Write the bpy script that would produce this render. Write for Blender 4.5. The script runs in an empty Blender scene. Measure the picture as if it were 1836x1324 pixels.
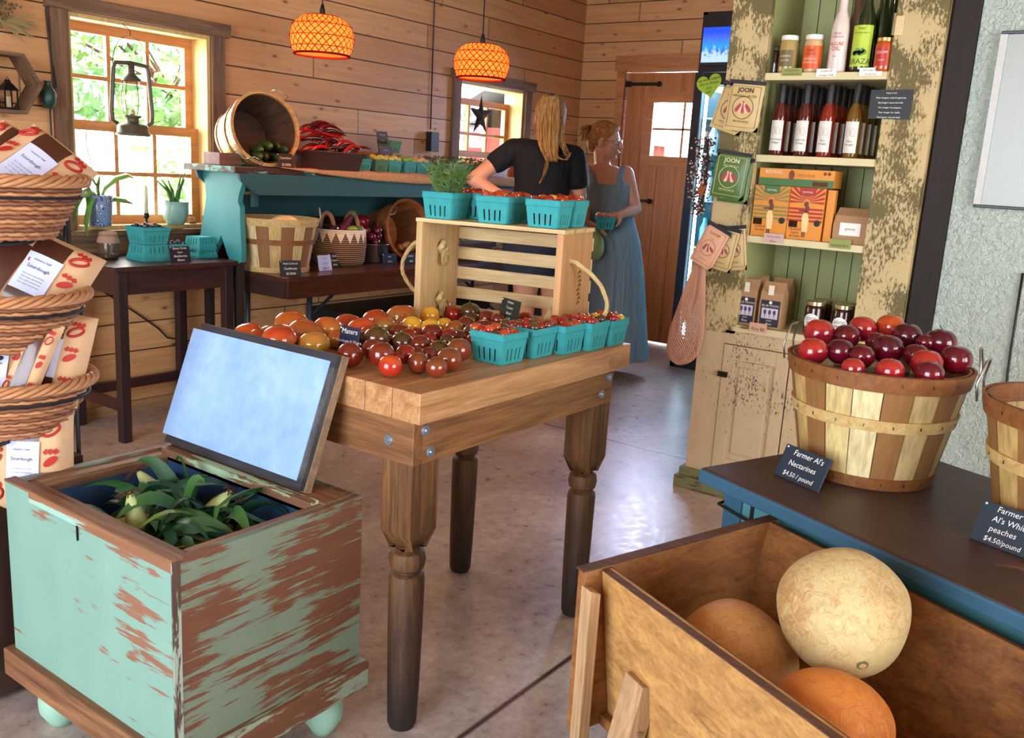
import bpy, math, random
import numpy as np
from mathutils import Vector, Matrix
random.seed(7)
PI = math.pi
sc = bpy.context.scene
col = sc.collection

# ---------------------------------------------------------------- camera
F_PX = 1637.48; PITCH = math.radians(12.389); ROLL = math.radians(3.400); YAW = math.radians(54.444)
CX, CY = 918.0, 662.0
C0 = np.array([0, 0, 1.242])
_W = np.array([[math.cos(YAW), math.sin(YAW), 0], [-math.sin(YAW), math.cos(YAW), 0], [0, 0, 1.0]])
_f = np.array([0, math.cos(PITCH), -math.sin(PITCH)]); _u = np.array([0, math.sin(PITCH), math.cos(PITCH)]); _r = np.array([1.0, 0, 0])
RT = _W @ (math.cos(ROLL) * _r + math.sin(ROLL) * _u)
UP = _W @ (-math.sin(ROLL) * _r + math.cos(ROLL) * _u)
FW = _W @ _f
cam_data = bpy.data.cameras.new('camera'); cam = bpy.data.objects.new('camera', cam_data); col.objects.link(cam)
cam.matrix_world = Matrix(((RT[0], UP[0], -FW[0], C0[0]), (RT[1], UP[1], -FW[1], C0[1]), (RT[2], UP[2], -FW[2], C0[2]), (0, 0, 0, 1)))
cam_data.sensor_width = 36; cam_data.lens = F_PX / 1836 * 36; cam_data.clip_start = .02; cam_data.clip_end = 200
cam_data.shift_x = 0; cam_data.shift_y = 0
sc.camera = cam

# ---------------------------------------------------------------- world, big lights, exposure
sc.view_settings.view_transform = 'Standard'; sc.view_settings.look = 'None'; sc.view_settings.gamma = 1
sc.view_settings.use_curve_mapping = False
sc.view_settings.exposure = EXPOSURE = 0.5
w = bpy.data.worlds.new('sky'); sc.world = w; w.use_nodes = True
bg = w.node_tree.nodes['Background']; bg.inputs[0].default_value = (.86, .93, 1, 1); bg.inputs[1].default_value = 6
def area(name, loc, direction, sx, sy, power, color):
    l = bpy.data.lights.new(name, 'AREA'); l.shape = 'RECTANGLE'; l.size = sx; l.size_y = sy; l.energy = power; l.color = color
    o = bpy.data.objects.new(name, l); col.objects.link(o); o.location = loc
    o.rotation_euler = Vector(direction).to_track_quat('-Z', 'Y').to_euler()
    return o
area('daylight_window', (2.49, 4.35, 1.35), (0, -1, -.15), .9, 1.0, 34, (1, .97, .9))
area('daylight_window', (5.1, 4.35, 1.35), (0, -1, -.15), .8, 1.0, 24, (1, .97, .9))
area('daylight_door_window', (6.6, 3.1, 1.8), (-1, -.22, -.38), .7, .7, 105, (.56, .64, 1))
bd = area('unseen_opening_light', (-2.72, .9, 1.3), (1, .0, -.12), 2.2, 2.8, 30, (.72, .86, 1))
area('unseen_opening_light', (0.5, -3.7, 1.5), (.35, 1, -.1), 2.6, 2.2, 30, (1, .93, .84))  # added fill at an unseen front opening, set to brighten the women
bd.data.spread = math.radians(125)
sun = bpy.data.lights.new('sun', 'SUN'); sun.energy = 11; sun.angle = .01; sun.color = (1, .95, .85)
so = bpy.data.objects.new('sun', sun); col.objects.link(so); so.rotation_euler = (math.radians(48), 0, math.radians(-20))
def bulb_light(loc, power):
    l = bpy.data.lights.new('bulb_light', 'POINT'); l.energy = power; l.color = (1, .42, .14); l.shadow_soft_size = .03
    o = bpy.data.objects.new('bulb_light', l); col.objects.link(o); o.location = loc

# ---------------------------------------------------------------- helpers
def at(px, py, X=None, Y=None, z=None, d=None):
    """the point of the place seen at a pixel of the photograph, on a given plane"""
    r = FW + RT * (px - CX) / F_PX - UP * (py - CY) / F_PX
    if X is not None: t = (X - C0[0]) / r[0]
    elif Y is not None: t = (Y - C0[1]) / r[1]
    elif z is not None: t = (z - C0[2]) / r[2]
    else: t = d
    return Vector(C0 + r * t)
def depth(p): return float((np.array(p) - C0) @ FW)
def V(*a): return Vector(a)
def tag(o, label=None, cat=None, group=None, kind=None):
    if label: o['label'] = label
    if cat: o['category'] = cat
    if group: o['group'] = group
    if kind: o['kind'] = kind
    return o
def thing(name, label, cat, loc=(0, 0, 0), rz=0, group=None):
    o = bpy.data.objects.new(name, None); col.objects.link(o); o.location = loc; o.rotation_euler = (0, 0, rz)
    o.empty_display_size = .05
    return tag(o, label, cat, group)
def root(o):
    while o.parent: o = o.parent
    return o
class MB:
    def __init__(s): s.v = []; s.f = []
    def add(s, vs, fs):
        n = len(s.v); s.v += [tuple(p) for p in vs]; s.f += [tuple(i + n for i in f) for f in fs]; return s
    def box(s, c, size, rot=None, taper=1):
        x, y, z = [q / 2 for q in size]; vs = []
        for sz in (-1, 1):
            k = taper if sz > 0 else 1
            for sx, sy in ((-1, -1), (1, -1), (1, 1), (-1, 1)): vs.append(Vector((sx * x * k, sy * y * k, sz * z)))
        if rot is not None: vs = [rot @ p for p in vs]
        c = Vector(c)
        return s.add([p + c for p in vs], [(0, 3, 2, 1), (4, 5, 6, 7), (0, 1, 5, 4), (1, 2, 6, 5), (2, 3, 7, 6), (3, 0, 4, 7)])
    def box2(s, a, b):
        return s.box([(a[i] + b[i]) / 2 for i in range(3)], [abs(a[i] - b[i]) for i in range(3)])
    def beam(s, a, b, w, h, upv=(0, 0, 1)):
        a = Vector(a); b = Vector(b); t = (b - a).normalized(); sd = t.cross(Vector(upv))
        if sd.length < 1e-4: sd = t.cross(Vector((1, 0, 0)))
        sd.normalize(); u = sd.cross(t)
        vs = [p + sd * (w / 2 * i) + u * (h / 2 * j) for p in (a, b) for i, j in ((-1, -1), (1, -1), (1, 1), (-1, 1))]
        return s.add(vs, [(0, 1, 2, 3), (4, 7, 6, 5), (0, 4, 5, 1), (1, 5, 6, 2), (2, 6, 7, 3), (3, 7, 4, 0)])
    def quad(s, a, b, c, d): return s.add([a, b, c, d], [(0, 1, 2, 3)])
    def poly(s, pts, n, th):
        """extrude a flat polygon along n by th"""
        n = Vector(n) * th; k = len(pts); pts = [Vector(p) for p in pts]
        return s.add(pts + [p + n for p in pts], [tuple(range(k))[::-1], tuple(range(k, 2 * k))] + [(i, (i + 1) % k, (i + 1) % k + k, i + k) for i in range(k)])
    def lathe(s, prof, n=24, c=(0, 0, 0), sx=1, sy=1, a0=0, a1=2 * PI, rot=None, cap=False):
        c = Vector(c); full = abs(a1 - a0 - 2 * PI) < 1e-6; m = n if full else n + 1; vs = []
        for r, z in prof:
            for i in range(m):
                a = a0 + (a1 - a0) * i / n; p = Vector((r * math.cos(a) * sx, r * math.sin(a) * sy, z))
                vs.append((rot @ p if rot is not None else p) + c)
        fs = []
        for j in range(len(prof) - 1):
            for i in range(n):
                i2 = (i + 1) % m
                fs.append((j * m + i, j * m + i2, (j + 1) * m + i2, (j + 1) * m + i))
        if cap and full:
            fs.append(tuple(range(m))[::-1]); fs.append(tuple((len(prof) - 1) * m + i for i in range(m)))
        return s.add(vs, fs)
    def tube(s, pts, r, n=6, closed=False, cap=True):
        pts = [Vector(p) for p in pts]; k = len(pts); rs = r if isinstance(r, (list, tuple)) else [r] * k
        vs = []; prev = None
        for i, p in enumerate(pts):
            if closed: t = pts[(i + 1) % k] - pts[i - 1]
            else: t = pts[min(i + 1, k - 1)] - pts[max(i - 1, 0)]
            t.normalize() if t.length > 1e-9 else None
            if prev is None:
                ref = Vector((0, 0, 1)) if abs(t.z) < .9 else Vector((1, 0, 0)); nrm = t.cross(ref).normalized()
            else:
                nrm = prev - t * prev.dot(t); nrm = nrm.normalized() if nrm.length > 1e-6 else t.cross(Vector((.3, .5, .8))).normalized()
            prev = nrm; b = t.cross(nrm)
            for j in range(n):
                a = 2 * PI * j / n; vs.append(p + (nrm * math.cos(a) + b * math.sin(a)) * rs[i])
        fs = []
        for i in range(k if closed else k - 1):
            i2 = (i + 1) % k
            for j in range(n): fs.append((i * n + j, i * n + (j + 1) % n, i2 * n + (j + 1) % n, i2 * n + j))
        if cap and not closed: fs.append(tuple(range(n))[::-1]); fs.append(tuple((k - 1) * n + j for j in range(n)))
        return s.add(vs, fs)
    def ball(s, c, r, n=12, m=8, rot=None, fn=None):
        """ellipsoid; r may be a triple; fn(unit vector)->radius factor"""
        if not isinstance(r, (list, tuple)): r = (r, r, r)
        c = Vector(c); vs = []; 
        def pt(u):
            k = fn(u) if fn else 1
            p = Vector((u.x * r[0] * k, u.y * r[1] * k, u.z * r[2] * k)); return (rot @ p if rot is not None else p) + c
        vs.append(pt(Vector((0, 0, -1))))
        for j in range(1, m):
            a = -PI / 2 + PI * j / m
            for i in range(n): b = 2 * PI * i / n; vs.append(pt(Vector((math.cos(a) * math.cos(b), math.cos(a) * math.sin(b), math.sin(a)))))
        vs.append(pt(Vector((0, 0, 1)))); fs = []
        for i in range(n): fs.append((0, 1 + (i + 1) % n, 1 + i))
        for j in range(m - 2):
            for i in range(n): a = 1 + j * n; fs.append((a + i, a + (i + 1) % n, a + n + (i + 1) % n, a + n + i))
        a = 1 + (m - 2) * n
        for i in range(n): fs.append((a + i, a + (i + 1) % n, a + n))
        return s.add(vs, fs)
    def ribbon(s, pts, ws, side, fold=0.0):
        """leaf: strip along pts, widths ws, with a folded middle"""
        pts = [Vector(p) for p in pts]; side = Vector(side); vs = []; k = len(pts)
        for i, p in enumerate(pts):
            t = (pts[min(i + 1, k - 1)] - pts[max(i - 1, 0)]).normalized(); sd = (side - t * side.dot(t)); sd = sd.normalized() if sd.length > 1e-5 else t.orthogonal().normalized()
            nn = sd.cross(t); w_ = ws[i]
            vs += [p - sd * w_ + nn * w_ * fold, p, p + sd * w_ + nn * w_ * fold]
        fs = []
        for i in range(k - 1):
            a = 3 * i; fs += [(a, a + 1, a + 4, a + 3), (a + 1, a + 2, a + 5, a + 4)]
        return s.add(vs, fs)
    def out(s, name, mat, parent=None, world=False, smooth=False, bevel=0, solid=0, sub=0, offset=-1):
        me = bpy.data.meshes.new(name); vs = s.v
        if world and parent is not None:
            rt = root(parent); M = (Matrix.Translation(rt.location) @ Matrix.Rotation(rt.rotation_euler.z, 4, 'Z')).inverted()
            vs = [tuple(M @ Vector(p)) for p in vs]
        me.from_pydata([tuple(p) for p in vs], [], s.f)
        if smooth: me.polygons.foreach_set('use_smooth', [True] * len(me.polygons))
        if mat: me.materials.append(mat)
        me.update(); o = bpy.data.objects.new(name, me); col.objects.link(o)
        if parent is not None: o.parent = parent
        if solid: m = o.modifiers.new('solid', 'SOLIDIFY'); m.thickness = solid; m.offset = offset
        if bevel: m = o.modifiers.new('bevel', 'BEVEL'); m.width = bevel; m.segments = 2; m.limit_method = 'ANGLE'; m.angle_limit = .7
        if sub: m = o.modifiers.new('sub', 'SUBSURF'); m.levels = sub; m.render_levels = sub
        return o
def single(name, mb, mat, label, cat, group=None, **k):
    """a thing that is one mesh; its origin is moved to the middle of its base"""
    v = np.array([tuple(p) for p in mb.v]); lo = v.min(0); hi = v.max(0); o0 = Vector(((lo[0] + hi[0]) / 2, (lo[1] + hi[1]) / 2, lo[2]))
    mb.v = [tuple(Vector(p) - o0) for p in mb.v]; o = mb.out(name, mat, **k); o.location = o0
    return tag(o, label, cat, group)
def boxes(name, bs, mat, parent, bevel=0):
    for a, b in bs: MB().box2(a, b).out(name, mat, parent, world=True, bevel=bevel)
def struct(name, mb, mat, **k): return tag(mb.out(name, mat, **k), kind='structure')
def copy_tree(o, parent=None):
    c = o.copy(); col.objects.link(c); c.parent = parent
    for ch in list(o.children): copy_tree(ch, c)
    return c
def arc(a, b, n, f): return [f(a + (b - a) * i / n) for i in range(n + 1)]
_fontmesh = {}
def lettering(text, size, mat, parent, origin, right, up, name='lettering', world=True, shear=0, bold=0, bend=0, align='CENTER', spacing=1, line=1):
    """writing laid on a surface: origin = middle of the first line's baseline"""
    cu = bpy.data.curves.new('t', 'FONT'); cu.body = text; cu.size = size; cu.align_x = align; cu.shear = shear; cu.offset = bold; cu.resolution_u = 2
    cu.space_character = spacing; cu.space_line = line
    t = bpy.data.objects.new('t', cu); me = bpy.data.meshes.new_from_object(t)
    r = Vector(right).normalized(); u = Vector(up).normalized(); n = r.cross(u); o = Vector(origin); mb = MB()
    vs = []
    for q in me.vertices:
        x, y = q.co.x, q.co.y
        if bend: vs.append(o + r * (bend * math.sin(x / bend)) + n * (bend * (math.cos(x / bend) - 1)) + u * y)
        else: vs.append(o + r * x + u * y)
    mb.add(vs, [tuple(p.vertices) for p in me.polygons])
    bpy.data.objects.remove(t); bpy.data.curves.remove(cu); bpy.data.meshes.remove(me)
    return mb.out(name, mat, parent, world=world)

# ---------------------------------------------------------------- materials
class NT:
    def __init__(s, name):
        s.m = bpy.data.materials.new(name); s.m.use_nodes = True; s.t = s.m.node_tree; s.b = s.t.nodes['Principled BSDF']
        s.out = s.t.nodes['Material Output']; s.tc = s.t.nodes.new('ShaderNodeTexCoord')
    def n(s, typ, **k):
        nd = s.t.nodes.new('ShaderNode' + typ)
        for a, b in k.items(): setattr(nd, a, b)
        return nd
    def l(s, a, b): s.t.links.new(a, b)
    def put(s, sock, v):
        if hasattr(v, 'links') or hasattr(v, 'is_linked'): s.l(v, sock)
        elif isinstance(v, (tuple, list)) and len(v) == 3 and sock.type == 'RGBA': sock.default_value = (*v, 1)
        else: sock.default_value = v
    def math(s, op, a, b=0, c=None):
        nd = s.n('Math', operation=op); s.put(nd.inputs[0], a); s.put(nd.inputs[1], b)
        if c is not None: s.put(nd.inputs[2], c)
        return nd.outputs[0]
    def mix(s, f, a, b, blend='MIX'):
        nd = s.n('Mix', data_type='RGBA', blend_type=blend); s.put(nd.inputs[0], f); s.put(nd.inputs[6], a); s.put(nd.inputs[7], b); return nd.outputs[2]
    def ramp(s, f, stops, interp='LINEAR'):
        nd = s.n('ValToRGB'); nd.color_ramp.interpolation = interp; e = nd.color_ramp.elements
        while len(e) < len(stops): e.new(.5)
        for q, (p, c) in zip(e, stops): q.position = p; q.color = (*c, 1) if isinstance(c, (tuple, list)) else (c, c, c, 1)
        s.l(f, nd.inputs[0]); return nd.outputs[0]
    def vec(s, scale=(1, 1, 1), loc=(0, 0, 0), src='Object'):
        nd = s.n('Mapping'); s.l(s.tc.outputs[src], nd.inputs[0]); nd.inputs[3].default_value = scale; nd.inputs[1].default_value = loc; return nd.outputs[0]
    def noise(s, v, scale, detail=3, rough=.5, dist=0):
        nd = s.n('TexNoise'); s.l(v, nd.inputs['Vector']); nd.inputs['Scale'].default_value = scale; nd.inputs['Detail'].default_value = detail
        nd.inputs['Roughness'].default_value = rough; nd.inputs['Distortion'].default_value = dist; return nd.outputs[0]
    def voro(s, v, scale, feat='F1', out='Distance'):
        nd = s.n('TexVoronoi', feature=feat); s.l(v, nd.inputs['Vector']); nd.inputs['Scale'].default_value = scale; return nd.outputs[out]
    def bump(s, h, strength=.3, dist=.002):
        nd = s.n('Bump'); s.l(h, nd.inputs['Height']); nd.inputs['Strength'].default_value = strength; nd.inputs['Distance'].default_value = dist
        s.l(nd.outputs[0], s.b.inputs['Normal'])
    def sep(s, v): nd = s.n('SeparateXYZ'); s.l(v, nd.inputs[0]); return nd.outputs
    def set(s, color=None, rough=.6, metal=0, spec=None, **k):
        if color is not None: s.put(s.b.inputs['Base Color'], color)
        s.put(s.b.inputs['Roughness'], rough); s.b.inputs['Metallic'].default_value = metal
        if spec is not None: s.b.inputs['Specular IOR Level'].default_value = spec
        for a, b in k.items(): s.put(s.b.inputs[a.replace('_', ' ')], b)
        return s.m
def hexc(h):
    c = [int(h[i:i + 2], 16) / 255 for i in (0, 2, 4)]; return tuple(x / 12.92 if x <= .04045 else ((x + .055) / 1.055) ** 2.4 for x in c)
_pc = {}
def plain(color, rough=.6, metal=0, var=.12, ns=30, bump=0, **k):
    c = hexc(color) if isinstance(color, str) else color; key = (c, rough, metal, var, ns, bump, tuple(k.items()))
    if key in _pc: return _pc[key]
    t = NT('material'); f = t.noise(t.vec(), ns, 3)
    if bump: t.bump(f, bump, .003)
    m = t.set(t.mix(f, tuple(x * (1 - var) for x in c), tuple(min(1, x * (1 + var)) for x in c)), rough, metal, **k); _pc[key] = m; return m
def glow(color, strength):
    t = NT('glow'); c = hexc(color) if isinstance(color, str) else color
    return t.set(c, .5, Emission_Color=(*c, 1), Emission_Strength=strength)
def wood(dark, light, axis='X', k=1, rough=.55, bump=.25, knots=0, foot=None):
    dark, light = hexc(dark), hexc(light); t = NT('wood'); i = 'XYZ'.index(axis)
    sc_ = [14 * k] * 3; sc_[i] = 1.1 * k; v = t.vec(tuple(sc_)); g = t.noise(v, 2.2, 6, .62, .6)
    sf = [60 * k] * 3; sf[i] = 2 * k; fine = t.noise(t.vec(tuple(sf)), 3, 3, .6)
    f = t.mix(.35, g, fine); c = t.ramp(f, [(.32, dark), (.5, tuple((a + b) / 2 for a, b in zip(dark, light))), (.66, light)])
    if knots:
        sk = [7 * k] * 3; sk[i] = 4 * k; d = t.voro(t.vec(tuple(sk)), 1); c = t.mix(t.ramp(d, [(.0, 1.0), (.07, .9), (.1, 0.)]), c, tuple(x * .35 for x in dark))
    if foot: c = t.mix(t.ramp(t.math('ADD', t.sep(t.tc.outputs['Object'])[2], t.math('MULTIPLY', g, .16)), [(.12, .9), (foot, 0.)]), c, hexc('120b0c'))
    t.bump(fine, bump, .0015)
    return t.set(c, rough)
def painted(paint, under, axis='Z', amt=.5, k=1, fine=14, rough=.6, under2=None, paint2=None, st=.16, wb=.38, bs=1.6):
    """old paint worn through to the wood along the grain"""
    p, u = hexc(paint), hexc(under); p2 = hexc(paint2) if paint2 else tuple(x * 1.2 for x in p); u2 = hexc(under2) if under2 else tuple(x * .55 for x in u)
    t = NT('worn paint'); i = 'XYZ'.index(axis); s1 = [fine * k] * 3; s1[i] = fine * k * st
    a = t.noise(t.vec(tuple(s1)), 2, 6, .7, .3); b = t.noise(t.vec((1.7 * k,) * 3), bs, 3)
    f = t.math('ADD', t.math('MULTIPLY', a, 1 - wb), t.math('MULTIPLY', b, wb)); mask = t.ramp(f, [(amt - .012, 0.), (amt + .012, 1.)])
    wv = t.noise(t.vec(tuple(x * 1.7 for x in s1)), 3, 4)
    c = t.mix(mask, t.mix(wv, u2, u), t.mix(t.noise(t.vec(), 9 * k, 4), p, p2))
    t.bump(t.math('ADD', wv, t.math('MULTIPLY', mask, .6)), .35, .0015)
    return t.set(c, rough)
def siding(name, axis):
    t = NT(name); x, y, z = t.sep(t.tc.outputs['Object']); h = {'X': x, 'Y': y}[axis]
    zz = t.math('DIVIDE', t.math('SUBTRACT', z, .0165), .1365); row = t.math('FLOOR', zz); fr = t.math('SUBTRACT', zz, row)
    wn = t.n('TexWhiteNoise', noise_dimensions='1D'); t.l(row, wn.inputs['W']); rnd = wn.outputs[0]
    hs = t.math('ADD', h, t.math('MULTIPLY', rnd, 2.7)); hj = t.math('DIVIDE', hs, 1.9); hf = t.math('FRACT', hj)
    hid = t.math('FLOOR', hj); wn2 = t.n('TexWhiteNoise', noise_dimensions='2D'); cb = t.n('CombineXYZ'); t.l(row, cb.inputs[0]); t.l(hid, cb.inputs[1]); t.l(cb.outputs[0], wn2.inputs['Vector'])
    edge = t.math('MINIMUM', fr, t.math('SUBTRACT', 1.0, fr)); groove = t.ramp(edge, [(.0, 1.0), (.014, 1.0), (.028, 0.)])
    je = t.math('MINIMUM', hf, t.math('SUBTRACT', 1.0, hf)); joint = t.ramp(je, [(0, .8), (.0008, .8), (.0014, 0.)]); line = t.math('MAXIMUM', groove, joint)
    cv = t.n('CombineXYZ'); t.l(t.math('ADD', hs, t.math('MULTIPLY', row, 7.3)), cv.inputs[0]); t.l(z, cv.inputs[1]); t.l(row, cv.inputs[2])
    def mp(sx, sz): nd = t.n('Mapping'); t.l(cv.outputs[0], nd.inputs[0]); nd.inputs[3].default_value = (sx, sz, 1); return nd.outputs[0]
    dk = t.voro(mp(3.2, 7.5), 1.9); ring = t.ramp(dk, [(.0, 0.), (.2, 1.)])
    g = t.n('TexNoise'); t.l(mp(1.2, 22), g.inputs['Vector']); g.inputs['Scale'].default_value = 1.6; g.inputs['Detail'].default_value = 6; g.inputs['Distortion'].default_value = 1.2
    tone = t.mix(wn2.outputs[0], hexc('c68e5c'), hexc('deaa74')); c = t.mix(t.ramp(g.outputs[0], [(.38, .0), (.66, .38)]), tone, hexc('a8703f'))
    c = t.mix(t.ramp(dk, [(0, .95), (.065, .8), (.10, 0.)]), c, hexc('4a2812')); c = t.mix(t.ramp(dk, [(.10, .4), (.22, 0.)]), c, hexc('8a5a30'))
    c = t.mix(line, c, hexc('2c1408')); t.bump(t.math('SUBTRACT', 1.0, line), .5, .004)
    return t.set(c, .5)
def stave_mat(cols, n, rough=.6, alt=None):
    """wooden staves of different tones round the local z axis"""
    t = NT('staves'); x, y, z = t.sep(t.tc.outputs['Object']); a = t.math('MULTIPLY', t.math('ADD', t.math('ARCTAN2', y, x), PI), n / (2 * PI)); fl = t.math('FLOOR', a); fr = t.math('SUBTRACT', a, fl)
    wn = t.n('TexWhiteNoise', noise_dimensions='1D'); t.l(fl, wn.inputs['W'])
    k = len(cols); c = t.ramp(wn.outputs[0], [(i / k, hexc(q)) for i, q in enumerate(cols)], 'CONSTANT')
    if alt: c = t.mix(t.math('PINGPONG', fl, 1.0), c, hexc(alt))
    gr = t.noise(t.vec((50, 50, 3)), 2, 4); c = t.mix(t.ramp(gr, [(.35, .45), (.6, 0.)]), c, hexc('7a5a34'))
    e = t.math('MINIMUM', fr, t.math('SUBTRACT', 1.0, fr)); c = t.mix(t.ramp(e, [(0, .85), (.03, 0.)]), c, hexc('3c2612'))
    t.bump(gr, .2, .001); return t.set(c, rough)
M = {}
M['siding_x'] = siding('pine siding', 'X'); M['siding_y'] = siding('pine siding', 'Y')
M['trim'] = wood('3f2a1c', '8a6648', 'X', 1.2, .7); M['trimz'] = wood('3f2a1c', '8a6648', 'Z', 1.2, .7)
M['jamb'] = wood('b08a4c', 'd9bd7c', 'Z', 1, .5); M['sash'] = wood('a8693a', 'cf935a', 'X', 1, .5)
M['black'] = plain('17161a', .5); M['iron'] = plain('1d1a1a', .45, .6); M['steel'] = plain('a9a7a2', .3, .9); M['darksteel'] = plain('4a4d55', .4, .7)
M['chalk'] = plain('1c2127', .55, var=.25, ns=14); M['white'] = plain('e9e6df', .55); M['ink'] = plain('17171a', .6)
M['chalktext'] = plain('f2f2ee', .8)
M['paper'] = plain('ded6c2', .7); M['kraft'] = plain('a5805a', .75, bump=.2); M['cream'] = plain('d8b98f', .7, bump=.15)
def teal_mat():
    t = NT('moulded pulp'); n1 = t.noise(t.vec(), 140, 4, .7); n2 = t.noise(t.vec(), 26, 2); t.bump(n1, .5, .0015)
    return t.set(t.mix(t.mix(.5, n1, n2), hexc('1c7f86'), hexc('42b0b2')), .85)
M['pulp'] = teal_mat()
M['glass'] = None
def glassm(name, color=(1, 1, 1), rough=.0, ior=1.45):
    t = NT(name); return t.set(color, rough, Transmission_Weight=1.0, IOR=ior)
M['glass'] = glassm('glass'); 
def pane_mat():
    t = NT('window glass'); tr = t.n('BsdfTransparent'); gl = t.n('BsdfGlossy'); gl.inputs['Roughness'].default_value = .02; mx = t.n('MixShader'); mx.inputs[0].default_value = .06
    t.l(tr.outputs[0], mx.inputs[1]); t.l(gl.outputs[0], mx.inputs[2]); t.l(mx.outputs[0], t.out.inputs[0]); return t.m
M['pane'] = pane_mat()
# ---------------------------------------------------------------- the room
YA, XB, XC = 3.93, 6.186, 3.42
def floor_mat():
    t = NT('polished concrete'); x, y, z = t.sep(t.tc.outputs['Object']); v = t.vec()
    a = t.noise(v, 1.3, 5, .6, .4); b = t.noise(v, 22, 5, .75); cr = t.voro(t.vec(), 1.1, 'DISTANCE_TO_EDGE')
    c = t.ramp(t.mix(.45, a, b), [(.34, hexc('7c6c66')), (.5, hexc('aa9a92')), (.62, hexc('cbbfb8'))])
    c = t.mix(t.ramp(t.math('ADD', cr, t.math('MULTIPLY', a, .0)), [(0, .18), (.004, 0.)]), c, hexc('54413a'))
    j = t.math('MINIMUM', t.math('ABSOLUTE', t.math('SUBTRACT', x, 3.70)), t.math('ABSOLUTE', t.math('SUBTRACT', y, 1.105)))
    c = t.mix(t.ramp(j, [(0, 1.0), (.006, 1.0), (.009, 0.)]), c, hexc('4a2f28'))
    t.bump(t.math('ADD', b, t.ramp(j, [(0, 0.), (.008, 1.0)])), .25, .002)
    return t.set(c, t.ramp(b, [(.3, .24), (.7, .42)]), spec=.6)
struct('floor', MB().box2((-2.7, -3.7, -.05), (XB + .1, YA + .2, 0)), floor_mat())
struct('ceiling', MB().box2((-2.7, -3.7, 3.0), (XB + .1, YA + .2, 3.06)), wood('7a5636', 'b58a5c', 'X', 1))
W1 = (2.14, 2.845, .865, 1.775); W2 = (4.73, 5.45, .865, 1.775)
mb = MB(); y0, y1 = YA, YA + .17
xs = [(-2.7, W1[0]), (W1[1], W2[0]), (W2[1], XB + .1)]
for a, b in xs: mb.box2((a, y0, 0), (b, y1, 3.0))
for w_ in (W1, W2): mb.box2((w_[0], y0, 0), (w_[1], y1, w_[2])); mb.box2((w_[0], y0, w_[3]), (w_[1], y1, 3.0))
struct('wall_back', mb, M['siding_x'])
struct('baseboard_back', MB().box2((-2.6, YA - .018, 0), (XB, YA, .05)), wood('8a6644', 'b8936a', 'X'))
DY0, DY1, DZ = 2.62, 3.54, 1.985; GY0, GY1, GZ0, GZ1 = 2.81, 3.29, 1.39, 1.77
mb = MB()
mb.box2((XB, -3.7, 0), (XB + .15, DY0, 3.0)); mb.box2((XB, DY1, 0), (XB + .15, YA, 3.0)); mb.box2((XB, DY0, DZ), (XB + .15, DY1, 3.0))
struct('wall_right', mb, M['siding_y'])
# wall behind the camera side, with its wide barn-door opening, and the fourth side
mb = MB(); mb.box2((-2.75, -3.7, 0), (-2.6, -.6, 3)); mb.box2((-2.75, -.6, 2.5), (-2.6, 2.4, 3)); mb.box2((-2.75, 2.4, 0), (-2.6, YA, 3))
struct('wall_left', mb, M['siding_y'])
mb = MB(); mb.box2((-2.6, -3.75, 0), (-.9, -3.6, 3)); mb.box2((-.9, -3.75, 2.7), (2.0, -3.6, 3)); mb.box2((2.0, -3.75, 0), (XB, -3.6, 3))
struct('wall_front', mb, M['siding_x'])
def stucco():
    t = NT('textured wall paint'); v = t.vec(); n1 = t.noise(v, 75, 3, .55, .8); n2 = t.noise(v, 30, 3, .5); t.bump(t.math('ADD', n1, n2), 1.0, .012)
    return t.set(t.mix(n2, hexc('a6b3a8'), hexc('bac6bb')), .5)
struct('wall_side', MB().box2((XC, -3.6, 0), (XC + .14, .655, 3.0)), stucco())
struct('trim_1', MB().box2((XC - .03, .657, 0), (XC + .2, .735, 3.0)), wood('0e0705', '22130d', 'Z', 1, .7))
# door with its window
mb = MB()
for i in range(6):
    a = DY0 + .005 + i * (DY1 - DY0 - .01) / 6; b = a + (DY1 - DY0 - .01) / 6 - .002
    for z0, z1 in ((.012, GZ0 - .03), (GZ1 + .03, DZ - .004)): mb.box2((XB + .02, a, z0), (XB + .06, b, z1))
    if b < GY0 or a > GY1 - .001: mb.box2((XB + .02, a, GZ0 - .03), (XB + .06, b, GZ1 + .03))
    elif a < GY0: mb.box2((XB + .02, a, GZ0 - .03), (XB + .06, GY0, GZ1 + .03))
    elif b > GY1: mb.box2((XB + .02, GY1, GZ0 - .03), (XB + .06, b, GZ1 + .03))
door = tag(thing('door_1', None, None, (XB, 3.08, 0)), kind='structure')
mb.out('door_boards', wood('955527', 'c98045', 'Z', 1, .5), door, world=True, bevel=.002)
mb = MB()
for y in (GY0 - .035, GY1 + .035): mb.box2((XB + .0, y - .035, GZ0 - .07), (XB + .03, y + .035, GZ1 + .07))
for z in (GZ0 - .035, GZ1 + .035): mb.box2((XB + .001, GY0, z - .035), (XB + .03, GY1, z + .035))
mb.box2((XB + .02, 3.042, GZ0), (XB + .04, 3.058, GZ1)); mb.box2((XB + .02, GY0, 1.577), (XB + .04, GY1, 1.592))
mb.out('window_frame', wood('955527', 'c98045', 'Y', 1, .5), door, world=True)
MB().box2((XB + .035, GY0, GZ0), (XB + .039, GY1, GZ1)).out('glass_pane', M['pane'], door, world=True)
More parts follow.
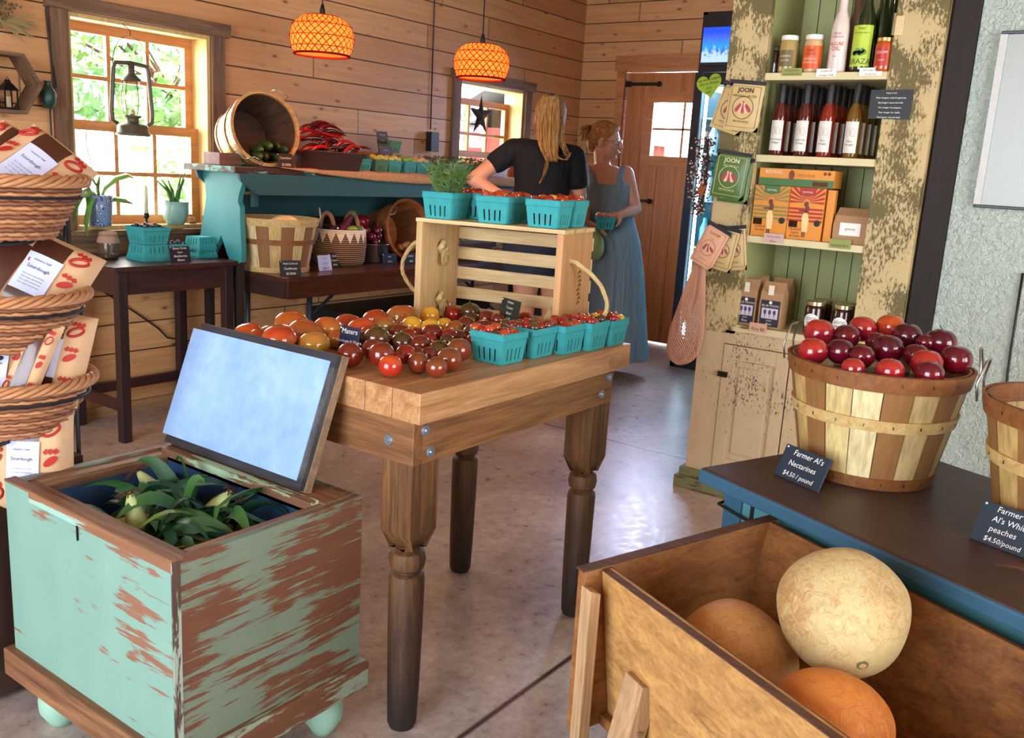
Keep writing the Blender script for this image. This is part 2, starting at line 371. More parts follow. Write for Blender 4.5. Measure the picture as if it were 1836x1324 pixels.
for z, nm in ((1.90, 1), (1.06, 2), (.1, 3)):
    mb = MB(); mb.box2((XB - .004, 3.545, z - .075), (XB + .012, 3.575, z + .075)); mb.ball((XB, 3.56, z + .08), .017); mb.ball((XB, 3.56, z - .08), .017)
    mb.beam((XB + .01, 3.55, z), (XB + .01, 3.27, z), .008, .022); mb.box2((XB + .002, 3.50, z - .02), (XB + .016, 3.55, z + .02)); mb.ball((XB + .005, 3.265, z), (.012, .02, .02))
    mb.out('strap_hinge', M['iron'], door, world=True)
mb = MB().box2((XB - .02, DY0 - .09, DZ + .01), (XB, DY1 + .09, DZ + .115)); mb.box2((XB - .016, DY1 + .002, 0), (XB, DY1 + .07, DZ + .01)); mb.box2((XB - .016, DY0 - .07, 0), (XB, DY0 - .002, DZ + .01))
struct('trim_2', mb, wood('9a5c30', 'cc8c54', 'Y', 1, .5))
# windows
def window(k, w_, drop=0):
    x0, x1, z0, z1 = w_; t = tag(thing('window_%d' % k, None, None, ((x0 + x1) / 2, YA, z0)), kind='structure')
    mb = MB(); q = .018
    for a, b in (((x0 + .0005, YA - .002, z0 + q), (x0 + q, YA + .159, z1 - q)), ((x1 - q, YA - .002, z0 + q), (x1 - .0005, YA + .159, z1 - q)), ((x0 + .0005, YA - .0025, z1 - q), (x1 - .0005, YA + .16, z1 - .0005)), ((x0 + .0005, YA - .0025, z0 + .0005), (x1 - .0005, YA + .16, z0 + q))): mb.box2(a, b)
    mb.out('jamb', M['jamb'], t, world=True)
    zm = (z0 + z1) / 2
    for nm, a, b, yy in (('sash', zm - .02 - drop, z1 - q - drop, YA + .115), ('sash', z0 + q, zm + .02, YA + .075)):
        mb = MB(); X0, X1 = x0 + q, x1 - q; s = .042
        mb.box2((X0, yy, a), (X0 + s, yy + .034, b)); mb.box2((X1 - s, yy, a), (X1, yy + .034, b)); mb.box2((X0 + s, yy + .001, a), (X1 - s, yy + .033, a + s)); mb.box2((X0 + s, yy + .001, b - s), (X1 - s, yy + .033, b))
        sa = mb.out(nm, M['sash'], t, world=True); mb = MB()
        for i in (1, 2): xx = X0 + s + (X1 - X0 - 2 * s) * i / 3; mb.box2((xx - .009, yy + .004, a + s), (xx + .009, yy + .03, b - s))
        zz = (a + b) / 2; mb.box2((X0 + s, yy + .005, zz - .009), (X1 - s, yy + .029, zz + .009)); mb.out('muntins', M['sash'], sa, world=True)
        MB().box2((X0 + s, yy + .016, a + s), (X1 - s, yy + .018, b - s)).out('glass', M['pane'], sa, world=True)
    mb = MB(); mb.box2((x0 - .075, YA - .022, z0 - .10), (x0 - .0, YA - .001, z1 + .005)); mb.box2((x1, YA - .022, z0 - .10), (x1 + .075, YA - .001, z1 + .005))
    mb.out('side_casing', M['trimz'], t, world=True, bevel=.002)
    MB().box2((x0 - .095, YA - .034, z1 + .003), (x1 + .10, YA - .001, z1 + .063)).out('head_casing', M['trim'], t, world=True, bevel=.002)
    mb = MB(); mb.box2((x0 - .08, YA - .05, z0 - .022), (x1 + .08, YA - .001, z0)); mb.box2((x0 - .06, YA - .026, z0 - .105), (x1 + .06, YA - .001, z0 - .022)); mb.out('sill', M['trim'], t, world=True, bevel=.002)
window(1, W1); window(2, W2, .075)
# outside: ground, trees, a red barn
struct('ground_outside', MB().box2((-6, 4.2, -.2), (16, 30, -.1)).box2((6.5, -10, -.2), (25, 4.2, -.1)), plain('a9a08c', .9))
def leafm(c, tr=.3, rough=.5):
    t = NT('leaf'); f = t.noise(t.vec(), 8, 2); cc = hexc(c); return t.set(t.mix(f, tuple(x * .7 for x in cc), tuple(min(1, x * 1.3) for x in cc)), rough, Subsurface_Weight=0)
def tree(x, y, h, r, label, n=1500, c='5f7f3c', low=.3):
    t = thing('tree', label, 'tree', (x, y, -.1), group=None); mb = MB()
    for i in range(n):
        a = random.random() * 2 * PI; zz = random.uniform(-1, 1); rr = (1 - zz * zz) ** .5 * random.uniform(.5, 1); p = V(math.cos(a) * rr * r, math.sin(a) * rr * r, h * (low + (1 - low) * (zz + 1) / 2))
        u = V(random.gauss(0, 1), random.gauss(0, 1), random.gauss(0, 1)).normalized(); v_ = u.orthogonal().normalized(); s = random.uniform(.05, .13)
        mb.quad(p - u * s, p + v_ * s * .5, p + u * s, p - v_ * s * .5)
    mb.out('foliage', leafm(c), t); m2 = MB().tube([(.95, 0, 0), (.9, 0, h * .3), (.5, .0, h * .55), (0, .05, h * .8)], [r * .07, r * .05, .03, .02], 8)
    for i in range(5): a = i * 1.3; m2.tube([(.4, 0, h * .6), (math.cos(a) * r * .6, math.sin(a) * r * .6, h * .75)], [.03, .01], 5)
    m2.out('trunk', plain('4a3a2c', .9), t)
tree(5.1, 8.2, 3.1, 1.0, 'leafy green tree outside the left window, behind the lantern', 1100, '6fa458', .48)
tree(6.6, 9.6, 3.4, .75, 'smaller green tree outside the left window, seen at its right panes', 700, '8cb868', .2)
tree(9.0, 8.2, 3.0, .8, 'green tree outside the far window behind the star', 500, '6b8a48', .2)
t = thing('barn', 'dark red barn with pale trim outside the far window', 'barn', (14.35, 9.6, -.1)); MB().box((0, 0, 1.0), (3, 3, 2.0)).out('barn_walls', plain('7c2f2a', .8), t)
mb = MB(); mb.add([(-1.8, -1.8, 1.95), (1.8, -1.8, 1.95), (1.8, 0, 2.8), (-1.8, 0, 2.8), (-1.8, 1.8, 1.95), (1.8, 1.8, 1.95)], [(0, 1, 2, 3), (3, 2, 5, 4)]); mb.out('roof', plain('7d838c', .7), t, solid=.08)
mb = MB()
for x in (-1.5, 0, 1.5): mb.box((x, -1.52, 1.0), (.12, .04, 2.0))
mb.out('corner_boards', M['white'], t)

# ---------------------------------------------------------------- prep table
TZ = .79
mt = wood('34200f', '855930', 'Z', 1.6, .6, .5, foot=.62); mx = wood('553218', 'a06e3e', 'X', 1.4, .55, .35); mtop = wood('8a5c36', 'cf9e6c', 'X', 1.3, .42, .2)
t = thing('prep_table', 'butcher block table with thick top, bolted apron and turned legs, holding the tomatoes', 'table', (1.335, 1.175, 0))
mb = MB(); n = 8
for i in range(n): a = 1.175 + i * (.625 / n); mb.box2((1.335, a, TZ - .065), (2.198, a + .625 / n - .0014, TZ))
mb.out('tabletop', mtop, t, world=True, bevel=.0015)
MB().lathe([(.013, 0), (.0135, .0008), (.0, .001)], 20, (2.10, 1.1745, .752), rot=Matrix.Rotation(PI / 2, 3, 'X')).out('plug', wood('7a5230', 'a87c4e', 'Z'), t, world=True)
mb = MB(); a0, a1, b0, b1 = 1.338, 2.143, 1.192, 1.70
boxes('apron', [((a0 + .03, b0, .632), (a1, b0 + .03, .7255)), ((a0 + .03, b1 - .03, .632), (a1, b1, .7255))], mx, t, .002)
boxes('end_apron', [((a0, b0, .632), (a0 + .03, b1, .7255)), ((a1 - .001, b0 + .03, .64), (a1 + .02, b1 - .03, .7255))], wood('4c2e16', '96653a', 'Y', 1.4, .55, .35), t, .002)
for lx, ly in ((1.3815, 1.2355), (2.098, 1.2355), (2.098, 1.655), (1.3815, 1.655)):
    mb = MB(); h = .0425; zt = .632
    zs = [(zt, h), (.47, h), (.43, h * .74)]; vs = []; 
    def sq(r, z, ch):
        return [(lx + r * sx - (ch * sx if k else 0), ly + r * sy - (0 if k else ch * sy), z) for sx, sy, ks in ((-1, -1, (1, 0)), (1, -1, (0, 1)), (1, 1, (1, 0)), (-1, 1, (0, 1))) for k in ks]
    rings = [sq(h, zt, .001), sq(h, .475, .001), sq(h * .82, .435, .014)]
    for r_ in rings: vs += r_
    mb.add(vs, [(j * 8 + (i + 1) % 8, j * 8 + i, (j + 1) * 8 + i, (j + 1) * 8 + (i + 1) % 8) for j in range(2) for i in range(8)] + [tuple(range(16, 24))])
    mb.lathe([(.0, .445), (.030, .44), (.026, .43), (.037, .423), (.0405, .405), (.037, .387), (.029, .381), (.029, .377), (.037, .371), (.0395, .36), (.0385, .25), (.036, .1), (.033, .012), (.028, 0), (0, 0)], 20, (lx, ly, 0))
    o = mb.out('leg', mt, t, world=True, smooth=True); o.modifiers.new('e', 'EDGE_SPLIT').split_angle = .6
for p, nrm in (((1.337, 1.26, .676), (-1, 0, 0)), ((1.372, 1.19, .705), (0, -1, 0)), ((1.39, 1.19, .655), (0, -1, 0)), ((2.12, 1.19, .705), (0, -1, 0)), ((2.085, 1.19, .663), (0, -1, 0))):
    rot = Vector((0, 0, 1)).rotation_difference(Vector(nrm)).to_matrix()
    MB().lathe([(.0, .007), (.005, .007), (.006, .003), (.0105, .003), (.012, .001), (.012, -.002)], 12, p, rot=rot).out('bolt', plain('8a94a0', .35, .6), t, world=True)

# ---------------------------------------------------------------- corn chest
t = thing('corn_chest', 'pale green painted wooden chest with peeling paint and its lid raised', 'chest', (.852, 1.30, 0))
gx, gy, gx1, gy1, gz = .852, 1.30, 1.309, 1.885, .55
pz = painted('6f978a', '9a6a52', 'Y', .42, 1.0, 14, paint2='82aa9c', st=.1, wb=.5, bs=2.4); pg = painted('6c7c6a', '7e5138', 'X', .485, 1.0, 26, st=.07, wb=.5, bs=2.2, under2='5a3626', paint2='7b8b78')
mb = MB(); mb.box2((gx, gy + .004, .165), (gx + .022, gy1, gz - .002)); mb.out('front_panel', pz, t, world=True, bevel=.001)
MB().box2((gx1 - .022, gy + .004, .165), (gx1, gy1 - .0, gz - .002)).out('back_panel', pg, t, world=True)
boxes('side_panel', [((gx + .003, gy, .165), (gx1 - .003, gy + .02, gz - .001)), ((gx + .003, gy1 - .02, .165), (gx1 - .003, gy1 - .001, gz - .001))], pg, t, .001)
MB().box2((gx + .02, gy + .02, .165), (gx1 - .02, gy1 - .02, .18)).out('bottom_board', mx, t, world=True)
mr = wood('54331f', '9a6c48', 'Y', 1.4, .6); mrx = wood('54331f', 'a87c55', 'X', 1.4, .6)
boxes('top_rail', [((gx + .022, gy + .02, gz - .03), (gx + .052, gy1 - .02, gz - .008)), ((1.22, gy + .02, gz - .03), (gx1 - .022, gy1 - .02, gz + .001))], mr, t, .001)
boxes('side_rail', [((gx + .05, gy + .019, gz - .03), (1.22, gy + .04, gz - .004)), ((gx + .05, gy1 - .055, gz - .03), (1.22, gy1 - .02, gz - .006))], mrx, t, .001)
MB().box2((1.196, gy + .04, gz - .022), (1.219, gy1 - .03, gz + .003)).out('hinge_rail', painted('a9c9a8', '8a6248', 'Y', .5, 1.2), t, world=True)
mlin = plain('3f5f86', .35, .5, .35, 9)
mb = MB(); q = [(gx + .052, gy + .04), (1.196, gy + .04), (1.196, gy1 - .055), (gx + .052, gy1 - .055)]
mb.add([(x, y, gz - .015) for x, y in q] + [(x, y, .2) for x, y in q], [(i, (i + 1) % 4, (i + 1) % 4 + 4, i + 4) for i in range(4)] + [(4, 5, 6, 7)]); mb.out('metal_liner', mlin, t, world=True)
mb = MB(); o_ = .018
mb.box2((gx - o_, gy - o_, .105), (gx + .03, gy1 + o_, .168)); mb.out('base_rail', mr, t, world=True, bevel=.004)
mb = MB(); boxes('base_rail', [((gx + .03, gy - o_, .105), (gx1 + .012, gy + .02, .168)), ((gx + .03, gy1 - .02, .105), (gx1 + .012, gy1 + o_, .168)), ((gx1 - .02, gy + .02, .105), (gx1 + .012, gy1 - .02, .168))], painted('8a9a86', '7e5138', 'X', .52, 1.1), t, .004)
for x, y in ((.90, 1.80), (.90, 1.36), (1.25, 1.35), (1.25, 1.81)):
    MB().lathe([(.0, .106), (.03, .106), (.026, .095), (.034, .085), (.044, .062), (.042, .035), (.030, .014), (.022, 0), (0, 0)], 18, (x, y, 0)).out('bun_foot', painted('8fb8a4', '7e5138', 'Z', .36, 1), t, world=True, smooth=True)
MB().box2((gx - .003, 1.60, gz - .05), (gx - .0005, 1.604, gz - .02)).out('latch_mark', M['iron'], t, world=True)
MB().box2((gx - .001, gy - .001, gz - .0025), (gx + .023, gy1, gz + .003)).out('worn_rim', mr, t, world=True, bevel=.001)
MB().box2((gx - .0012, gy + .001, gz - .022), (gx - .0002, gy1 - .1, gz - .001)).out('bare_wood_edge', painted('8fb6a8', '9a6a4c', 'Y', .53, 1, 16, st=.05), t, world=True)
MB().box2((gx - .001, gy - .0012, .168), (gx + .016, gy + .001, gz - .001)).out('corner_strip', painted('9aa89c', '5c463a', 'Z', .5, 1, 20), t, world=True)
# raised lid, leaning on the edge of the table behind
hx, hz, tx, tz_ = 1.222, .556, 1.325, .835; du = V(tx - hx, 0, tz_ - hz); L_ = du.length; du.normalize(); dn = V(-du.z, 0, du.x)
yl0, yl1 = 1.385, 1.868
def lp(u, y, n): return V(hx, 0, hz) + du * u + dn * n + V(0, y, 0)
def lidbox(u0, u1, y0, y1, n0, n1): return MB().add([lp(u, y, n) for n in (n0, n1) for u, y in ((u0, y0), (u1, y0), (u1, y1), (u0, y1))], [(0, 1, 2, 3), (7, 6, 5, 4), (0, 4, 5, 1), (1, 5, 6, 2), (2, 6, 7, 3), (3, 7, 4, 0)])
lid = lidbox(0, L_, yl0, yl1, -.018, 0).out('lid', wood('6b5440', 'a08468', 'Y', 1.2), t, world=True)
blk = wood('15161c', '3a3c46', 'Y', 2, .5, .6)
lidbox(.002, .028, yl0 + .004, yl1 - .002, 0, .012).out('lid_edge', blk, lid, world=True); lidbox(L_ - .03, L_ - .002, yl0 + .004, yl1 - .01, 0, .012).out('lid_edge', blk, lid, world=True); lidbox(.028, L_ - .03, yl0 + .003, yl0 + .026, 0, .012).out('lid_edge', wood('15161c', '5a5c60', 'Z', 2, .5, .6), lid, world=True)
def sheet():
    t_ = NT('galvanised sheet'); a = t_.noise(t_.vec(), 26, 5, .65); b = t_.noise(t_.vec(), 7, 3); t_.bump(a, .12, .001)
    return t_.set(t_.ramp(t_.mix(.5, a, b), [(.3, hexc('7ea6da')), (.5, hexc('92b8ea')), (.7, hexc('a6caf4'))]), .5, .05)
lidbox(.02, L_ - .018, yl0 + .02, yl1 + .012, .008, .0135).out('metal_sheet', sheet(), lid, world=True)

# ---------------------------------------------------------------- corn in the chest
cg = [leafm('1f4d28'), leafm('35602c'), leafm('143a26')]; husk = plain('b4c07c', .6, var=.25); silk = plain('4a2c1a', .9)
def corn(p, dirv, L, label, k):
    t = thing('corn_ear', label, 'corn', p, group=None); d = Vector(dirv).normalized(); s = d.orthogonal().normalized(); u = d.cross(s)
    mb = MB(); mb.tube([d * (L * q) for q in (-.5, -.42, -.25, 0, .25, .4, .5)], [.006, .016, .022, .023, .018, .011, .004], 10); mb.out('husk', husk, t, smooth=True)
    mb = MB()
    for i in range(14): a = i * 2.4; mb.tube([d * (L * .46), d * (L * .52) + (s * math.cos(a) + u * math.sin(a)) * .012, d * (L * .55) + (s * math.cos(a) + u * math.sin(a)) * .026 - V(0, 0, .012)], .0012, 4)
    mb.out('silk', silk, t)
    for i in range(5):
        a = i * 1.26 + k; side = s * math.cos(a) + u * math.sin(a); up = V(0, 0, 1); Lr = L * random.uniform(.9, 1.5); b = random.uniform(.25, .6)
        base = d * (-L * .35) + side * .022; dr = (d * random.uniform(.5, 1) + side * b + up * .15).normalized(); pts = []
        for j in range(9): q = j / 8; pts.append(base + dr * (Lr * q) + V(0, 0, -.09 * q * q + .03 * math.sin(q * 3)))
        pts = [V(min(max(w_.x + p[0], .915), 1.185) - p[0], min(max(w_.y + p[1], 1.35), 1.81) - p[1], max(w_.z, .42 - p[2])) for w_ in pts]
        ws = [.010, .014, .017, .018, .016, .013, .009, .005, .0005]; MB().ribbon(pts, ws, d.cross(side), .35).out('husk_leaf', cg[(i + int(k)) % 3], t, smooth=True)
cl = ['corn ear with brown silk standing up at the near left of the open chest', 'corn ear with a cut end pointing right near the raised lid', 'corn ear buried in dark leaves at the middle of the chest', 'corn ear lying on its side at the near corner of the chest', 'corn ear with big arching leaf at the far end of the chest', 'corn ear under long flat leaves beside the far right of the liner', 'corn ear lying flat near the centre with pale husk']
cs = [((.975, 1.60, .50), (-.1, .15, .9), .16), ((1.11, 1.56, .50), (.35, -.35, .6), .15), ((1.04, 1.52, .48), (.5, -.2, .1), .18), ((.975, 1.46, .47), (.2, -.7, .1), .17), ((1.10, 1.70, .50), (-.2, .5, .5), .18), ((1.12, 1.44, .47), (.1, -1, 0), .18), ((1.03, 1.62, .49), (-.8, .3, .2), .17)]
for i, ((p, d, L), lb) in enumerate(zip(cs, cl)): corn((p[0], p[1], p[2] - .015), d, L, lb, i * .9)
lf = thing('corn_leaf', 'long loose dark green corn leaves heaped over the ears in the chest', 'leaves', (1.04, 1.58, .46))
for i in range(36):
    x, y = random.uniform(.96, 1.14), random.uniform(1.40, 1.76); a = random.random() * 2 * PI; dr = V(math.cos(a) * .7, math.sin(a), 0).normalized(); L = random.uniform(.12, .22); hgt = random.uniform(.0, .06); z_ = random.uniform(-.03, .02); kw = random.uniform(.5, 1); tw = random.uniform(-.06, .06)
    pts = [V(x, y, .488) + dr * (L * (q / 8 - .5)) + V(0, 0, z_ + hgt * math.sin(PI * q / 8)) + V(-dr.y, dr.x, 0) * tw * math.sin(q * .7) for q in range(9)]
    pts = [V(min(max(p.x, .915), 1.185), min(max(p.y, 1.35), 1.82), p.z) for p in pts]
    MB().ribbon(pts, [w_ * kw for w_ in (.004, .010, .014, .016, .015, .012, .009, .005, .0005)], (-dr.y, dr.x, random.uniform(-.6, .9)), .55).out('leaf', (cg + [leafm('6a8a3c'), leafm('2a5c34')])[i % 5], lf, world=True, smooth=True)
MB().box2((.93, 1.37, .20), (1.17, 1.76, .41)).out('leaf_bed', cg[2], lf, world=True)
# ---------------------------------------------------------------- small dark table under the left window
dk = wood('241316', '4a2a26', 'X', 1.5, .35, .2); dkz = wood('1d1216', '3a2428', 'Z', 1.5, .4, .2)
t = thing('side_table', 'small dark brown wooden table standing under the left window', 'table', (2.05, 3.46, 0))
SZ = .755
MB().box2((2.045, 3.47, SZ - .022), (2.652, 3.905, SZ)).out('tabletop', dk, t, world=True, bevel=.003)
mb = MB(); MB().box2((2.075, 3.495, SZ - .12), (2.63, 3.515, SZ - .022)).out('apron', dk, t, world=True); MB().box2((2.075, 3.862, SZ - .12), (2.63, 3.88, SZ - .022)).out('apron', dk, t, world=True)
MB().box2((2.075, 3.515, SZ - .12), (2.095, 3.862, SZ - .022)).out('apron', dk, t, world=True); MB().box2((2.61, 3.515, SZ - .12), (2.63, 3.862, SZ - .022)).out('apron', dk, t, world=True)
for x, y in ((2.09, 3.505), (2.615, 3.505), (2.09, 3.865), (2.615, 3.865)): MB().box((x, y, (SZ - .022) / 2), (.042, .042, SZ - .024)).out('leg', dkz, t, world=True, bevel=.002)
for a, b in (((2.09, 3.525, .155), (2.09, 3.845, .155)), ((2.615, 3.525, .155), (2.615, 3.845, .155)), ((2.11, 3.865, .155), (2.595, 3.865, .155))): MB().beam(a, b, .022, .045).out('stretcher', dk, t, world=True)

# ---------------------------------------------------------------- long folding table with metal legs
t = thing('folding_table', 'long dark wooden folding table with metal legs along the back wall', 'table', (2.70, 3.22, 0))
FZ = .70; top_b = wood('2a150e', '5c3222', 'X', 1.3, .28, .15)
MB().box2((2.73, 3.22, FZ - .022), (5.1, 3.83, FZ)).out('tabletop', top_b, t, world=True, bevel=.002)
MB().box2((2.742, 3.228, FZ - .10), (5.09, 3.25, FZ - .022)).out('apron', top_b, t, world=True); MB().box2((2.735, 3.25, FZ - .10), (2.76, 3.82, FZ - .022)).out('end_apron', wood('1c1210', '3c241c', 'Y', 1.3, .5), t, world=True)
st = plain('3b4450', .4, .6)
for x in (2.93, 4.75):
    for y in (3.30, 3.76): MB().tube([(x, y, 0), (x, y, FZ - .03)], .013, 8).out('leg', st, t, world=True, smooth=True)
    MB().tube([(x, 3.30, .18), (x, 3.76, .18)], .009, 6).out('cross_bar', st, t, world=True)
    s = 1 if x < 4 else -1
    MB().tube([(x, 3.53, .30), (x + s * .55, 3.53, FZ - .03)], .009, 6).out('folding_brace', st, t, world=True)
single('storage_box', MB().box2((3.45, 3.42, 0), (4.48, 3.88, .40)).box2((3.44, 3.41, .385), (4.49, 3.89, .42)), plain('14141a', .6), 'long low black box on the floor under the folding table', 'box')

# ---------------------------------------------------------------- teal bench standing on the folding table
t = thing('display_bench', 'old teal painted bench with scalloped brackets, carrying the upper row of produce', 'bench', (2.60, 3.40, 0))
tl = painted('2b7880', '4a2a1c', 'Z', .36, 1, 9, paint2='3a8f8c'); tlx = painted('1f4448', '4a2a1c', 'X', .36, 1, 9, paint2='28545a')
BZ = 1.178
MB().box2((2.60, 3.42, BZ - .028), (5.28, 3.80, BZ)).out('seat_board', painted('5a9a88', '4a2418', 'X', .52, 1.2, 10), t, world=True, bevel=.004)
for x in (2.656, 5.12):
    prof = [(3.435, 1.15), (3.445, 1.10), (3.47, 1.05), (3.475, 1.02), (3.46, 1.0), (3.46, .93), (3.45, .80), (3.455, .75), (3.52, .72), (3.56, .78), (3.60, .86), (3.64, .80), (3.69, .73), (3.74, .72), (3.775, .80), (3.75, .88), (3.71, 1.03), (3.72, 1.10), (3.76, 1.15)]
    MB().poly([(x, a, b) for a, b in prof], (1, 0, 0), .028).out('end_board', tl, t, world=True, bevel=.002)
fp = [(2.62, 1.15), (2.63, 1.12), (2.66, 1.10), (2.70, 1.065), (2.73, 1.055), (5.1, 1.055), (5.15, 1.08), (5.22, 1.15)]
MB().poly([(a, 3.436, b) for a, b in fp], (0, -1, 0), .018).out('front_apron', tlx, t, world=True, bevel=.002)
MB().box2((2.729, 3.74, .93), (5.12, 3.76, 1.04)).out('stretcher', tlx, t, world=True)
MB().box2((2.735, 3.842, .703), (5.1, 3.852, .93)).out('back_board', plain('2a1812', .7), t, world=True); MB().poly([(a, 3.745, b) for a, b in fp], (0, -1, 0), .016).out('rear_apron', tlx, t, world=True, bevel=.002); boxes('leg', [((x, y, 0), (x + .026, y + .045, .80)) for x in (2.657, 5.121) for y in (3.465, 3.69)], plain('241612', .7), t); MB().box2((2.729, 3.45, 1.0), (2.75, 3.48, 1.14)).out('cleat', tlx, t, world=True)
# burlap runner on the bench
def burlap():
    t_ = NT('burlap'); x, y, z = t_.sep(t_.tc.outputs['Object']); a = t_.math('SINE', t_.math('MULTIPLY', x, 1400)); b = t_.math('SINE', t_.math('MULTIPLY', y, 1400)); n_ = t_.noise(t_.vec(), 60, 4)
    t_.bump(t_.math('MULTIPLY', a, b), .4, .001); return t_.set(t_.mix(n_, hexc('8f5f3c'), hexc('c8986c')), .9)
mb = MB(); nx, ny = 60, 12; vs = []
for i in range(nx + 1):
    x = 2.86 + (5.15 - 2.86) * i / nx; dr = .048 * min(1, i / 16) * (1 + .08 * math.sin(i * .31))
    for j in range(ny + 1):
        q = j / ny
        if q < .7: p = (x, 3.70 - (3.70 - 3.416) * q / .7, BZ + .0035 + .002 * math.sin(i * 1.3 + j))
        else: p = (x, 3.413 - .008 * (q - .7), BZ + .003 - dr * (q - .7) / .3)
        vs.append(p)
mb.add(vs, [(i * (ny + 1) + j, (i + 1) * (ny + 1) + j, (i + 1) * (ny + 1) + j + 1, i * (ny + 1) + j + 1) for i in range(nx) for j in range(ny)])
single('table_runner', mb, burlap(), 'long tan burlap runner draped over the top of the teal bench', 'cloth', solid=.002, smooth=True)

# ---------------------------------------------------------------- blue display table (right) and its baskets' stand
a_ = Vector((1.737, .737)); fd = Vector((-.398, -.917)).normalized(); ld = Vector((.93, -.36)).normalized()
BT = .65
def bt(u, v, z): p = a_ + fd * u + ld * v; return (p.x, p.y, z)
t = thing('display_table', 'blue painted display table with worn dark top holding the peach baskets', 'table', bt(0, 0, 0))
topw = painted('33221e', '8a5a3a', 'Y', .39, 1.3, 8, .5, paint2='4a332c'); bl = painted('26506a', '8a6248', 'Y', .36, 1, 9, paint2='35647e'); blp = plain('4f8a90', .6, var=.15, ns=6)
mb = MB(); mb.poly([bt(0, 0, BT - .022), bt(0, .57, BT - .022), bt(1.3, .57, BT - .022), bt(1.3, 0, BT - .022)], (0, 0, 1), .022); mb.out('tabletop', topw, t, world=True, bevel=.004)
MB().poly([bt(-.003, -.004, BT - .033), bt(-.003, .57, BT - .033), bt(1.303, .57, BT - .033), bt(1.303, -.004, BT - .033)], (0, 0, 1), .030).out('table_edge', bl, t, world=True, bevel=.005)
for u0, u1, v0, v1 in ((.025, 1.28, .065, .085), (.025, .045, .085, .54), (.025, 1.28, .52, .54), (1.26, 1.28, .05, .52)):
    MB().poly([bt(u0, v0, .08), bt(u0, v1, .08), bt(u1, v1, .08), bt(u1, v0, .08)], (0, 0, 1), BT - .113).out('side_panel', blp, t, world=True)
for u, v in ((.02, .06), (1.24, .06), (.02, .50), (1.24, .50)):
    MB().poly([bt(u, v, 0), bt(u, v + .05, 0), bt(u + .05, v + .05, 0), bt(u + .05, v, 0)], (0, 0, 1), BT - .033).out('leg', bl, t, world=True)
MB().poly([bt(.095, .061, .10), bt(.095, .065, .10), bt(.103, .065, .10), bt(.103, .061, .10)], (0, 0, 1), BT - .14).out('panel_gap', M['black'], t, world=True)
wp = [Vector(bt(.0, .2, .575)), Vector(bt(.012, .052, .565)), Vector(bt(.05, .054, .56))] + [Vector(bt(.05 + .15 * i, .054 - .004 * (i % 2), .555 + .012 * math.cos(i * 1.7))) for i in range(1, 8)]
single('electric_wire', MB().tube(wp, .0035, 5), M['black'], 'thin black twisted wire stapled along the side of the blue display table', 'wire', smooth=True)

# ---------------------------------------------------------------- wooden trough with melons
t0 = at(1054, 1026, z=.60); b0 = at(1395, 932, z=.60); e1 = (b0 - t0); Lx = e1.length; e1.normalize(); e2 = Vector((-.435, -.900, 0)).normalized()
TR = .60; TL = 1.15; slope = .075
def tp(u, v, z):
    """u across the end board (from front side to far side), v along the trough, z height"""
    return t0 + e1 * u + e2 * v + V(0, 0, z - TR)
t = thing('trough', 'old tapered wooden feed trough with bolted leg brace holding three melons', 'trough', tuple(tp(0, 0, 0)))
wi = wood('5a3216', 'a06a34', 'Y', 1.2, .55, .3); wo = wood('8a5e34', 'd0a05e', 'Y', 1.1, .55, .3); wd = wood('3c2418', '6e4a34', 'Y', 1.4, .65, .4)
H0 = TR - .30
# end boards (flaring), sides sloping inward to the bottom
def slab(pts, n, th, name, mat, par=t, bev=.002): return MB().poly([tuple(p) for p in pts], n, th).out(name, mat, par, world=True, bevel=bev)
def endb(v): return [tp(-.005, v, TR), tp(Lx + .0, v, TR), tp(Lx - slope + .04, v + (0 if v < .5 else 0), H0), tp(slope - .04 - .04, v, H0)]
slab(endb(.0), -e2, .022, 'end_board', wood('6a3c1a', 'a4713e', 'X', 1.1, .6, .4)); slab(endb(TL), -e2, .022, 'end_board', wood('6a3c1a', 'a4713e', 'X', 1.1, .6, .4))
def side(u0, u1, mat, sgn):
    pts = [tp(u0, 0.001, TR - .004), tp(u0, TL - .023, TR - .004), tp(u1, TL - .023, H0), tp(u1, .001, H0)]
    n_ = (pts[1] - pts[0]).cross(pts[3] - pts[0]).normalized(); n_ = n_ if n_.dot(e1) * sgn > 0 else -n_
    return slab(pts, n_, .02, 'side_board', mat), pts, n_
so1, sp, sn = side(.03, slope, wo, 1); side(Lx - .006, Lx - slope, wi, -1)
slab([tp(slope - .02, .001, H0), tp(Lx - slope + .02, .001, H0), tp(Lx - slope + .02, TL - .023, H0), tp(slope - .02, TL - .023, H0)], (0, 0, 1), .02, 'bottom_board', wi)
MB().poly([tp(.03, .001, TR - .0038), tp(.052, .001, TR - .0038), tp(.052, TL - .023, TR - .0038), tp(.03, TL - .023, TR - .0038)], (0, 0, 1), .002).out('rim_edge', wd, t, world=True)
MB().poly([tp(-.01, -.0225, TR + .0002), tp(Lx, -.0225, TR + .0002), tp(Lx, .0003, TR + .0002), tp(-.01, .0003, TR + .0002)], (0, 0, 1), .002).out('rim_edge', wd, t, world=True)
lw = wood('8a6a48', 'c8a57c', 'Z', 1.3, .7, .5)
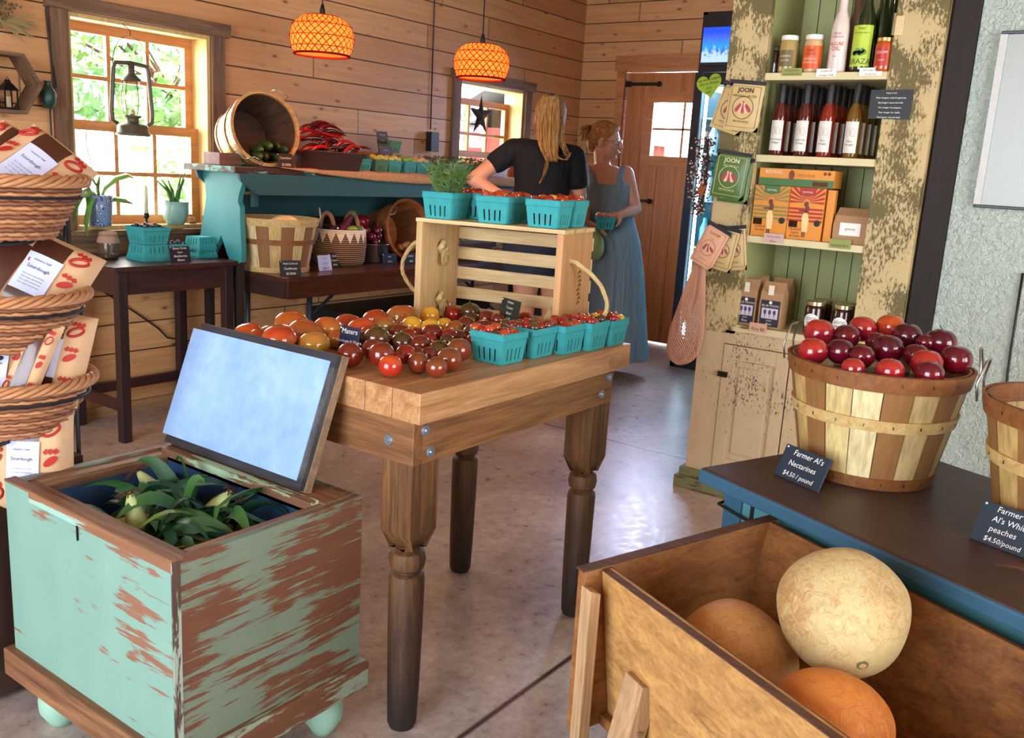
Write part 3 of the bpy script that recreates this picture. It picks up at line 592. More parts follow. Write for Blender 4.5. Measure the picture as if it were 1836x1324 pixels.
for v in (.03, TL - .07):
    MB().poly([tp(-.012, v - .03, TR - .02), tp(.012, v - .03, TR - .03), tp(.012, v - .03, 0), tp(-.012, v - .03, 0)], e2, .028).out('leg', lw, t, world=True, bevel=.002)
    MB().poly([tp(Lx - .02, v - .03, TR - .02), tp(Lx + .003, v - .03, TR - .03), tp(Lx + .003, v - .03, 0), tp(Lx - .02, v - .03, 0)], e2, .028).out('leg', lw, t, world=True, bevel=.002)
    br = MB().beam(tp(.058, v + .075, TR - .155), tp(-.005, v + .055, .12), .036, .05, e2).out('brace', lw, t, world=True, bevel=.002)
    for q in (.25, .52):
        p = tp(.058, v + .075, TR - .155).lerp(tp(-.005, v + .055, .12), q) - e1 * .0 + e2 * .018
        MB().lathe([(.0, .012), (.004, .012), (.004, .006), (.007, .006), (.008, .001), (.0105, .001), (.0105, -.003)], 8, tuple(p), rot=Vector((0, 0, 1)).rotation_difference(e2).to_matrix()).out('bolt', M['steel'], br, world=True)
def melon_mat(a, b, net):
    t_ = NT('melon rind'); n1 = t_.noise(t_.vec(), 9, 4, .6); v1 = t_.noise(t_.vec(), 60, 5, .8, 1.5); n2 = t_.noise(t_.vec((1, 1, 1), (5, 2, 1)), 5, 3, .6)
    c = t_.mix(n1, hexc(a), hexc(b)); c = t_.mix(t_.ramp(t_.math('MULTIPLY', v1, n2), [(.24, 0.), (.36, .7)]), c, hexc(net)); t_.bump(t_.math('ADD', v1, t_.math('MULTIPLY', n1, 2)), .6, .006)
    return t_.set(c, .5)
def melon(px, py, rpx, z, r, label, m, squash=.95, ax=0):
    c = at(px, py, d=r * F_PX / rpx); 
    o = thing('melon', label, 'melon', (c.x, c.y, c.z - r * squash), ax)
    fn = lambda u: 1 + .012 * math.cos(8 * math.atan2(u.y, u.x)) * (1 - abs(u.z)) - .05 * max(0, abs(u.z) - .8) * 3 + .03 * math.sin(3 * u.x + 2 * u.y) + .015 * math.sin(5 * u.z + 3 * u.y)
    MB().ball((0, 0, r * squash), (r, r * .98, r * squash), 48, 32, rot=Matrix.Rotation(.5, 3, 'X'), fn=fn).out('rind', m, o, smooth=True)
    MB().lathe([(0, .002), (.008, .003), (.012, 0), (.012, -.004)], 10, tuple(V(0, 0, r * squash) + Vector((-.75, -.55, -.36)).normalized() * r * .97), rot=Vector((0, 0, 1)).rotation_difference(Vector((-.75, -.55, -.36))).to_matrix()).out('stem_scar', plain('6a6a3c', .8), o)
    return c
melon(1512, 1099, 116, 0, .097, 'large pale tan netted melon on top of the other two in the trough', melon_mat('c9a468', 'd8cf9c', 'a86c34'), .98)
melon(1322, 1178, 108, 0, .098, 'orange melon at the back left of the trough beside the end board', melon_mat('d09456', 'e0aa6a', 'b47a40'), .9, 1)
melon(1490, 1302, 108, 0, .083, 'bright orange melon nearest the viewer, low in the trough', melon_mat('cf7a2c', 'dd8c3c', 'b4561c'), .95, 2)

# ---------------------------------------------------------------- tall painted cupboard
FX = 3.36
pc = painted('b09a6c', '6f6238', 'Z', .50, 1, 60, .7, '5c522c', 'c9b384', st=.4, wb=.62, bs=2.6); pcl = painted('b09876', '4a3020', 'Z', .40, 1.2, 60, .7, '3a2418', 'c8ae88', st=.5, wb=.4); grn = painted('8f9360', '5f5f38', 'Z', .34, 1, 6, .6, paint2='a6a870')
t = thing('cupboard', 'tall old cupboard with flaking cream and olive paint and open shelves', 'cupboard', (FX, 1.13, 0))
y0, y1, o0, o1 = .745, 1.495, .908, 1.345
MB().box2((FX, o1, .66), (FX + .03, y1, 2.35)).out('stile', pc, t, world=True, bevel=.002); MB().box2((FX, y0, .66), (FX + .03, o0, 2.35)).out('stile', pc, t, world=True, bevel=.002)
MB().box2((FX, y1 - .11, .08), (FX + .03, y1, .66)).out('lower_stile', pcl, t, world=True); MB().box2((FX, y0, .08), (FX + .03, y0 + .10, .66)).out('lower_stile', pcl, t, world=True)
MB().box2((FX, y0 + .10, .62), (FX + .03, y1 - .11, .675)).out('middle_rail', pcl, t, world=True, bevel=.002)
MB().box2((FX - .012, o0 - .01, .675), (FX + .36, o1 + .01, .70)).out('shelf', painted('c0b088', '6f6238', 'Y', .4, 1), t, world=True)
for z in (1.045, 1.345, 1.637): MB().box2((FX + .004, o0 + .001, z - .026), (FX + .34, o1 - .001, z)).out('shelf', painted('c9bd92', '8a7c50', 'Y', .38, 1), t, world=True, bevel=.002)
MB().box2((FX + .33, y0 + .03, .08), (FX + .35, y1 - .03, 2.35)).out('back_panel', grn, t, world=True)
for i in range(1, 7): MB().box2((FX + .328, o0 + i * .0627 - .0015, .70), (FX + .3305, o0 + i * .0627 + .0015, 2.35)).out('board_gap', plain('2c3018', .8), t, world=True)
MB().box2((FX + .03, y1 - .03, .08), (FX + .35, y1, 2.35)).out('side_board', pcl, t, world=True); MB().box2((FX + .03, y0, .08), (FX + .35, y0 + .03, 2.35)).out('side_board', pcl, t, world=True)
MB().box2((FX + .03, o1 - .0, .66), (FX + .33, o1 + .02, 2.35)).out('inner_side', grn, t, world=True); MB().box2((FX + .03, o0 - .02, .66), (FX + .33, o0 - .0, 2.35)).out('inner_side', grn, t, world=True)
MB().box2((FX, y0, 2.3), (FX + .35, y1, 2.4)).out('cornice', pc, t, world=True)
# lower doors with raised panel
for a, b in ((1.12, 1.383), (.848, 1.115)):
    d_ = MB().box2((FX + .004, a, .10), (FX + .024, b, .617)).out('door', pcl, t, world=True)
    mb = MB(); 
    for q in ((a, a + .05, .10, .617), (b - .05, b, .10, .617), (a + .05, b - .05, .10, .16), (a + .05, b - .05, .56, .617)): mb.box2((FX - .004, q[0], q[2]), (FX + .005, q[1], q[3]))
    mb.out('door_frame', pcl, d_, world=True, bevel=.002)
    MB().box2((FX - .001, a + .07, .185), (FX + .005, b - .07, .535)).out('raised_panel', pcl, d_, world=True, bevel=.003)
MB().box2((FX - .014, 1.355, .487), (FX - .003, 1.395, .508)).out('latch', M['iron'], t, world=True, bevel=.002)
MB().box2((FX - .03, y0 - .01, 0), (FX + .36, y1 + .035, .05)).box2((FX - .018, y0 - .005, .05), (FX + .355, y1 + .02, .085)).out('plinth', painted('6a6a44', '4a2f1c', 'Y', .45, 1.3), t, world=True, bevel=.004)
p = at(1331, 392, X=FX - .004); mb = MB(); mb.tube([p + V(.004, 0, .03), p + V(-.012, 0, .026), p + V(-.014, 0, 0), p + V(-.012, 0, -.026), p + V(.004, 0, -.03)], .003, 6); mb.box(p + V(.001, 0, .033), (.004, .014, .016)); mb.box(p + V(.001, 0, -.033), (.004, .014, .016)); mb.out('pull_handle', plain('7a6a48', .5, .5), t, world=True)
p = at(1612, 46, X=FX - .004); MB().box(p, (.006, .03, .062)).out('hinge', painted('c9b384', '3a2f22', 'Z', .45, 2), t, world=True, bevel=.001); MB().tube([p + V(-.004, .016, -.03), p + V(-.004, .016, .04)], .005, 8).out('hinge_pin', plain('8a7a58', .5, .4), t, world=True)

# ---------------------------------------------------------------- glass-door drinks fridge
RX = 5.5
t = thing('fridge', 'tall black glass door fridge with glowing blue interior beside the back door', 'fridge', (RX + .3, 2.27, 0))
f0, f1, fz = 1.86, 2.655, 2.26
mb = MB(); mb.box2((RX + .04, f0, 0), (6.12, f0 + .03, fz)); mb.box2((RX + .04, f1 - .03, 0), (6.12, f1, fz)); mb.box2((RX + .04, f0, fz - .04), (6.12, f1, fz)); mb.box2((RX + .04, f0, 0), (6.12, f1, .12)); mb.box2((6.10, f0, 0), (6.12, f1, fz)); mb.box2((RX + .03, f0 + .005, 1.9), (6.1, f1 - .005, fz - .02)); mb.out('cabinet', M['black'], t, world=True)
mb = MB(); 
for a in ((RX, f1 - .065, .12, .12 + 0), ): pass
mb.box2((RX, f1 - .06, .13), (RX + .035, f1 - .001, 1.895)); mb.box2((RX, f0 + .001, .13), (RX + .035, f0 + .06, 1.895)); mb.box2((RX, f0 + .06, .13), (RX + .035, f1 - .06, .21)); mb.box2((RX, f0 + .06, 1.82), (RX + .035, f1 - .06, 1.895)); mb.out('door_frame', plain('11131c', .35), t, world=True, bevel=.003)
MB().box2((RX + .02, f0 + .06, .21), (RX + .024, f1 - .06, 1.82)).out('door_glass', M['pane'], t, world=True)
MB().box2((6.06, f0 + .03, .15), (6.08, f1 - .03, 1.86)).out('lit_back_wall', glow('58d0e8', 1.3), t, world=True)
MB().box2((RX + .06, f1 - .072, .22), (RX + .075, f1 - .058, 1.81)).out('light_strip', glow('bfe6ff', 14), t, world=True); MB().box2((RX + .06, f0 + .058, .22), (RX + .075, f0 + .072, 1.81)).out('light_strip', glow('bfe6ff', 14), t, world=True)
MB().box2((RX + .06, f0 + .05, 1.80), (6.06, f1 - .05, 1.815)).out('ceiling_light', glow('cfe6ff', 6), t, world=True)
for z in (.5, .8, 1.1, 1.4, 1.62): MB().box2((RX + .09, f0 + .04, z), (6.04, f1 - .04, z + .008)).out('fridge_shelf', plain('bfe8ee', .3), t, world=True)
p = at(1238, 338, X=RX - .03); MB().box2((RX - .04, p.y - .012, p.z - .12), (RX - .015, p.y + .014, p.z + .13)).box2((RX - .03, p.y - .008, p.z - .10), (RX + .002, p.y + .01, p.z - .08)).box2((RX - .03, p.y - .008, p.z + .09), (RX + .002, p.y + .01, p.z + .11)).out('door_handle', M['black'], t, world=True, bevel=.003)
def screen():
    t_ = NT('screen picture'); x, y, z = t_.sep(t_.tc.outputs['Generated']); n_ = t_.noise(t_.vec((1, 3, 4), src='Generated'), 2.5, 5, .7); bl_ = t_.ramp(t_.math('ADD', z, t_.math('MULTIPLY', n_, .3)), [(.3, hexc('0a4fb0')), (.6, hexc('1c8cf0')), (.85, hexc('3a5ce8')), (1, hexc('0d47d0'))])
    m_ = t_.ramp(t_.math('SUBTRACT', n_, t_.math('MULTIPLY', z, .75)), [(.22, 0.), (.34, 1.)]); c = t_.mix(m_, bl_, hexc('a8c4e0'))
    t_.l(c, t_.b.inputs['Emission Color']); return t_.set((.01, .01, .01), .3, Emission_Strength=1.1)
p0 = at(1256, 112, X=RX); p1 = at(1319, 47, X=RX)
sf = MB().box2((RX + .005, p1.y - .02, p0.z - .02), (RX + .03, p0.y + .012, p1.z + .015)).out('screen_frame', M['black'], t, world=True); MB().box2((RX + .001, p1.y, p0.z), (RX + .006, p0.y, p1.z)).out('screen', screen(), sf, world=True)
bi = 0
for z, cols in ((.508, ('cfe8f0', '9fd0e0')), (.808, ('7ac0d0', 'e0f0f4')), (1.108, ('e8f0f0', '5cb0c8')), (1.408, ('d0e8f0', '88c8d8'))):
    for k in range(3):
        y = 2.56 - k * .075; bi += 1; o = single('bottle', MB().lathe([(0, 0), (.028, 0), (.03, .01), (.03, .12), (.014, .16), (.012, .19), (0, .19)], 12, (RX + .16, y, z)), plain(cols[k % 2], .3), 'pale drink bottle standing on a lit fridge shelf', 'bottle', 'drink bottles in the fridge', smooth=True)
# heart note stuck on the fridge door
p = at(1272, 153, X=RX - .002); t = thing('heart_note', 'lime green heart shaped paper note stuck on the fridge door', 'note', tuple(p))
R_ = V(0, -1, 0); U_ = V(0, 0, 1); rot2 = lambda x, y, a: (x * math.cos(a) - y * math.sin(a), x * math.sin(a) + y * math.cos(a))
hp = []
for i in range(40):
    a = 2 * PI * i / 40; x = 16 * math.sin(a) ** 3; y = 13 * math.cos(a) - 5 * math.cos(2 * a) - 2 * math.cos(3 * a) - math.cos(4 * a); x, y = rot2(x * .0052, y * .0052, .22); hp.append(R_ * x + U_ * y)
MB().poly(hp, (-1, 0, 0), .002).out('paper_heart', plain('b4d83c', .7, var=.05), t)
for i, tx_ in enumerate(('we have organic', "Harris flower", 'Just', 'ask!')): lettering(tx_, .024, M['ink'], t, V(-.0035, 0, .03 - i * .026) - R_ * 0 , R_ * math.cos(.2) + U_ * math.sin(.2), U_ * math.cos(.2) - R_ * math.sin(.2), world=False, shear=.2)
# ---------------------------------------------------------------- repeated builders
XV, YV, ZV = V(1, 0, 0), V(0, 1, 0), V(0, 0, 1)
def pulp_basket(loc, rz, label, s=.10, h=.074, group='teal pulp berry baskets', mat=None, flip=False, slots=True):
    """moulded pulp berry basket: tapered square tub with slots and a rim band"""
    t = thing('berry_basket', label, 'basket', loc, rz, group); mb = MB(); a, b = s * .40, s * .485; cols = 9
    zs = [0, h * .10, h * .50, h * .76]; rr = lambda z: a + (b - a) * z / h
    W = .0024
    for k in range(4):
        R = Matrix.Rotation(k * PI / 2, 3, 'Z'); us = []
        cc = [-.55, -.2, .2, .55]
        edges = [-1] + sum([[c - W / s * 2.2, c + W / s * 2.2] for c in cc], []) + [1]
        grid = [[R @ V(u * rr(z), -rr(z), z) for u in edges] for z in zs]
        n = len(edges); vs = [p for g in grid for p in g]; fs = []
        for j in range(len(zs) - 1):
            for i in range(n - 1):
                if slots and j == 1 and i % 2 == 1: continue
                fs.append((j * n + i, j * n + i + 1, (j + 1) * n + i + 1, (j + 1) * n + i))
        mb.add(vs, fs)
        # stepped rim band
        q = [(rr(h * .76), h * .76), (rr(h * .76) + s * .02, h * .79), (b, h * .99), (b + s * .018, h), (b + s * .018, h - s * .012)]
        g = [[R @ V(-r_, -r_, z), R @ V(r_, -r_, z)] for r_, z in q]
        mb.add([p for e in g for p in e], [(2 * j, 2 * j + 1, 2 * j + 3, 2 * j + 2) for j in range(len(q) - 1)])
    mb.add([(-a, -a, .001), (a, -a, .001), (a, a, .001), (-a, a, .001)], [(0, 1, 2, 3)])
    if flip: mb.v = [(x, -y, h - z) for x, y, z in mb.v]
    mb.out('tub', mat or M['pulp'], t, solid=.0022, offset=1)
    return t
def shiny(c, rough=.14, var=.12, ns=9): return plain(c, rough, var=var, ns=ns)
def tom_mat(a, b, c3=None, rough=.13):
    t_ = NT('tomato skin'); n1 = t_.noise(t_.vec(), 14, 3, .5); x, y, z = t_.sep(t_.tc.outputs['Generated']); n2 = t_.noise(t_.vec((30, 30, 4)), 1.4, 2)
    c = t_.mix(t_.ramp(n1, [(.35, 0.), (.65, 1.)]), hexc(a), hexc(b)); c = t_.mix(t_.ramp(t_.math('ADD', z, t_.math('MULTIPLY', n2, .5)), [(.85, 0.), (1.25, .7)]), c, hexc(c3 or b))
    return t_.set(c, rough, Coat_Weight=.6, Coat_Roughness=.06)
TM = {'R1': tom_mat('b4301c', 'a02416', 'c0501c'), 'YO': tom_mat('b8862c', 'c2702c', 'b84a20'), 'OR': tom_mat('b46a28', 'a83c1c', 'a82c18'), 'YG': tom_mat('8a7a2c', '9a5c28', 'a8441c'), 'YL': tom_mat('b48a30', 'a87c28', 'b87430'),
      'YE': tom_mat('dc9a1c', 'e0a82c', 'e8b030'), 'RD': tom_mat('9c2018', '84180f', '8a2014'), 'DR': tom_mat('6e1812', '84261a', '6a2a18'), 'DK': tom_mat('4a1c12', '5c3a1c', '4c3c1c'), 'BR': tom_mat('8a2a18', '74341c', '6e4020')}
TN = {'R1': 'bright red', 'YO': 'yellow and orange striped', 'OR': 'orange red', 'YG': 'olive green and orange', 'YL': 'golden yellow', 'YE': 'bright yellow', 'RD': 'red', 'DR': 'dark red', 'DK': 'dark brownish red', 'BR': 'brownish red'}
stemm = plain('4a5a2c', .7)
_tomproto = {}
def tomato(p, r, sq, c, label, group, tilt=None, rz=0, calyx=False, rib=5, name='tomato', n=20):
    key = (c, sq, calyx, rib, name)
    if key not in _tomproto:
        fn = lambda u: (1 + .03 * (1 - sq) * 3 * math.cos(rib * math.atan2(u.y, u.x)) * (1 - abs(u.z)) * (1 if sq < .93 else .25)) * (1 - .10 * math.exp(-((1 - u.z) * 14)))
        me = MB().ball((0, 0, 0), (1, 1, sq), n, n * 2 // 3, fn=fn); o = me.out(name, TM[c], None, smooth=True); _tomproto[key] = o.data; bpy.data.objects.remove(o)
        if calyx:
            mb = MB()
            for i in range(5): a = i * 1.257; mb.ribbon([V(0, 0, sq * .93), V(math.cos(a) * .3, math.sin(a) * .3, sq * 1.0), V(math.cos(a) * .6, math.sin(a) * .6, sq * .9)], [.04, .08, .01], (-math.sin(a), math.cos(a), 0))
            mb.tube([(0, 0, sq * .9), (.03, 0, sq * 1.25)], .05, 5); o = mb.out('calyx', stemm); _tomproto[key + (1,)] = o.data; bpy.data.objects.remove(o)
    o = bpy.data.objects.new(name, _tomproto[key]); col.objects.link(o); o.location = p; o.scale = (r, r, r)
    o.rotation_euler = tilt or (random.uniform(-.25, .25), random.uniform(-.25, .25), rz or random.random() * 6)
    tag(o, label, 'tomato', group)
    if calyx: k = bpy.data.objects.new('calyx', _tomproto[key + (1,)]); col.objects.link(k); k.parent = o
    return o

# ---------------------------------------------------------------- the heap of big tomatoes
TOMS = [(1.362, 1.748, 0.821, 0.0331, 0.75, 'R1'),
(1.525, 1.784, 0.822, 0.0424, 0.75, 'YO'),
(1.42, 1.727, 0.815, 0.0336, 0.75, 'YO'),
(1.353, 1.624, 0.831, 0.0376, 0.75, 'OR'),
(1.464, 1.663, 0.825, 0.0403, 0.78, 'YG'),
(1.55, 1.708, 0.809, 0.0238, 0.8, 'R1'),
(1.534, 1.661, 0.827, 0.0344, 0.9, 'YO'),
(1.415, 1.577, 0.818, 0.0355, 0.78, 'YL'),
(1.643, 1.702, 0.819, 0.0361, 0.8, 'OR'),
(1.609, 1.62, 0.826, 0.0349, 0.8, 'R1'),
(1.587, 1.57, 0.823, 0.0233, 0.9, 'OR'),
(1.776, 1.738, 0.817, 0.0334, 0.8, 'OR'),
(1.674, 1.613, 0.826, 0.0342, 0.8, 'YG'),
(1.833, 1.69, 0.826, 0.0428, 0.75, 'YG'),
(1.791, 1.643, 0.82, 0.0254, 0.9, 'YG'),
(1.941, 1.685, 0.818, 0.0277, 1.0, 'YE'),
(1.772, 1.598, 0.818, 0.0272, 1.0, 'YE'),
(1.794, 1.552, 0.816, 0.0264, 1.0, 'YE'),
(1.9, 1.594, 0.81, 0.0207, 0.95, 'YE'),
(2.049, 1.739, 0.82, 0.0331, 0.9, 'OR'),
(2.034, 1.675, 0.815, 0.0252, 1.0, 'RD'),
(1.852, 1.519, 0.814, 0.0237, 1.0, 'YG'),
(1.731, 1.492, 0.819, 0.0268, 0.97, 'DR'),
(1.677, 1.553, 0.816, 0.0268, 0.97, 'DR'),
(1.548, 1.506, 0.826, 0.0312, 0.9, 'DK'),
(1.713, 1.644, 0.81, 0.0233, 0.85, 'DK'),
(1.397, 1.44, 0.817, 0.0277, 0.97, 'DR'),
(1.493, 1.466, 0.813, 0.0245, 0.95, 'DR'),
(1.429, 1.375, 0.825, 0.0276, 0.97, 'DR'),
(1.395, 1.316, 0.814, 0.025, 0.95, 'R1'),
(1.598, 1.471, 0.815, 0.0268, 0.95, 'DK'),
(1.66, 1.511, 0.817, 0.0222, 0.95, 'RD'),
(1.5, 1.369, 0.817, 0.0227, 0.95, 'RD'),
(1.465, 1.362, 0.812, 0.0174, 0.95, 'RD'),
(1.611, 1.426, 0.816, 0.0246, 0.95, 'DR'),
(1.695, 1.469, 0.81, 0.0208, 0.95, 'RD'),
(1.471, 1.304, 0.813, 0.0232, 0.97, 'BR'),
(1.471, 1.252, 0.812, 0.0229, 0.95, 'BR'),
(1.539, 1.274, 0.816, 0.0274, 0.95, 'BR'),
(1.615, 1.369, 0.812, 0.025, 0.9, 'DK'),
(1.633, 1.323, 0.818, 0.0288, 0.95, 'BR'),
(1.715, 1.429, 0.812, 0.0194, 0.9, 'DK'),
(1.747, 1.449, 0.816, 0.0225, 0.95, 'RD'),
(1.922, 1.535, 0.815, 0.0259, 0.95, 'DR'),
(1.843, 1.449, 0.815, 0.0262, 0.95, 'DK'),
(2.129, 1.689, 0.814, 0.0301, 0.8, 'DK'),
(2.019, 1.596, 0.812, 0.0238, 0.9, 'DK'),
(2.041, 1.557, 0.818, 0.0254, 0.97, 'DR'),
(2.169, 1.628, 0.818, 0.0243, 0.95, 'RD'),
(2.173, 1.669, 0.81, 0.022, 0.9, 'DK'),
(1.922, 1.477, 0.816, 0.024, 0.95, 'DR'),
(2.217, 1.788, 0.811, 0.0228, 0.9, 'YE'),
(2.021, 1.795, 0.808, 0.0199, 0.9, 'DR'),
(1.788, 1.399, 0.81, 0.0211, 0.95, 'DR'),
(2.087, 1.551, 0.811, 0.0225, 0.95, 'DR'),
(1.962, 1.474, 0.81, 0.0213, 0.95, 'DR'),
(2.19, 1.53, 0.809, 0.0215, 0.9, 'R1'),
(2.111, 1.454, 0.809, 0.0206, 0.9, 'DK'),
(2.047, 1.458, 0.807, 0.0187, 0.9, 'DR'),
(1.795, 1.454, 0.809, 0.0215, 0.9, 'DR'),
(1.548, 1.555, 0.816, 0.0229, 0.9, 'DR'),
(1.851, 1.747, 0.811, 0.0234, 0.9, 'OR'),
(1.516, 1.607, 0.812, 0.0243, 0.9, 'YO'),
(1.41, 1.634, 0.817, 0.0261, 0.8, 'OR'),
(1.354, 1.694, 0.82, 0.026, 0.8, 'OR'),
(1.727, 1.535, 0.81, 0.0214, 0.95, 'RD'),
(1.537, 1.371, 0.811, 0.0192, 0.95, 'DR'),
(1.571, 1.363, 0.808, 0.0194, 0.95, 'DR'),
(1.598, 1.519, 0.809, 0.0204, 0.95, 'DR')]
TOMS = [q for i, q in enumerate(TOMS) if i not in (51, 48, 49, 52)]
seen = {}
ords = ['first', 'second', 'third', 'fourth', 'fifth', 'sixth', 'seventh', 'eighth', 'ninth', 'tenth', 'eleventh', 'twelfth', 'thirteenth', 'fourteenth', 'fifteenth', 'sixteenth', 'seventeenth', 'eighteenth']
def proj(p): q = np.array(p) - C0; z = q @ FW; return (CX + F_PX * (q @ RT) / z, CY - F_PX * (q @ UP) / z)
def zone(x, y):
    if y > 632: return 'at the front edge'
    if x > 828: return 'inside the crate'
    if x > 735 and y < 600: return 'before the crate'
    if x > 655: return 'mid heap'
    if x > 600: return 'beside the navy sign'
    return 'behind the chest lid'
groups_ = {}
for q in TOMS:
    x, y = proj(q[:3]); groups_.setdefault((q[5], zone(x, y)), []).append((x, q))
for (c, zn), lst in groups_.items():
    lst.sort(key=lambda e: e[0])
    for k, (x, (X_, Y_, Z_, r, sq, c_)) in enumerate(lst):
        w_ = 'large ribbed' if r > .034 else ('round' if r > .024 else 'small round')
        lb = '%s %s tomato %s%s' % (w_, TN[c], zn, '' if len(lst) == 1 else ', %s from left' % ords[k])
        zz = Z_
        if X_ > 2.05 and Y_ > 1.5: f_ = .962; X_, Y_, zz, r = X_ * f_, Y_ * f_, C0[2] + (Z_ - C0[2]) * f_, r * f_
        tomato((X_, Y_, zz + .0005 + .05 * r * sq), r * 1.05, sq, c, lb, 'big tomatoes heaped on the butcher block', calyx=(c == 'DK'), rib=7 if sq < .85 else 5)

# ---------------------------------------------------------------- berry baskets of small tomatoes
def fill(t, s, h, colors, what, n=13, r=.0145, layers=1, up=.3):
    """heap of small tomatoes on top of a basket"""
    base = t.location; names = {'R1': 'red orange', 'YE': 'yellow', 'RD': 'red', 'DK': 'dark green brown', 'OR': 'orange', 'DR': 'dark red', 'YL': 'golden'}
    MB().box((0, 0, h * .42), (s * .74, s * .74, h * .5)).out('packed_tomatoes', TM['DR'], t)
    g = 4 if s < .12 else 5
    for k in range(n):
        i, j = k % 3, k // 3; u = (i - 1) * s * .27 + random.uniform(-.004, .004); v = (j - 1.5) * s * .21 + random.uniform(-.003, .003); rr = r * random.uniform(.82, 1.1)
        p = Matrix.Rotation(t.rotation_euler.z, 3, 'Z') @ V(u, v, 0); z = base.z + h * .86 + random.uniform(0, .012) + up * r * (1 - abs(i - 1)) * (1 if 0 < j < 3 else 0)
        c = colors[k % len(colors)]
        tomato((base.x + p.x, base.y + p.y, z), rr, .95, c, 'small %s tomato in %s' % (names[c], what), 'small tomatoes in the %s' % what, name='small_tomato', n=12)
PB = [((899, 657), ('OR', 'R1', 'OR', 'DK', 'RD'), 'nearest teal basket'), ((955, 645), ('DK', 'RD', 'DR', 'RD'), 'second teal basket along the table edge'), ((1009, 638), ('RD', 'R1', 'OR', 'RD'), 'third teal basket below the rope'),
      ((1054, 631), ('RD', 'R1', 'DK'), 'fourth teal basket along the table edge')]
for (px, py), cols, what in PB:
    p = at(px, py, z=TZ); t = pulp_basket((p.x + .043, p.y + .043, TZ + .001), random.uniform(-.06, .06), 'berry basket of small tomatoes, ' + what, group=None)
    fill(t, .10, .074, cols, what)
t = pulp_basket((2.148, 1.232, TZ + .001), .05, 'teal berry basket of small tomatoes at the far corner of the table', .096, .07, group=None); fill(t, .096, .07, ('RD', 'R1', 'YE', 'OR'), 'teal basket at the far table corner', 12)

# ---------------------------------------------------------------- slatted crate with rope handles
CK = dict(x=1.907, y=1.716, a=.192, w=.44, d=.217); CH = .305
t = thing('crate', 'pale pine slatted crate standing on its long side with rope handles, behind the tomatoes', 'crate', (CK['x'], CK['y'], TZ), CK['a'])
# local: x = depth into the crate, -y = to the right, z up
pine = wood('b0895a', 'd8b984', 'Z', 1.6, .6, .3); piney = wood('b8945e', 'e0c694', 'Y', 1.6, .6, .3)
w_, d_ = CK['w'], CK['d']; th = .019
for nm, y in (('end_panel', 0), ('end_panel', -w_ + th)):
    MB().box2((0, y - th, .0), (d_ - .002, y, CH - .012)).out(nm, pine if y == 0 else wood('a87848', 'cf9c68', 'Z', 1.4, .6, .3), t, bevel=.001)
for k in range(5): z = .0005 + k * .0595; MB().box2((d_ - .001, -w_ - .001, z), (d_ + .008, .001, z + .036)).out('slat', piney, t, bevel=.001)
for k in range(3): x = .0 + k * .078; MB().box2((x, -w_ - .003, CH - .0118), (x + .063, .003, CH - .001)).out('slat', piney, t, bevel=.001); MB().box2((x, -w_ - .001 + th + .001, .0), (x + .063, -th - .001, .008)).out('slat', piney, t)
rope = plain('c2a671', .85, bump=.6, ns=160)
def rope_tube(pts, r=.0055):
    """three twisted strands"""
    pts = [Vector(p) for p in pts]; mb = MB(); fine = []
    for i in range(len(pts) - 1):
        for k in range(6): fine.append(pts[i].lerp(pts[i + 1], k / 6))
    fine.append(pts[-1]); sm = fine
    for _ in range(4): sm = [sm[0]] + [(sm[i - 1] + sm[i] * 2 + sm[i + 1]) / 4 for i in range(1, len(sm) - 1)] + [sm[-1]]
    for s in range(3):
        q = []
        for i, p in enumerate(sm):
            tt = (sm[min(i + 1, len(sm) - 1)] - sm[max(i - 1, 0)]).normalized(); n = tt.cross(V(.2, .3, .9)).normalized(); b = tt.cross(n); a = i * .55 + s * 2.094
            q.append(p + (n * math.cos(a) + b * math.sin(a)) * r * .55)
        mb.tube(q, r * .62, 6)
    return mb
zl, zh = .075, .235
lp_ = [(.10, -.004, zh), (.10, .02, zh + .008), (.085, .06, zh - .01), (.07, .085, (zl + zh) / 2 + .02), (.07, .085, (zl + zh) / 2 - .02), (.085, .055, zl + .012), (.10, .02, zl), (.10, -.004, zl)]
rope_tube(lp_).out('rope_handle', rope, t, smooth=True)
rp_ = [(.05, -w_ + .01, zh - .01), (.055, -w_ - .02, zh - .015), (.08, -w_ - .075, zh - .06), (.09, -w_ - .105, zh - .12), (.08, -w_ - .095, zl + .0), (.05, -w_ - .05, zl - .03), (.02, -w_ - .015, zl - .02), (.01, -w_ + .01, zl - .012)]
rope_tube(rp_).out('rope_handle', rope, t, smooth=True)
for (x, y, z, s) in ((.10, -.03, zh - .012, 1), (.10, -.03, zl, 1), (.12, -w_ + .04, zh - .02, -1), (.04, -w_ + .04, zl, -1)):
    mb = MB(); c = V(x, y, z)
    for k in range(3): mb.tube([c + V(.013 * math.cos(a + k), .007 * math.sin(2 * a + k), .013 * math.sin(a)) + V(0, 0, -.006 * k) for a in [2 * PI * i / 14 for i in range(14)]], .0068, 6, closed=True)
    for k in range(34): a = k * 2.4; mb.tube([c, c + V(.012 * math.cos(a), -s * (.008 + .006 * math.sin(3 * a)), -.022 + .006 * math.sin(a)), c + V(.021 * math.cos(a), -s * .010, -.040 + .016 * math.sin(a))], .0014, 4)
    mb.out('rope_knot', rope, t, smooth=True)
mb = MB()
for k in range(9): x = .13 + .006 * math.sin(k * 1.7); z = .10 + k * .012; mb.tube([(x - .008, -w_ - .0012, z), (x + .004, -w_ - .0012, z + .006), (x + .012, -w_ - .0012, z + .002)], .0011, 4)
mb.out('burnt_marking', plain('3a1c0c', .8), t)
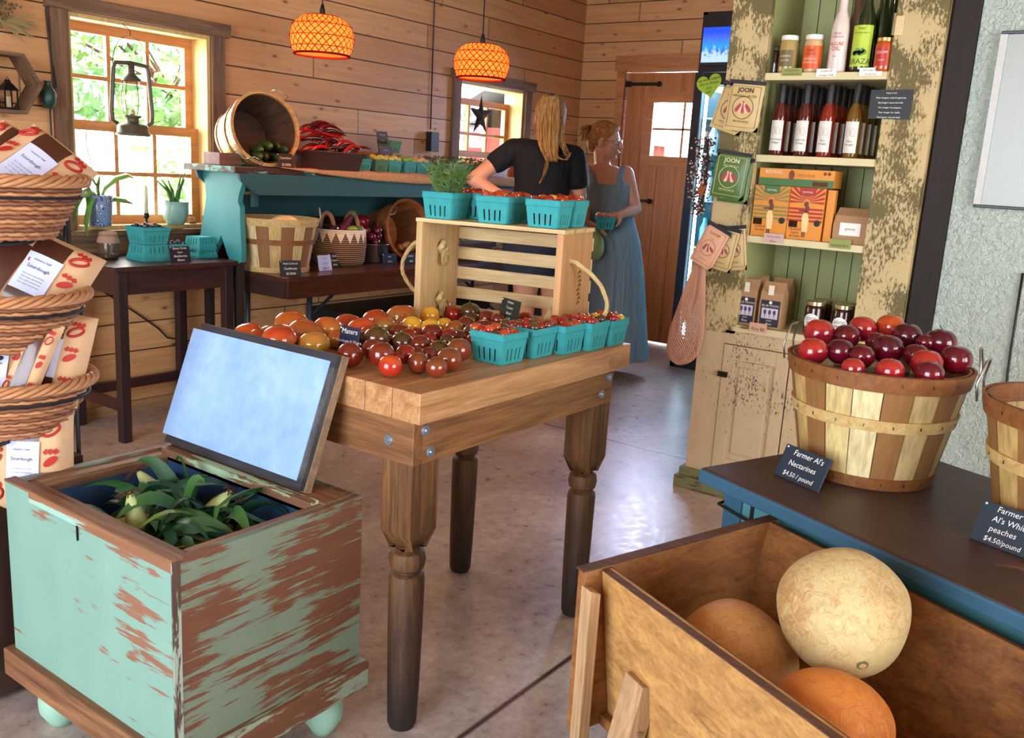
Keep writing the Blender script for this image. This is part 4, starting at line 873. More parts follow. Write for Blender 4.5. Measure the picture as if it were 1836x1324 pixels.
def ck(x, y, z=0): r = Matrix.Rotation(CK['a'], 3, 'Z') @ V(x, y, 0); return (CK['x'] + r.x, CK['y'] + r.y, TZ + z)
zc = CH + .0002
CB = [(.052, -.062, 'berry basket with feathery dill at the left end of the crate top', None), (.160, -.098, 'berry basket of small tomatoes on the crate top, behind the dill basket', ('RD', 'R1')), (.162, -.215, 'berry basket of small tomatoes in the back row of the crate top', ('R1', 'RD')), (.055, -.225, 'berry basket of small tomatoes at the middle front of the crate top', ('OR', 'R1')),
      (.055, -.372, 'berry basket with a yellow tomato at the right front of the crate top', ('RD', 'YE', 'R1')), (.162, -.375, 'berry basket at the far right corner of the crate top', ('RD', 'R1'))]
for x, y, lb, cols in CB:
    t = pulp_basket(ck(x, y, zc), CK['a'] + random.uniform(-.07, .07), 'teal ' + lb, .098, .072, group=None)
    if cols: fill(t, .098, .072, cols, lb.replace('berry ', '').replace(' of small tomatoes', '').replace(' with a yellow tomato', ''), 12)
    else: dillp = t.location.copy()
dm = [leafm('5a7d3a'), leafm('6f8f4a')]; t = thing('dill_bunch', 'feathery green dill bunch sprouting from the leftmost basket on the crate', 'herbs', tuple(dillp + V(0, 0, .004)))
mb = MB()
for k in range(70):
    a = random.random() * 2 * PI; s = random.uniform(.1, 1); base = V(math.cos(a) * .02, math.sin(a) * .02, .02); tip = base + V(math.cos(a) * .05 * s, math.sin(a) * .05 * s, random.uniform(.09, .135)); mid = base.lerp(tip, .5) + V(0, 0, .015)
    mb.tube([base, mid, tip], [.0011, .0008, .0004], 3, cap=False)
    for j in range(16):
        q = .35 + .65 * j / 16; p = base.lerp(mid, q * 2) if q < .5 else mid.lerp(tip, q * 2 - 1); dd = V(random.gauss(0, 1), random.gauss(0, 1), random.gauss(.4, .6)).normalized() * random.uniform(.012, .026)
        mb.tube([p, p + dd * .6, p + dd + V(0, 0, .003)], [.0007, .0006, .0003], 3, cap=False)
mb.out('fronds', dm[0], t)

# ---------------------------------------------------------------- chalk signs
def sign(bl, br, tl, plane, lines, label, board='1c2127', tilt=18, text=None, sizes=None, pin=True, mat=None, rot=0, th=.004, tcol=None):
    """small slate price sign leaning on its wire foot; bl, br, tl = its corners as the photograph shows them"""
    A = at(*bl, **plane); B = at(*br, **plane); B.z = A.z
    R = (B - A); wd = R.length; R.normalize(); nrm = ZV.cross(R); nrm.normalize()
    if nrm.dot(Vector(FW)) < 0: nrm = -nrm
    Uv = (ZV * math.cos(math.radians(tilt)) + nrm * math.sin(math.radians(tilt))).normalized(); pn = R.cross(Uv)
    ray = Vector(FW + RT * (tl[0] - CX) / F_PX - UP * (tl[1] - CY) / F_PX); k = pn.dot(A - Vector(C0)) / pn.dot(ray); T_ = Vector(C0) + ray * k
    h = (T_ - A).dot(Uv); sh = (T_ - A).dot(R); sh = max(-.3 * wd, min(.3 * wd, sh))
    A = A + V(0, 0, .001); t = thing('price_sign', label, 'sign', tuple(A)); TU = Uv * h + R * sh * .0
    MB().poly([A, A + R * wd, A + R * wd + TU, A + TU], -pn if pn.dot(Vector(FW)) < 0 else pn, th).out('board', mat or plain(board, .5, var=.3, ns=12), t, world=True, bevel=.001)
    MB().beam(A + R * wd * .5 + Uv * h * .55 + nrm * (th + .002), A + R * wd * .5 + nrm * (h * .62), .012, .003).out('foot', M['black'], t, world=True)
    n_ = len(lines); front = -nrm
    fn = pn if pn.dot(Vector(FW)) < 0 else -pn
    for i, (tx, sz, dx) in enumerate(lines):
        y = h * (1 - (i + .78) / (n_ + .15))
        o = A + R * (wd * (.5 + dx)) + Uv * y + fn * .0008
        lettering(tx, sz * h, text or M['chalktext'], t, o, R, Uv, shear=.12, bold=.0)
    if pin: MB().ball(A + R * wd * .06 + Uv * h * .93 + fn * .001, (.0022,) * 3, 8, 5).out('pin', M['white'], t, world=True)
    return t
sign((1387, 851), (1466, 885), (1409, 795), dict(z=BT), [("Farmer Al's", .24, .05), ('Nectarines', .23, .0), ('$4.50 / pound', .2, .0)], 'slate sign reading Nectarines in front of the full basket', '1d3040', 24)
sign((1737, 966), (1850, 1008), (1760, 895), dict(z=BT), [("Farmer", .2, -.05), ("Al's White", .2, .02), ('peaches', .2, -.05), ('$4.50/pound', .17, .0)], 'slate sign for white peaches at the frame edge by the second basket', '1d3040', 24)
sign((605, 634), (640, 641), (605, 583), dict(z=TZ), [('Maters', .26, 0), ('Heirloom & Slicers', .15, 0), ('$6.00', .2, 0)], 'navy sign among the big tomatoes on the butcher block', '10183c', 8)
sign((893, 573), (925, 583), (903, 534), dict(z=TZ + .035), [('Artisan', .17, 0), ('Tomato', .17, 0), ('Blend', .17, 0), ('$5.00', .17, 0)], 'dark green sign for artisan tomato blend leaning before the crate', '22302a', 10)
sign((307, 472), (343, 470), (302, 443), dict(z=SZ), [('Stone Circle', .2, 0), ('Farm', .17, 0), ('Blackberries', .19, 0), ('$6/pint', .18, 0)], 'dark sign for blackberries on the small side table', '1c1628', 12)
sign((503, 497), (541, 496), (500, 468), dict(z=FZ), [('Multi-Colored', .17, 0), ('Cauliflower', .19, 0), ('$2.00/lb', .2, 0)], 'black sign in front of the tall pale bushel basket', '15151c', 12)
sign((573, 487), (596, 485), (567, 459), dict(z=FZ), [('Fresh', .17, 0), ('Garden', .17, 0), ('Eggplant', .17, 0)], 'pale lavender card in front of the eggplant basket', 'a9b2dc', 12, text=plain('5a628c', .8), pin=False)
sign((590, 480), (613, 479), (586, 455), dict(z=FZ), [('Gypsy', .18, 0), ('Peppers', .18, 0), ('$4/lb', .18, 0)], 'charcoal sign half hidden by the pale lavender card', '1c2230', 12)
sign((619, 478), (650, 477), (616, 453), dict(z=FZ), [('Organic', .2, 0), ('Eggplant', .2, 0), ('$3/lb', .18, 0)], 'dark blue sign at the right side of the eggplant basket', '16284a', 12)
sign((687, 474), (712, 473), (683, 456), dict(z=FZ), [('Red', .22, 0), ('Onions', .2, 0)], 'navy sign inside the rope loop beside the steel pan', '141c38', 12)
sign((727, 474), (748, 473), (724, 454), dict(z=FZ), [('Shallots', .2, 0), ('$5/lb', .2, 0)], 'navy sign right of the red pepper bag, next to the crate', '141c38', 12)
sign((836, 466), (857, 466), (832, 453), dict(z=FZ), [('Leeks', .25, 0)], 'blue sign seen between the top slats of the crate', '2c3c64', 12)
sign((862, 467), (884, 467), (860, 454), dict(z=FZ), [('Beets', .25, 0)], 'light blue card right of the blue sign behind the crate slats', '8c9cc4', 12, pin=False)
sign((500, 302), (528, 301), (494, 275), dict(Y=3.425), [('Cucumbers', .22, 0), ('$2.00/lb', .24, 0)], 'dark sign standing at the mouth of the tipped bushel basket', '2a1c18', 12, text=plain('e8c9a8', .8))

# ---------------------------------------------------------------- bushel baskets
SV1 = stave_mat(['d9c283', 'c9a868', 'e3d3a0', 'd0b880'], 19, alt='94683a'); hoopb = wood('6b3c1c', '96602e', 'X', 2, .6); hoopl = wood('b08a4a', 'd8bc80', 'X', 2, .6)
def bushel(loc, rt, rb, h, label, cat='basket', hoop=(hoopb, hoopl, hoopb), sv=SV1, rot=None, handles=(0, PI), nst=19, group=None, rzh=0, wire=True):
    t = thing('bushel_basket', label, cat, loc, 0, group)
    if rot is not None: t.rotation_mode = 'QUATERNION'; t.rotation_quaternion = rot
    tube = []
    rr = lambda z: rb + (rt - rb) * z / h
    mb = MB(); vs = []
    for i in range(nst):
        a0 = 2 * PI * i / nst - PI; a1 = 2 * PI * (i + 1) / nst - PI; off = .0016 * (i % 2); gp = .004
        prof = [(rr(z) - .0 + off, z) for z in (0.004, h * .25, h * .5, h * .75, h - .004)]
        mb.lathe(prof, 3, a0=a0 + gp, a1=a1 - gp)
    mb.out('staves', sv, t, solid=.003, offset=-1)
    MB().lathe([(0, .006), (rb * .98, .006), (rb * .98, .012), (0, .012)], nst, a0=0).out('bottom', hoop[0], t)
    for (z0, z1, k, nm, e) in ((h - .034, h, 0, 'rim_band', .006), (h * .52, h * .52 + .024, 1, 'middle_band', .0052), (.0, .024, 2, 'bottom_band', .0045)):
        MB().lathe([(rr(z0) + .002, z0), (rr(z0) + e + .001, z0), (rr(z1) + e + .001, z1), (rr(z1) + .001, z1), (rr(z0) + .002, z0)], 40).out(nm, hoop[k], t, smooth=False)
        if nm == 'rim_band': MB().lathe([(rr(z0) - .004, z0), (rr(z0) - .008, z0), (rr(z1) - .008, z1), (rr(z1) - .003, z1), (rr(z0) - .004, z0)], 40).out('inner_rim_band', hoop[k], t)
    if wire:
        for a in handles:
            c = V(math.cos(a), math.sin(a), 0); s = V(-math.sin(a), math.cos(a), 0); q = rt + .009
            pts = [c * q + s * -.034 + V(0, 0, h - .022), c * (q + .004) + s * -.036 + V(0, 0, h + .01), c * (q - .004) + s * -.024 + V(0, 0, h + .052), c * (q - .004) + s * .024 + V(0, 0, h + .052), c * (q + .004) + s * .036 + V(0, 0, h + .01), c * q + s * .034 + V(0, 0, h - .022)]
            MB().tube(pts, .0022, 6).out('wire_handle', M['steel'], t, smooth=True)
    mb = MB()
    for i in range(nst):
        a = 2 * PI * (i + .5) / nst - PI
        for z, e in ((h - .016, .0072), (h * .52 + .012, .0062), (.012, .0056)):
            p = V(math.cos(a), math.sin(a), 0) * (rr(z) + e); mb.box(p + V(0, 0, z), (.002, .002, .006), rot=Matrix.Rotation(a, 3, 'Z'))
    mb.out('staples', M['darksteel'], t)
    return t
nb = V(1.985, .472, BT + .001)
bushel(tuple(nb), .180, .133, .243, 'pale bushel basket heaped with nectarines on the blue display table', handles=(PI * .52, -PI * .47))
nm_ = [tom_mat('7a1020', '5c0c1c', '4c0a1c', .16), tom_mat('9c1a20', '7c1224', 'a83024', .16), tom_mat('6a0c22', '4a0a20', '3c081c', .16), tom_mat('a8341c', '8a1a20', 'b8501c', .16)]
NL = [(765, 98, 72, 1, 'round red nectarine at the far left rim with a clear seam'), (895, 115, 62, 0, 'dark red nectarine second from the left in the back row'), (970, 78, 65, 1, 'red nectarine at the top middle left of the heap'), (1105, 65, 65, 3, 'orange red nectarine topping the heap'), (1180, 115, 70, 2, 'dark purple red nectarine right of the orange red one'),
      (735, 185, 70, 1, 'glossy red nectarine lowest at the left rim'), (865, 185, 65, 2, 'deep red nectarine in the front row second from the left'), (968, 210, 60, 0, 'shaded dark nectarine in the middle of the front row'), (1090, 175, 75, 2, 'big dark red nectarine with a deep seam in the centre'), (1268, 145, 46, 0, 'partly hidden nectarine behind the one with a stem'), (1360, 145, 72, 2, 'dark nectarine with a stem at the right of the heap'),
      (1225, 205, 60, 0, 'red nectarine between the centre and the right group'), (1275, 245, 75, 1, 'bright red nectarine near the right front rim'), (1415, 225, 75, 0, 'nectarine touching the right rim beside the wire handle'), (925, 268, 56, 1, 'nectarine only peeping over the middle of the front rim'), (1100, 280, 68, 1, 'nectarine low behind the front rim, under the centre one'), (1310, 300, 68, 0, 'nectarine lowest by the right front rim'), (1035, 140, 50, 0, 'nectarine hidden in the middle behind the big dark one')]
for x, y, r, m_, lb in NL:
    px, py = x / 2.648 + 1180, y / 2.648 + 560; rp = r / 2.648; d = depth(nb + V(0, 0, .25)) + (175 - y) * .00125; rad = rp * d / F_PX; c = at(px, py, d=d)
    # keep inside the basket
    dxy = V(c.x - nb.x, c.y - nb.y, 0); lim = .178 - rad * .9
    if dxy.length > lim: dxy = dxy.normalized() * lim; c = V(nb.x + dxy.x, nb.y + dxy.y, c.z)
    o = thing('nectarine', lb, 'nectarine', tuple(c), random.random() * 6, 'nectarines in the bushel basket')
    fn = lambda u: 1 - .05 * math.exp(-((math.atan2(u.y, u.x)) * 7) ** 2) * (1 - .3 * abs(u.z)) - .10 * math.exp(-((1 - u.z) * 12))
    MB().ball((0, 0, 0), (rad, rad, rad * .95), 32, 20, fn=fn).out('skin', nm_[m_], o, smooth=True)
    if 'with a stem' in lb: MB().tube([(0, 0, rad * .84), (.004, 0, rad * .98), (.008, 0, rad * 1.12)], .0014, 5).out('stem', stemm, o)
single('fruit_bed', MB().lathe([(0, .205), (.12, .205), (.15, .195), (.14, .15), (0, .15)], 20, tuple(nb)), nm_[2], 'mass of nectarines filling the bushel basket below the top layer', 'nectarines', smooth=True)['kind'] = 'stuff'
bushel((1.872, .062, BT + .001), .186, .135, .243, 'second bushel basket cut by the frame edge, holding pale peaches', handles=(PI * .5, -PI * .5))
for k, (x, y, z) in enumerate(((1.84, .10, .84), (1.90, .02, .845), (1.93, .11, .84), (1.80, .03, .84))): single('peach', MB().ball((x, y, z), .035, 20, 12), tom_mat('d8a878', 'c8765a', 'd8b088', .5), 'pale white peach down inside the second bushel basket', 'peach', 'white peaches', smooth=True)
bushel((2.888, 3.485, FZ + .001), .19, .145, .25, 'pale bushel basket with wide brown and cream staves on the folding table', hoop=(hoopl, hoopb, hoopl), sv=stave_mat(['d8c08a', 'e0cc98', 'caa868'], 19, alt='8a5a30'), handles=(PI * .75, -PI * .25))
p = V(2.888, 3.485, 0); single('cauliflower', MB().ball((p.x + .02, p.y - .03, FZ + .20), (.085, .085, .06), 20, 12, fn=lambda u: 1 + .05 * math.sin(17 * u.x) * math.sin(15 * u.y)), plain('e6cf9c', .7, bump=.5), 'cream cauliflower showing over the rim of the wide-staved bushel basket', 'cauliflower', smooth=True)
# tipped over baskets
def tipped(mouth, axis, r, rb, h, label, **k):
    ax = Vector(axis).normalized(); base = Vector(mouth) - ax * h
    q = ax.to_track_quat('Z', 'Y'); return bushel(tuple(base), r, rb, h, label, rot=q, **k), base, q
mo = at(477, 236, Y=3.50); lowz = BZ + .0
ax = V(-.18, -.95, .19).normalized()
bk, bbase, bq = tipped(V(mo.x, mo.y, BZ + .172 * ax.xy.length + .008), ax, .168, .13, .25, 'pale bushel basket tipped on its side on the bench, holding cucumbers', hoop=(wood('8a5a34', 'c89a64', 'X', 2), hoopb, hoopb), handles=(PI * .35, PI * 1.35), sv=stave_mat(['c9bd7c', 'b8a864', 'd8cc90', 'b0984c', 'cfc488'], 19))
_b = MB().lathe([(.124, .014), (.155, .24)], 38).out('inner_layer', wood('2a150c', '5c3820', 'Z', 2, .8), bk, smooth=True); MB().lathe([(0, .014), (.125, .014)], 38).out('shaded_bottom', wood('2a150c', '4a2c1a', 'X', 2, .8), bk)  # dark tones stand in for the shade inside the tipped basket
grm = [shiny('2a3818', .35), shiny('39481c', .35)]
for k, (x, y, dx, r) in enumerate(((460, 268, 0, .022), (475, 262, .04, .023), (492, 262, .09, .022), (458, 284, -.02, .02), (470, 285, .03, .022), (488, 288, .06, .02), (505, 268, .05, .02))):
    p = at(x, y, Y=3.52 + (k % 3) * .02); z = max(p.z, BZ + .05); a = V(-.35 + .1 * (k % 2), -.9, .1).normalized()
    single('cucumber', MB().tube([V(p.x, p.y, z) + a * (q - .5) * .15 + V(0, 0, -.01 * (2 * q - 1) ** 2) for q in [i / 8 for i in range(9)]], [.006, r * .8, r, r, r, r, r * .97, r * .75, .005], 12), grm[k % 2], 'dark green cucumber inside the tipped bushel basket', 'cucumber', 'cucumbers in the tipped basket', smooth=True)
mo = at(768, 398, Y=3.50); ax = V(-.05, -.98, .17).normalized(); ob = [wood('7a3c1a', 'b86a34', 'X', 2)] * 3
tipped(V(3.83, 3.50, FZ + .175), ax, .165, .125, .24, 'orange brown bushel basket tipped on its side, half behind the crate', hoop=ob, sv=stave_mat(['7a4420', '96582c', '6a3818', 'a86838'], 17), handles=(PI * .8,))
for k in range(9): single('potato', MB().ball((3.80 + .04 * (k % 3), 3.46 + .03 * (k // 3), FZ + .075 + .012 * (k % 2)), (.028, .022, .02), 12, 8), plain('8a6238', .7), 'brown potato in the mouth of the orange brown tipped basket', 'potato', 'potatoes in the tipped basket', smooth=True)
# ---------------------------------------------------------------- goods in the cupboard
NX = V(-1, 0, 0); RY = V(0, -1, 0)
def shelfpos(px, py, z, X=3.40): p = at(px, py, X=X); return V(X, p.y, z + .0008)
def label_patch(mb, r, z0, z1, half, c, n=10, e=.0006): return mb.lathe([(r + e, z0), (r + e, z1)], n, c, a0=PI - half, a1=PI + half)
def vessel(name, label, cat, p, prof, mat, lab=None, texts=(), group=None, cap=None, k=24):
    """bottle or jar facing the room; lab=(r,z0,z1,half angle,material)"""
    KV = 1.42; KR = 1.27; sc_ = lambda P: [(a * KR, b * KV) for a, b in P]; prof = sc_(prof); cap = (sc_(cap[0]), cap[1], cap[2]) if cap else None; lab = (lab[0] * KR, lab[1] * KV, lab[2] * KV, lab[3], lab[4]) if lab else None; texts = [(a, b * KV, c_ * KV, d_) for a, b, c_, d_ in texts]
    t = thing(name, label, cat, tuple(p), 0, group); MB().lathe(prof, k).out('body', mat, t, smooth=True)
    if cap: MB().lathe(cap[0], k).out(cap[2], cap[1], t, smooth=True).modifiers.new('e', 'EDGE_SPLIT').split_angle = .7
    if lab:
        r, z0, z1, hf, lm = lab; lo = label_patch(MB(), r, z0, z1, hf, (0, 0, 0)).out('paper_label', lm, t, smooth=True)
        for tx, sz, z, m in texts: lettering(tx, sz, m, lo, V(-(r + .0014), 0, z), RY, ZV, world=False, bend=r + .001, name='lettering')
    return t
gmat = glassm('green glass', (.05, .16, .03), .02); amber = lambda c: glassm('vinegar glass', hexc(c), .02, 1.35)
S1, S2, S3, S4 = 1.637, 1.345, 1.045, .70
darkliq = plain('2a0f0a', .12, Coat_Weight=.5)
jar = lambda r, h: [(0, 0), (r * .92, 0), (r, .006), (r, h * .78), (r * .9, h * .86), (r * .84, h * .88), (r * .84, h * .9), (0, h * .9)]
lidp = lambda r, h: [(r * .9, h * .87), (r * .93, h * .88), (r * .93, h * .985), (r * .86, h), (0, h)]
s = .00138
p = shelfpos(1411, 122, S1); vessel('jar', 'glass jar of tan nut butter with white lid, leftmost on the top shelf', 'jar', p, jar(.026, .092), plain('a89058', .2, Coat_Weight=.6), (.026, .015, .055, .9, plain('6a5c34', .5)), (('CASHEW', .007, .038, M['paper']), ('BUTTER', .006, .028, M['paper'])), cap=(lidp(.026, .092), M['white'], 'lid'))
p = shelfpos(1455, 123, S1); vessel('jar', 'jar with bright orange wrap label and white lid on the top shelf', 'jar', p, jar(.027, .092), plain('c8a878', .2, Coat_Weight=.6), (.027, .008, .064, 1.3, plain('d8561c', .4)), (('PURE', .008, .05, M['ink']), ('YELLOW', .007, .042, M['ink']), ('ORGANIC', .008, .030, M['paper']), ('COOKING OIL', .006, .022, M['paper'])), cap=(lidp(.027, .092), M['white'], 'lid'))
p = shelfpos(1499, 122, S1, 3.39); vessel('bottle', 'white oil bottle with red printing on the top shelf', 'bottle', p, [(0, 0), (.023, 0), (.025, .005), (.024, .10), (.020, .125), (.0115, .145), (.0105, .19), (.012, .192), (.012, .21), (0, .212)], plain('d8c8c0', .3), (.0246, .01, .1, .1, plain('d8c8c0', .3)), (('ALGAE', .006, .088, plain('b0362c', .5)), ('COOKING OIL', .005, .08, plain('b0362c', .5)), ('ALGAE', .012, .062, plain('c0281c', .5)), ('OIL', .014, .05, plain('c0281c', .5)), ('pure', .005, .035, plain('b0362c', .5))))
ol = [(0, 0), (.026, 0), (.028, .006), (.028, .105), (.025, .128), (.013, .158), (.011, .19), (.0125, .192), (.0125, .2), (0, .2)]
gl = plain('1c2a12', .08, Coat_Weight=.8)
p = shelfpos(1542, 122, S1, 3.40); t = vessel('bottle', 'dark green squeeze bottle with lime green label and cap on the top shelf', 'bottle', p, ol, gl, (.0283, .012, .108, 1.15, plain('b0c83c', .5)), (('"Sizzle"', .007, .098, M['ink']), ('extra virgin olive oil', .005, .089, M['ink']), ('GRAZA', .018, .018, plain('1f4a20', .5))), cap=([(.0125, .196), (.015, .2), (.014, .215), (.006, .24), (.0, .242)], plain('a8d01c', .4), 'cap'))
mb = MB()
for k in range(7): a = k * .9; mb.poly([V(-.0376, -.017 + .0057 * k, .064 + .006 * math.sin(k * 2)) + V(0, .0085 * math.cos(q * PI / 4), .0085 * math.sin(q * PI / 4)) for q in range(8)], (-1, 0, 0), .0006)
mb.out('label_drawing', plain('5c8a2c', .5), t)
p = shelfpos(1582, 120, S1, 3.385); vessel('jar', 'small squat jar of orange red sauce with gold lid, rightmost on the top shelf', 'jar', p, jar(.024, .078), plain('b8501c', .2, Coat_Weight=.6), (.024, .012, .055, .75, plain('b02a1c', .4)), (('SOOM', .009, .04, M['paper']), ('original', .005, .024, M['paper'])), cap=(lidp(.024, .078), plain('c8a060', .3, .8), 'lid'))
p = shelfpos(1527, 108, S1, 3.50); vessel('bottle', 'dusky tall bottle behind the white one on the top shelf', 'bottle', p, [(0, 0), (.024, 0), (.024, .12), (.0125, .15), (.0125, .2), (0, .2)], plain('6a4a40', .3))
for i, (x, q) in enumerate(((1572, 3.47), (1590, 3.54))): p = shelfpos(x, 110, S1, q); vessel('bottle', 'dark olive oil bottle in the row behind the lime labelled one', 'bottle', p, ol, gl, group='olive oil bottles in the back row')
p = shelfpos(1390, 118, S1, 3.46); vessel('jar', 'dark jar half hidden by the left stile on the top shelf', 'jar', p, jar(.024, .07), darkliq, cap=(lidp(.024, .07), plain('3a342c', .5), 'lid'))
vb = [(0, 0), (.0195, 0), (.021, .004), (.021, .098), (.018, .115), (.009, .135), (.0085, .16), (0, .16)]
vcap = ([(.0098, .128), (.0105, .13), (.0105, .178), (.0095, .18), (0, .18)], M['black'], 'neck_sleeve')
names = [('Herb Garlic', 'Vinegar', '521410', 'first vinegar bottle from the left, reading Herb Garlic Vinegar'), ('Fig & Leaf', 'Vinegar', '4c1610', 'second vinegar bottle from the left, reading Fig and Leaf'), ('Rice', 'Vinegar', '7a1c10', 'third vinegar bottle from the left, with reddest vinegar'), ('Rice', 'Vinegar', '6a4a14', 'fourth vinegar bottle from the left, with amber vinegar')]
pear = plain('b08a4a', .6)
for i, (px, (a, b, c, lb)) in enumerate(zip((1391, 1435, 1476, 1524), names)):
    vm = plain(c, .08, var=.1, Coat_Weight=.9)
    for k in range(4):
        p = shelfpos(px, 275, S2, 3.40); p.x += k * .062; p.y -= k * .004
        if k == 0:
            t = vessel('vinegar_bottle', lb, 'bottle', p, vb, vm, (.0212, .012, .088, .95, plain('d8d4cc', .5)), ((a, .0075, .038, M['ink']), (b, .0075, .03, M['ink'])), cap=vcap)
            mb = MB()
            for q in (-.006, .006): mb.tube([V(-.0285, 1.4 * (q + .0055 * math.cos(u)), 1.42 * (.060 + .008 * math.sin(u) + (.004 if 1 < u < 2.1 else 0))) for u in [2 * PI * j / 16 for j in range(16)]], .0004, 4, closed=True)
            mb.out('pear_drawing', pear, t)
        else: vessel('vinegar_bottle', 'dark capped vinegar bottle standing behind the front row, column %s' % ords[i], 'bottle', p, vb, vm, (.0212, .012, .088, .95, plain('d8d4cc', .5)), cap=vcap, group='vinegar bottles behind column %s' % ords[i])
def ybox(name, label, cat, px0, px1, z0, h, dp, X=3.385, mat=None, group=None):
    y0 = at(px0, 400, X=X).y; y1 = at(px1, 400, X=X).y; t = thing(name, label, cat, (X, (y0 + y1) / 2, z0), 0, group); w2 = abs(y0 - y1) / 2
    MB().box2((0, -w2, .0005), (dp, w2, h)).out('carton', mat, t, bevel=.0008); return t, w2
orange = plain('d88a2c', .5); red_ = plain('a82418', .5); green_ = plain('3f6a34', .5); sun_ = plain('e8b45c', .5)
def sheetbox(mb, y0, y1, z0, z1, e=.0008): return mb.box2((-e, y0, z0), (0, y1, z1))
def cracker(px0, px1, lb, topm, hue, lines):
    t, w = ybox('cracker_box', lb, 'box', px0, px1, S3, .19, .09, mat=orange); mb = MB(); c = V(-.0008, 0, .137)
    for k in range(13):
        a0, a1 = PI * (k - .3) / 12, PI * (k + .3) / 12; rr_ = lambda a: min(w / max(abs(math.cos(a)), 1e-3), (.19 - .137) / max(math.sin(a), 1e-3)) * .98
        mb.add([c + V(0, -math.cos(a0) * .012, math.sin(a0) * .012), c + V(0, -math.cos(a1) * .012, math.sin(a1) * .012), c + V(0, -math.cos(a1) * rr_(a1), math.sin(a1) * rr_(a1)), c + V(0, -math.cos(a0) * rr_(a0), math.sin(a0) * rr_(a0))], [(0, 1, 2, 3)])
    mb.out('sun_rays', hue, t); MB().add([(-.0011, .030, .19), (-.0011, -.030, .19), (-.0011, -.030, .165), (-.0011, 0, .158), (-.0011, .030, .165)], [(0, 1, 2, 3, 4)]).out('brand_banner', topm, t)
    mb = MB()
    for k in range(4): sheetbox(mb, -w * .98, w * .98, .066 + k * .014, .074 + k * .014)
    mb.out('field_stripes', hue, t)
    f = MB(); x = -.0014
    f.poly([(x, -.014, .03), (x, .006, .03), (x, .012, .082), (x, .006, .098), (x, -.009, .098), (x, -.015, .074)], (-1, 0, 0), .0006); f.out('figure_apron', plain('e8c88c', .6), t)
    f = MB(); f.ball((x, 0, .130), (.0006, .009, .0105), 10, 8); f.box((x, -.005, .112), (.001, .014, .022)).box((x, .012, .106), (.001, .026, .006)).box((x, -.004, .020), (.001, .004, .02)).box((x, .003, .020), (.001, .004, .02)); f.out('figure', plain('6a3420', .6), t)
    MB().poly([V(-.0016, -w * .72, .064) + V(0, .012 * math.cos(q), .012 * math.sin(q)) for q in [2 * PI * j / 16 for j in range(16)]], (-1, 0, 0), .0005).out('round_seal', M['ink'], t)
    MB().box2((-.001, w * .4, .044), (0, w * .9, .068)).out('clear_window', plain('2c1c10', .1), t)
    lettering('REVIVAL', .0105, M['paper'], t, V(-.0022, 0, .170), RY, ZV, world=False); 
    for i, l in enumerate(lines): lettering(l, .0125, plain('5a1c10', .6), t, V(-.0022, w * .48, .034 - i * .0125), RY, ZV, world=False)
    return t
cracker(1347, 1410, 'orange cracker box with green banner on the third shelf, at the left', green_, plain('8a7a3c', .5), ('Seeds &', 'Sea Salt')); t = cracker(1411, 1474, 'orange cracker box with red banner on the third shelf', red_, red_, ('Roasted', 'Garlic', '& Chile'))
for k in range(3): ybox('cracker_box', 'edge of an orange cracker box standing behind the red banner one, %s in the row' % ords[k + 1], 'box', 1478, 1492, S3, .186 - k * .002, .026, 3.39 + k * .028, orange, 'cracker boxes behind')
t, w = ybox('pasta_box', 'long flat orange and green pasta box lying on top of the cracker boxes', 'box', 1352, 1486, S3 + .1915, .062, .09, 3.383, mat=orange)
MB().box2((-.0008, -w * .99, .0), (0, w * .99, .027)).out('green_band', green_, t); lettering('REVIVAL', .018, M['paper'], t, V(-.0012, w * .6, .043), RY, ZV, world=False); lettering('LINGUINE', .016, plain('a85a1c', .5), t, V(-.0012, -w * .25, .035), RY, ZV, world=False); MB().box2((-.001, -w * .85, .004), (0, -w * .45, .020)).out('clear_window', plain('5a3c28', .1), t)
MB().poly([V(-.0014, w * .12, .040) + V(0, .011 * math.cos(q), .018 * math.sin(q)) for q in [2 * PI * j / 12 for j in range(12)]], (-1, 0, 0), .0005).out('printed_figure', plain('7a3c20', .6), t)
for q in (0.75, .86): MB().poly([V(-.001, -w * q, .050) + V(0, .006 * math.cos(u), .006 * math.sin(u)) for u in [2 * PI * j / 12 for j in range(12)]], (-1, 0, 0), .0005).out('round_badge', plain('6a3420', .6), t)
def paper_bag(px0, px1, z0, h, label, X=3.385, lean=0, dp=.05, mat=None, group=None):
    y0 = at(px0, 500, X=X).y; y1 = at(px1, 500, X=X).y; t = thing('paper_bag', label, 'bag', (X, (y0 + y1) / 2, z0), lean, group); w = abs(y0 - y1) / 2; h *= 1.38; dp *= 1.3
    mb = MB(); pr = [(0, 1, 1), (.5, 1.04, 1.0), (.78, 1.0, .8), (.9, .98, .35), (1.0, .97, .08)]; vs = []
    for q, a, b in pr: vs += [(dp / 2 * (1 - b), -w * a, h * q + .0005), (dp / 2 * (1 - b), w * a, h * q + .0005), (dp / 2 * (1 + b), w * a, h * q + .0005), (dp / 2 * (1 + b), -w * a, h * q + .0005)]
    mb.add(vs, [(4 * j + i, 4 * j + (i + 1) % 4, 4 * j + 4 + (i + 1) % 4, 4 * j + 4 + i) for j in range(4) for i in range(4)] + [(3, 2, 1, 0), (16, 17, 18, 19)])
    mb.out('bag_body', mat or M['kraft'], t, bevel=.001); return t, w
t, w = paper_bag(1482, 1543, S3, .092, 'plain kraft paper bag with white label, slumped at the right of the third shelf', dp=.07); MB().box2((-.0012, -w * .6, .030), (-.0004, w * .62, .075)).out('paper_label', M['white'], t)
lettering('granola', .012, M['ink'], t, V(-.0016, 0, .050), RY, ZV, world=False)
navy = plain('1c1e34', .5)
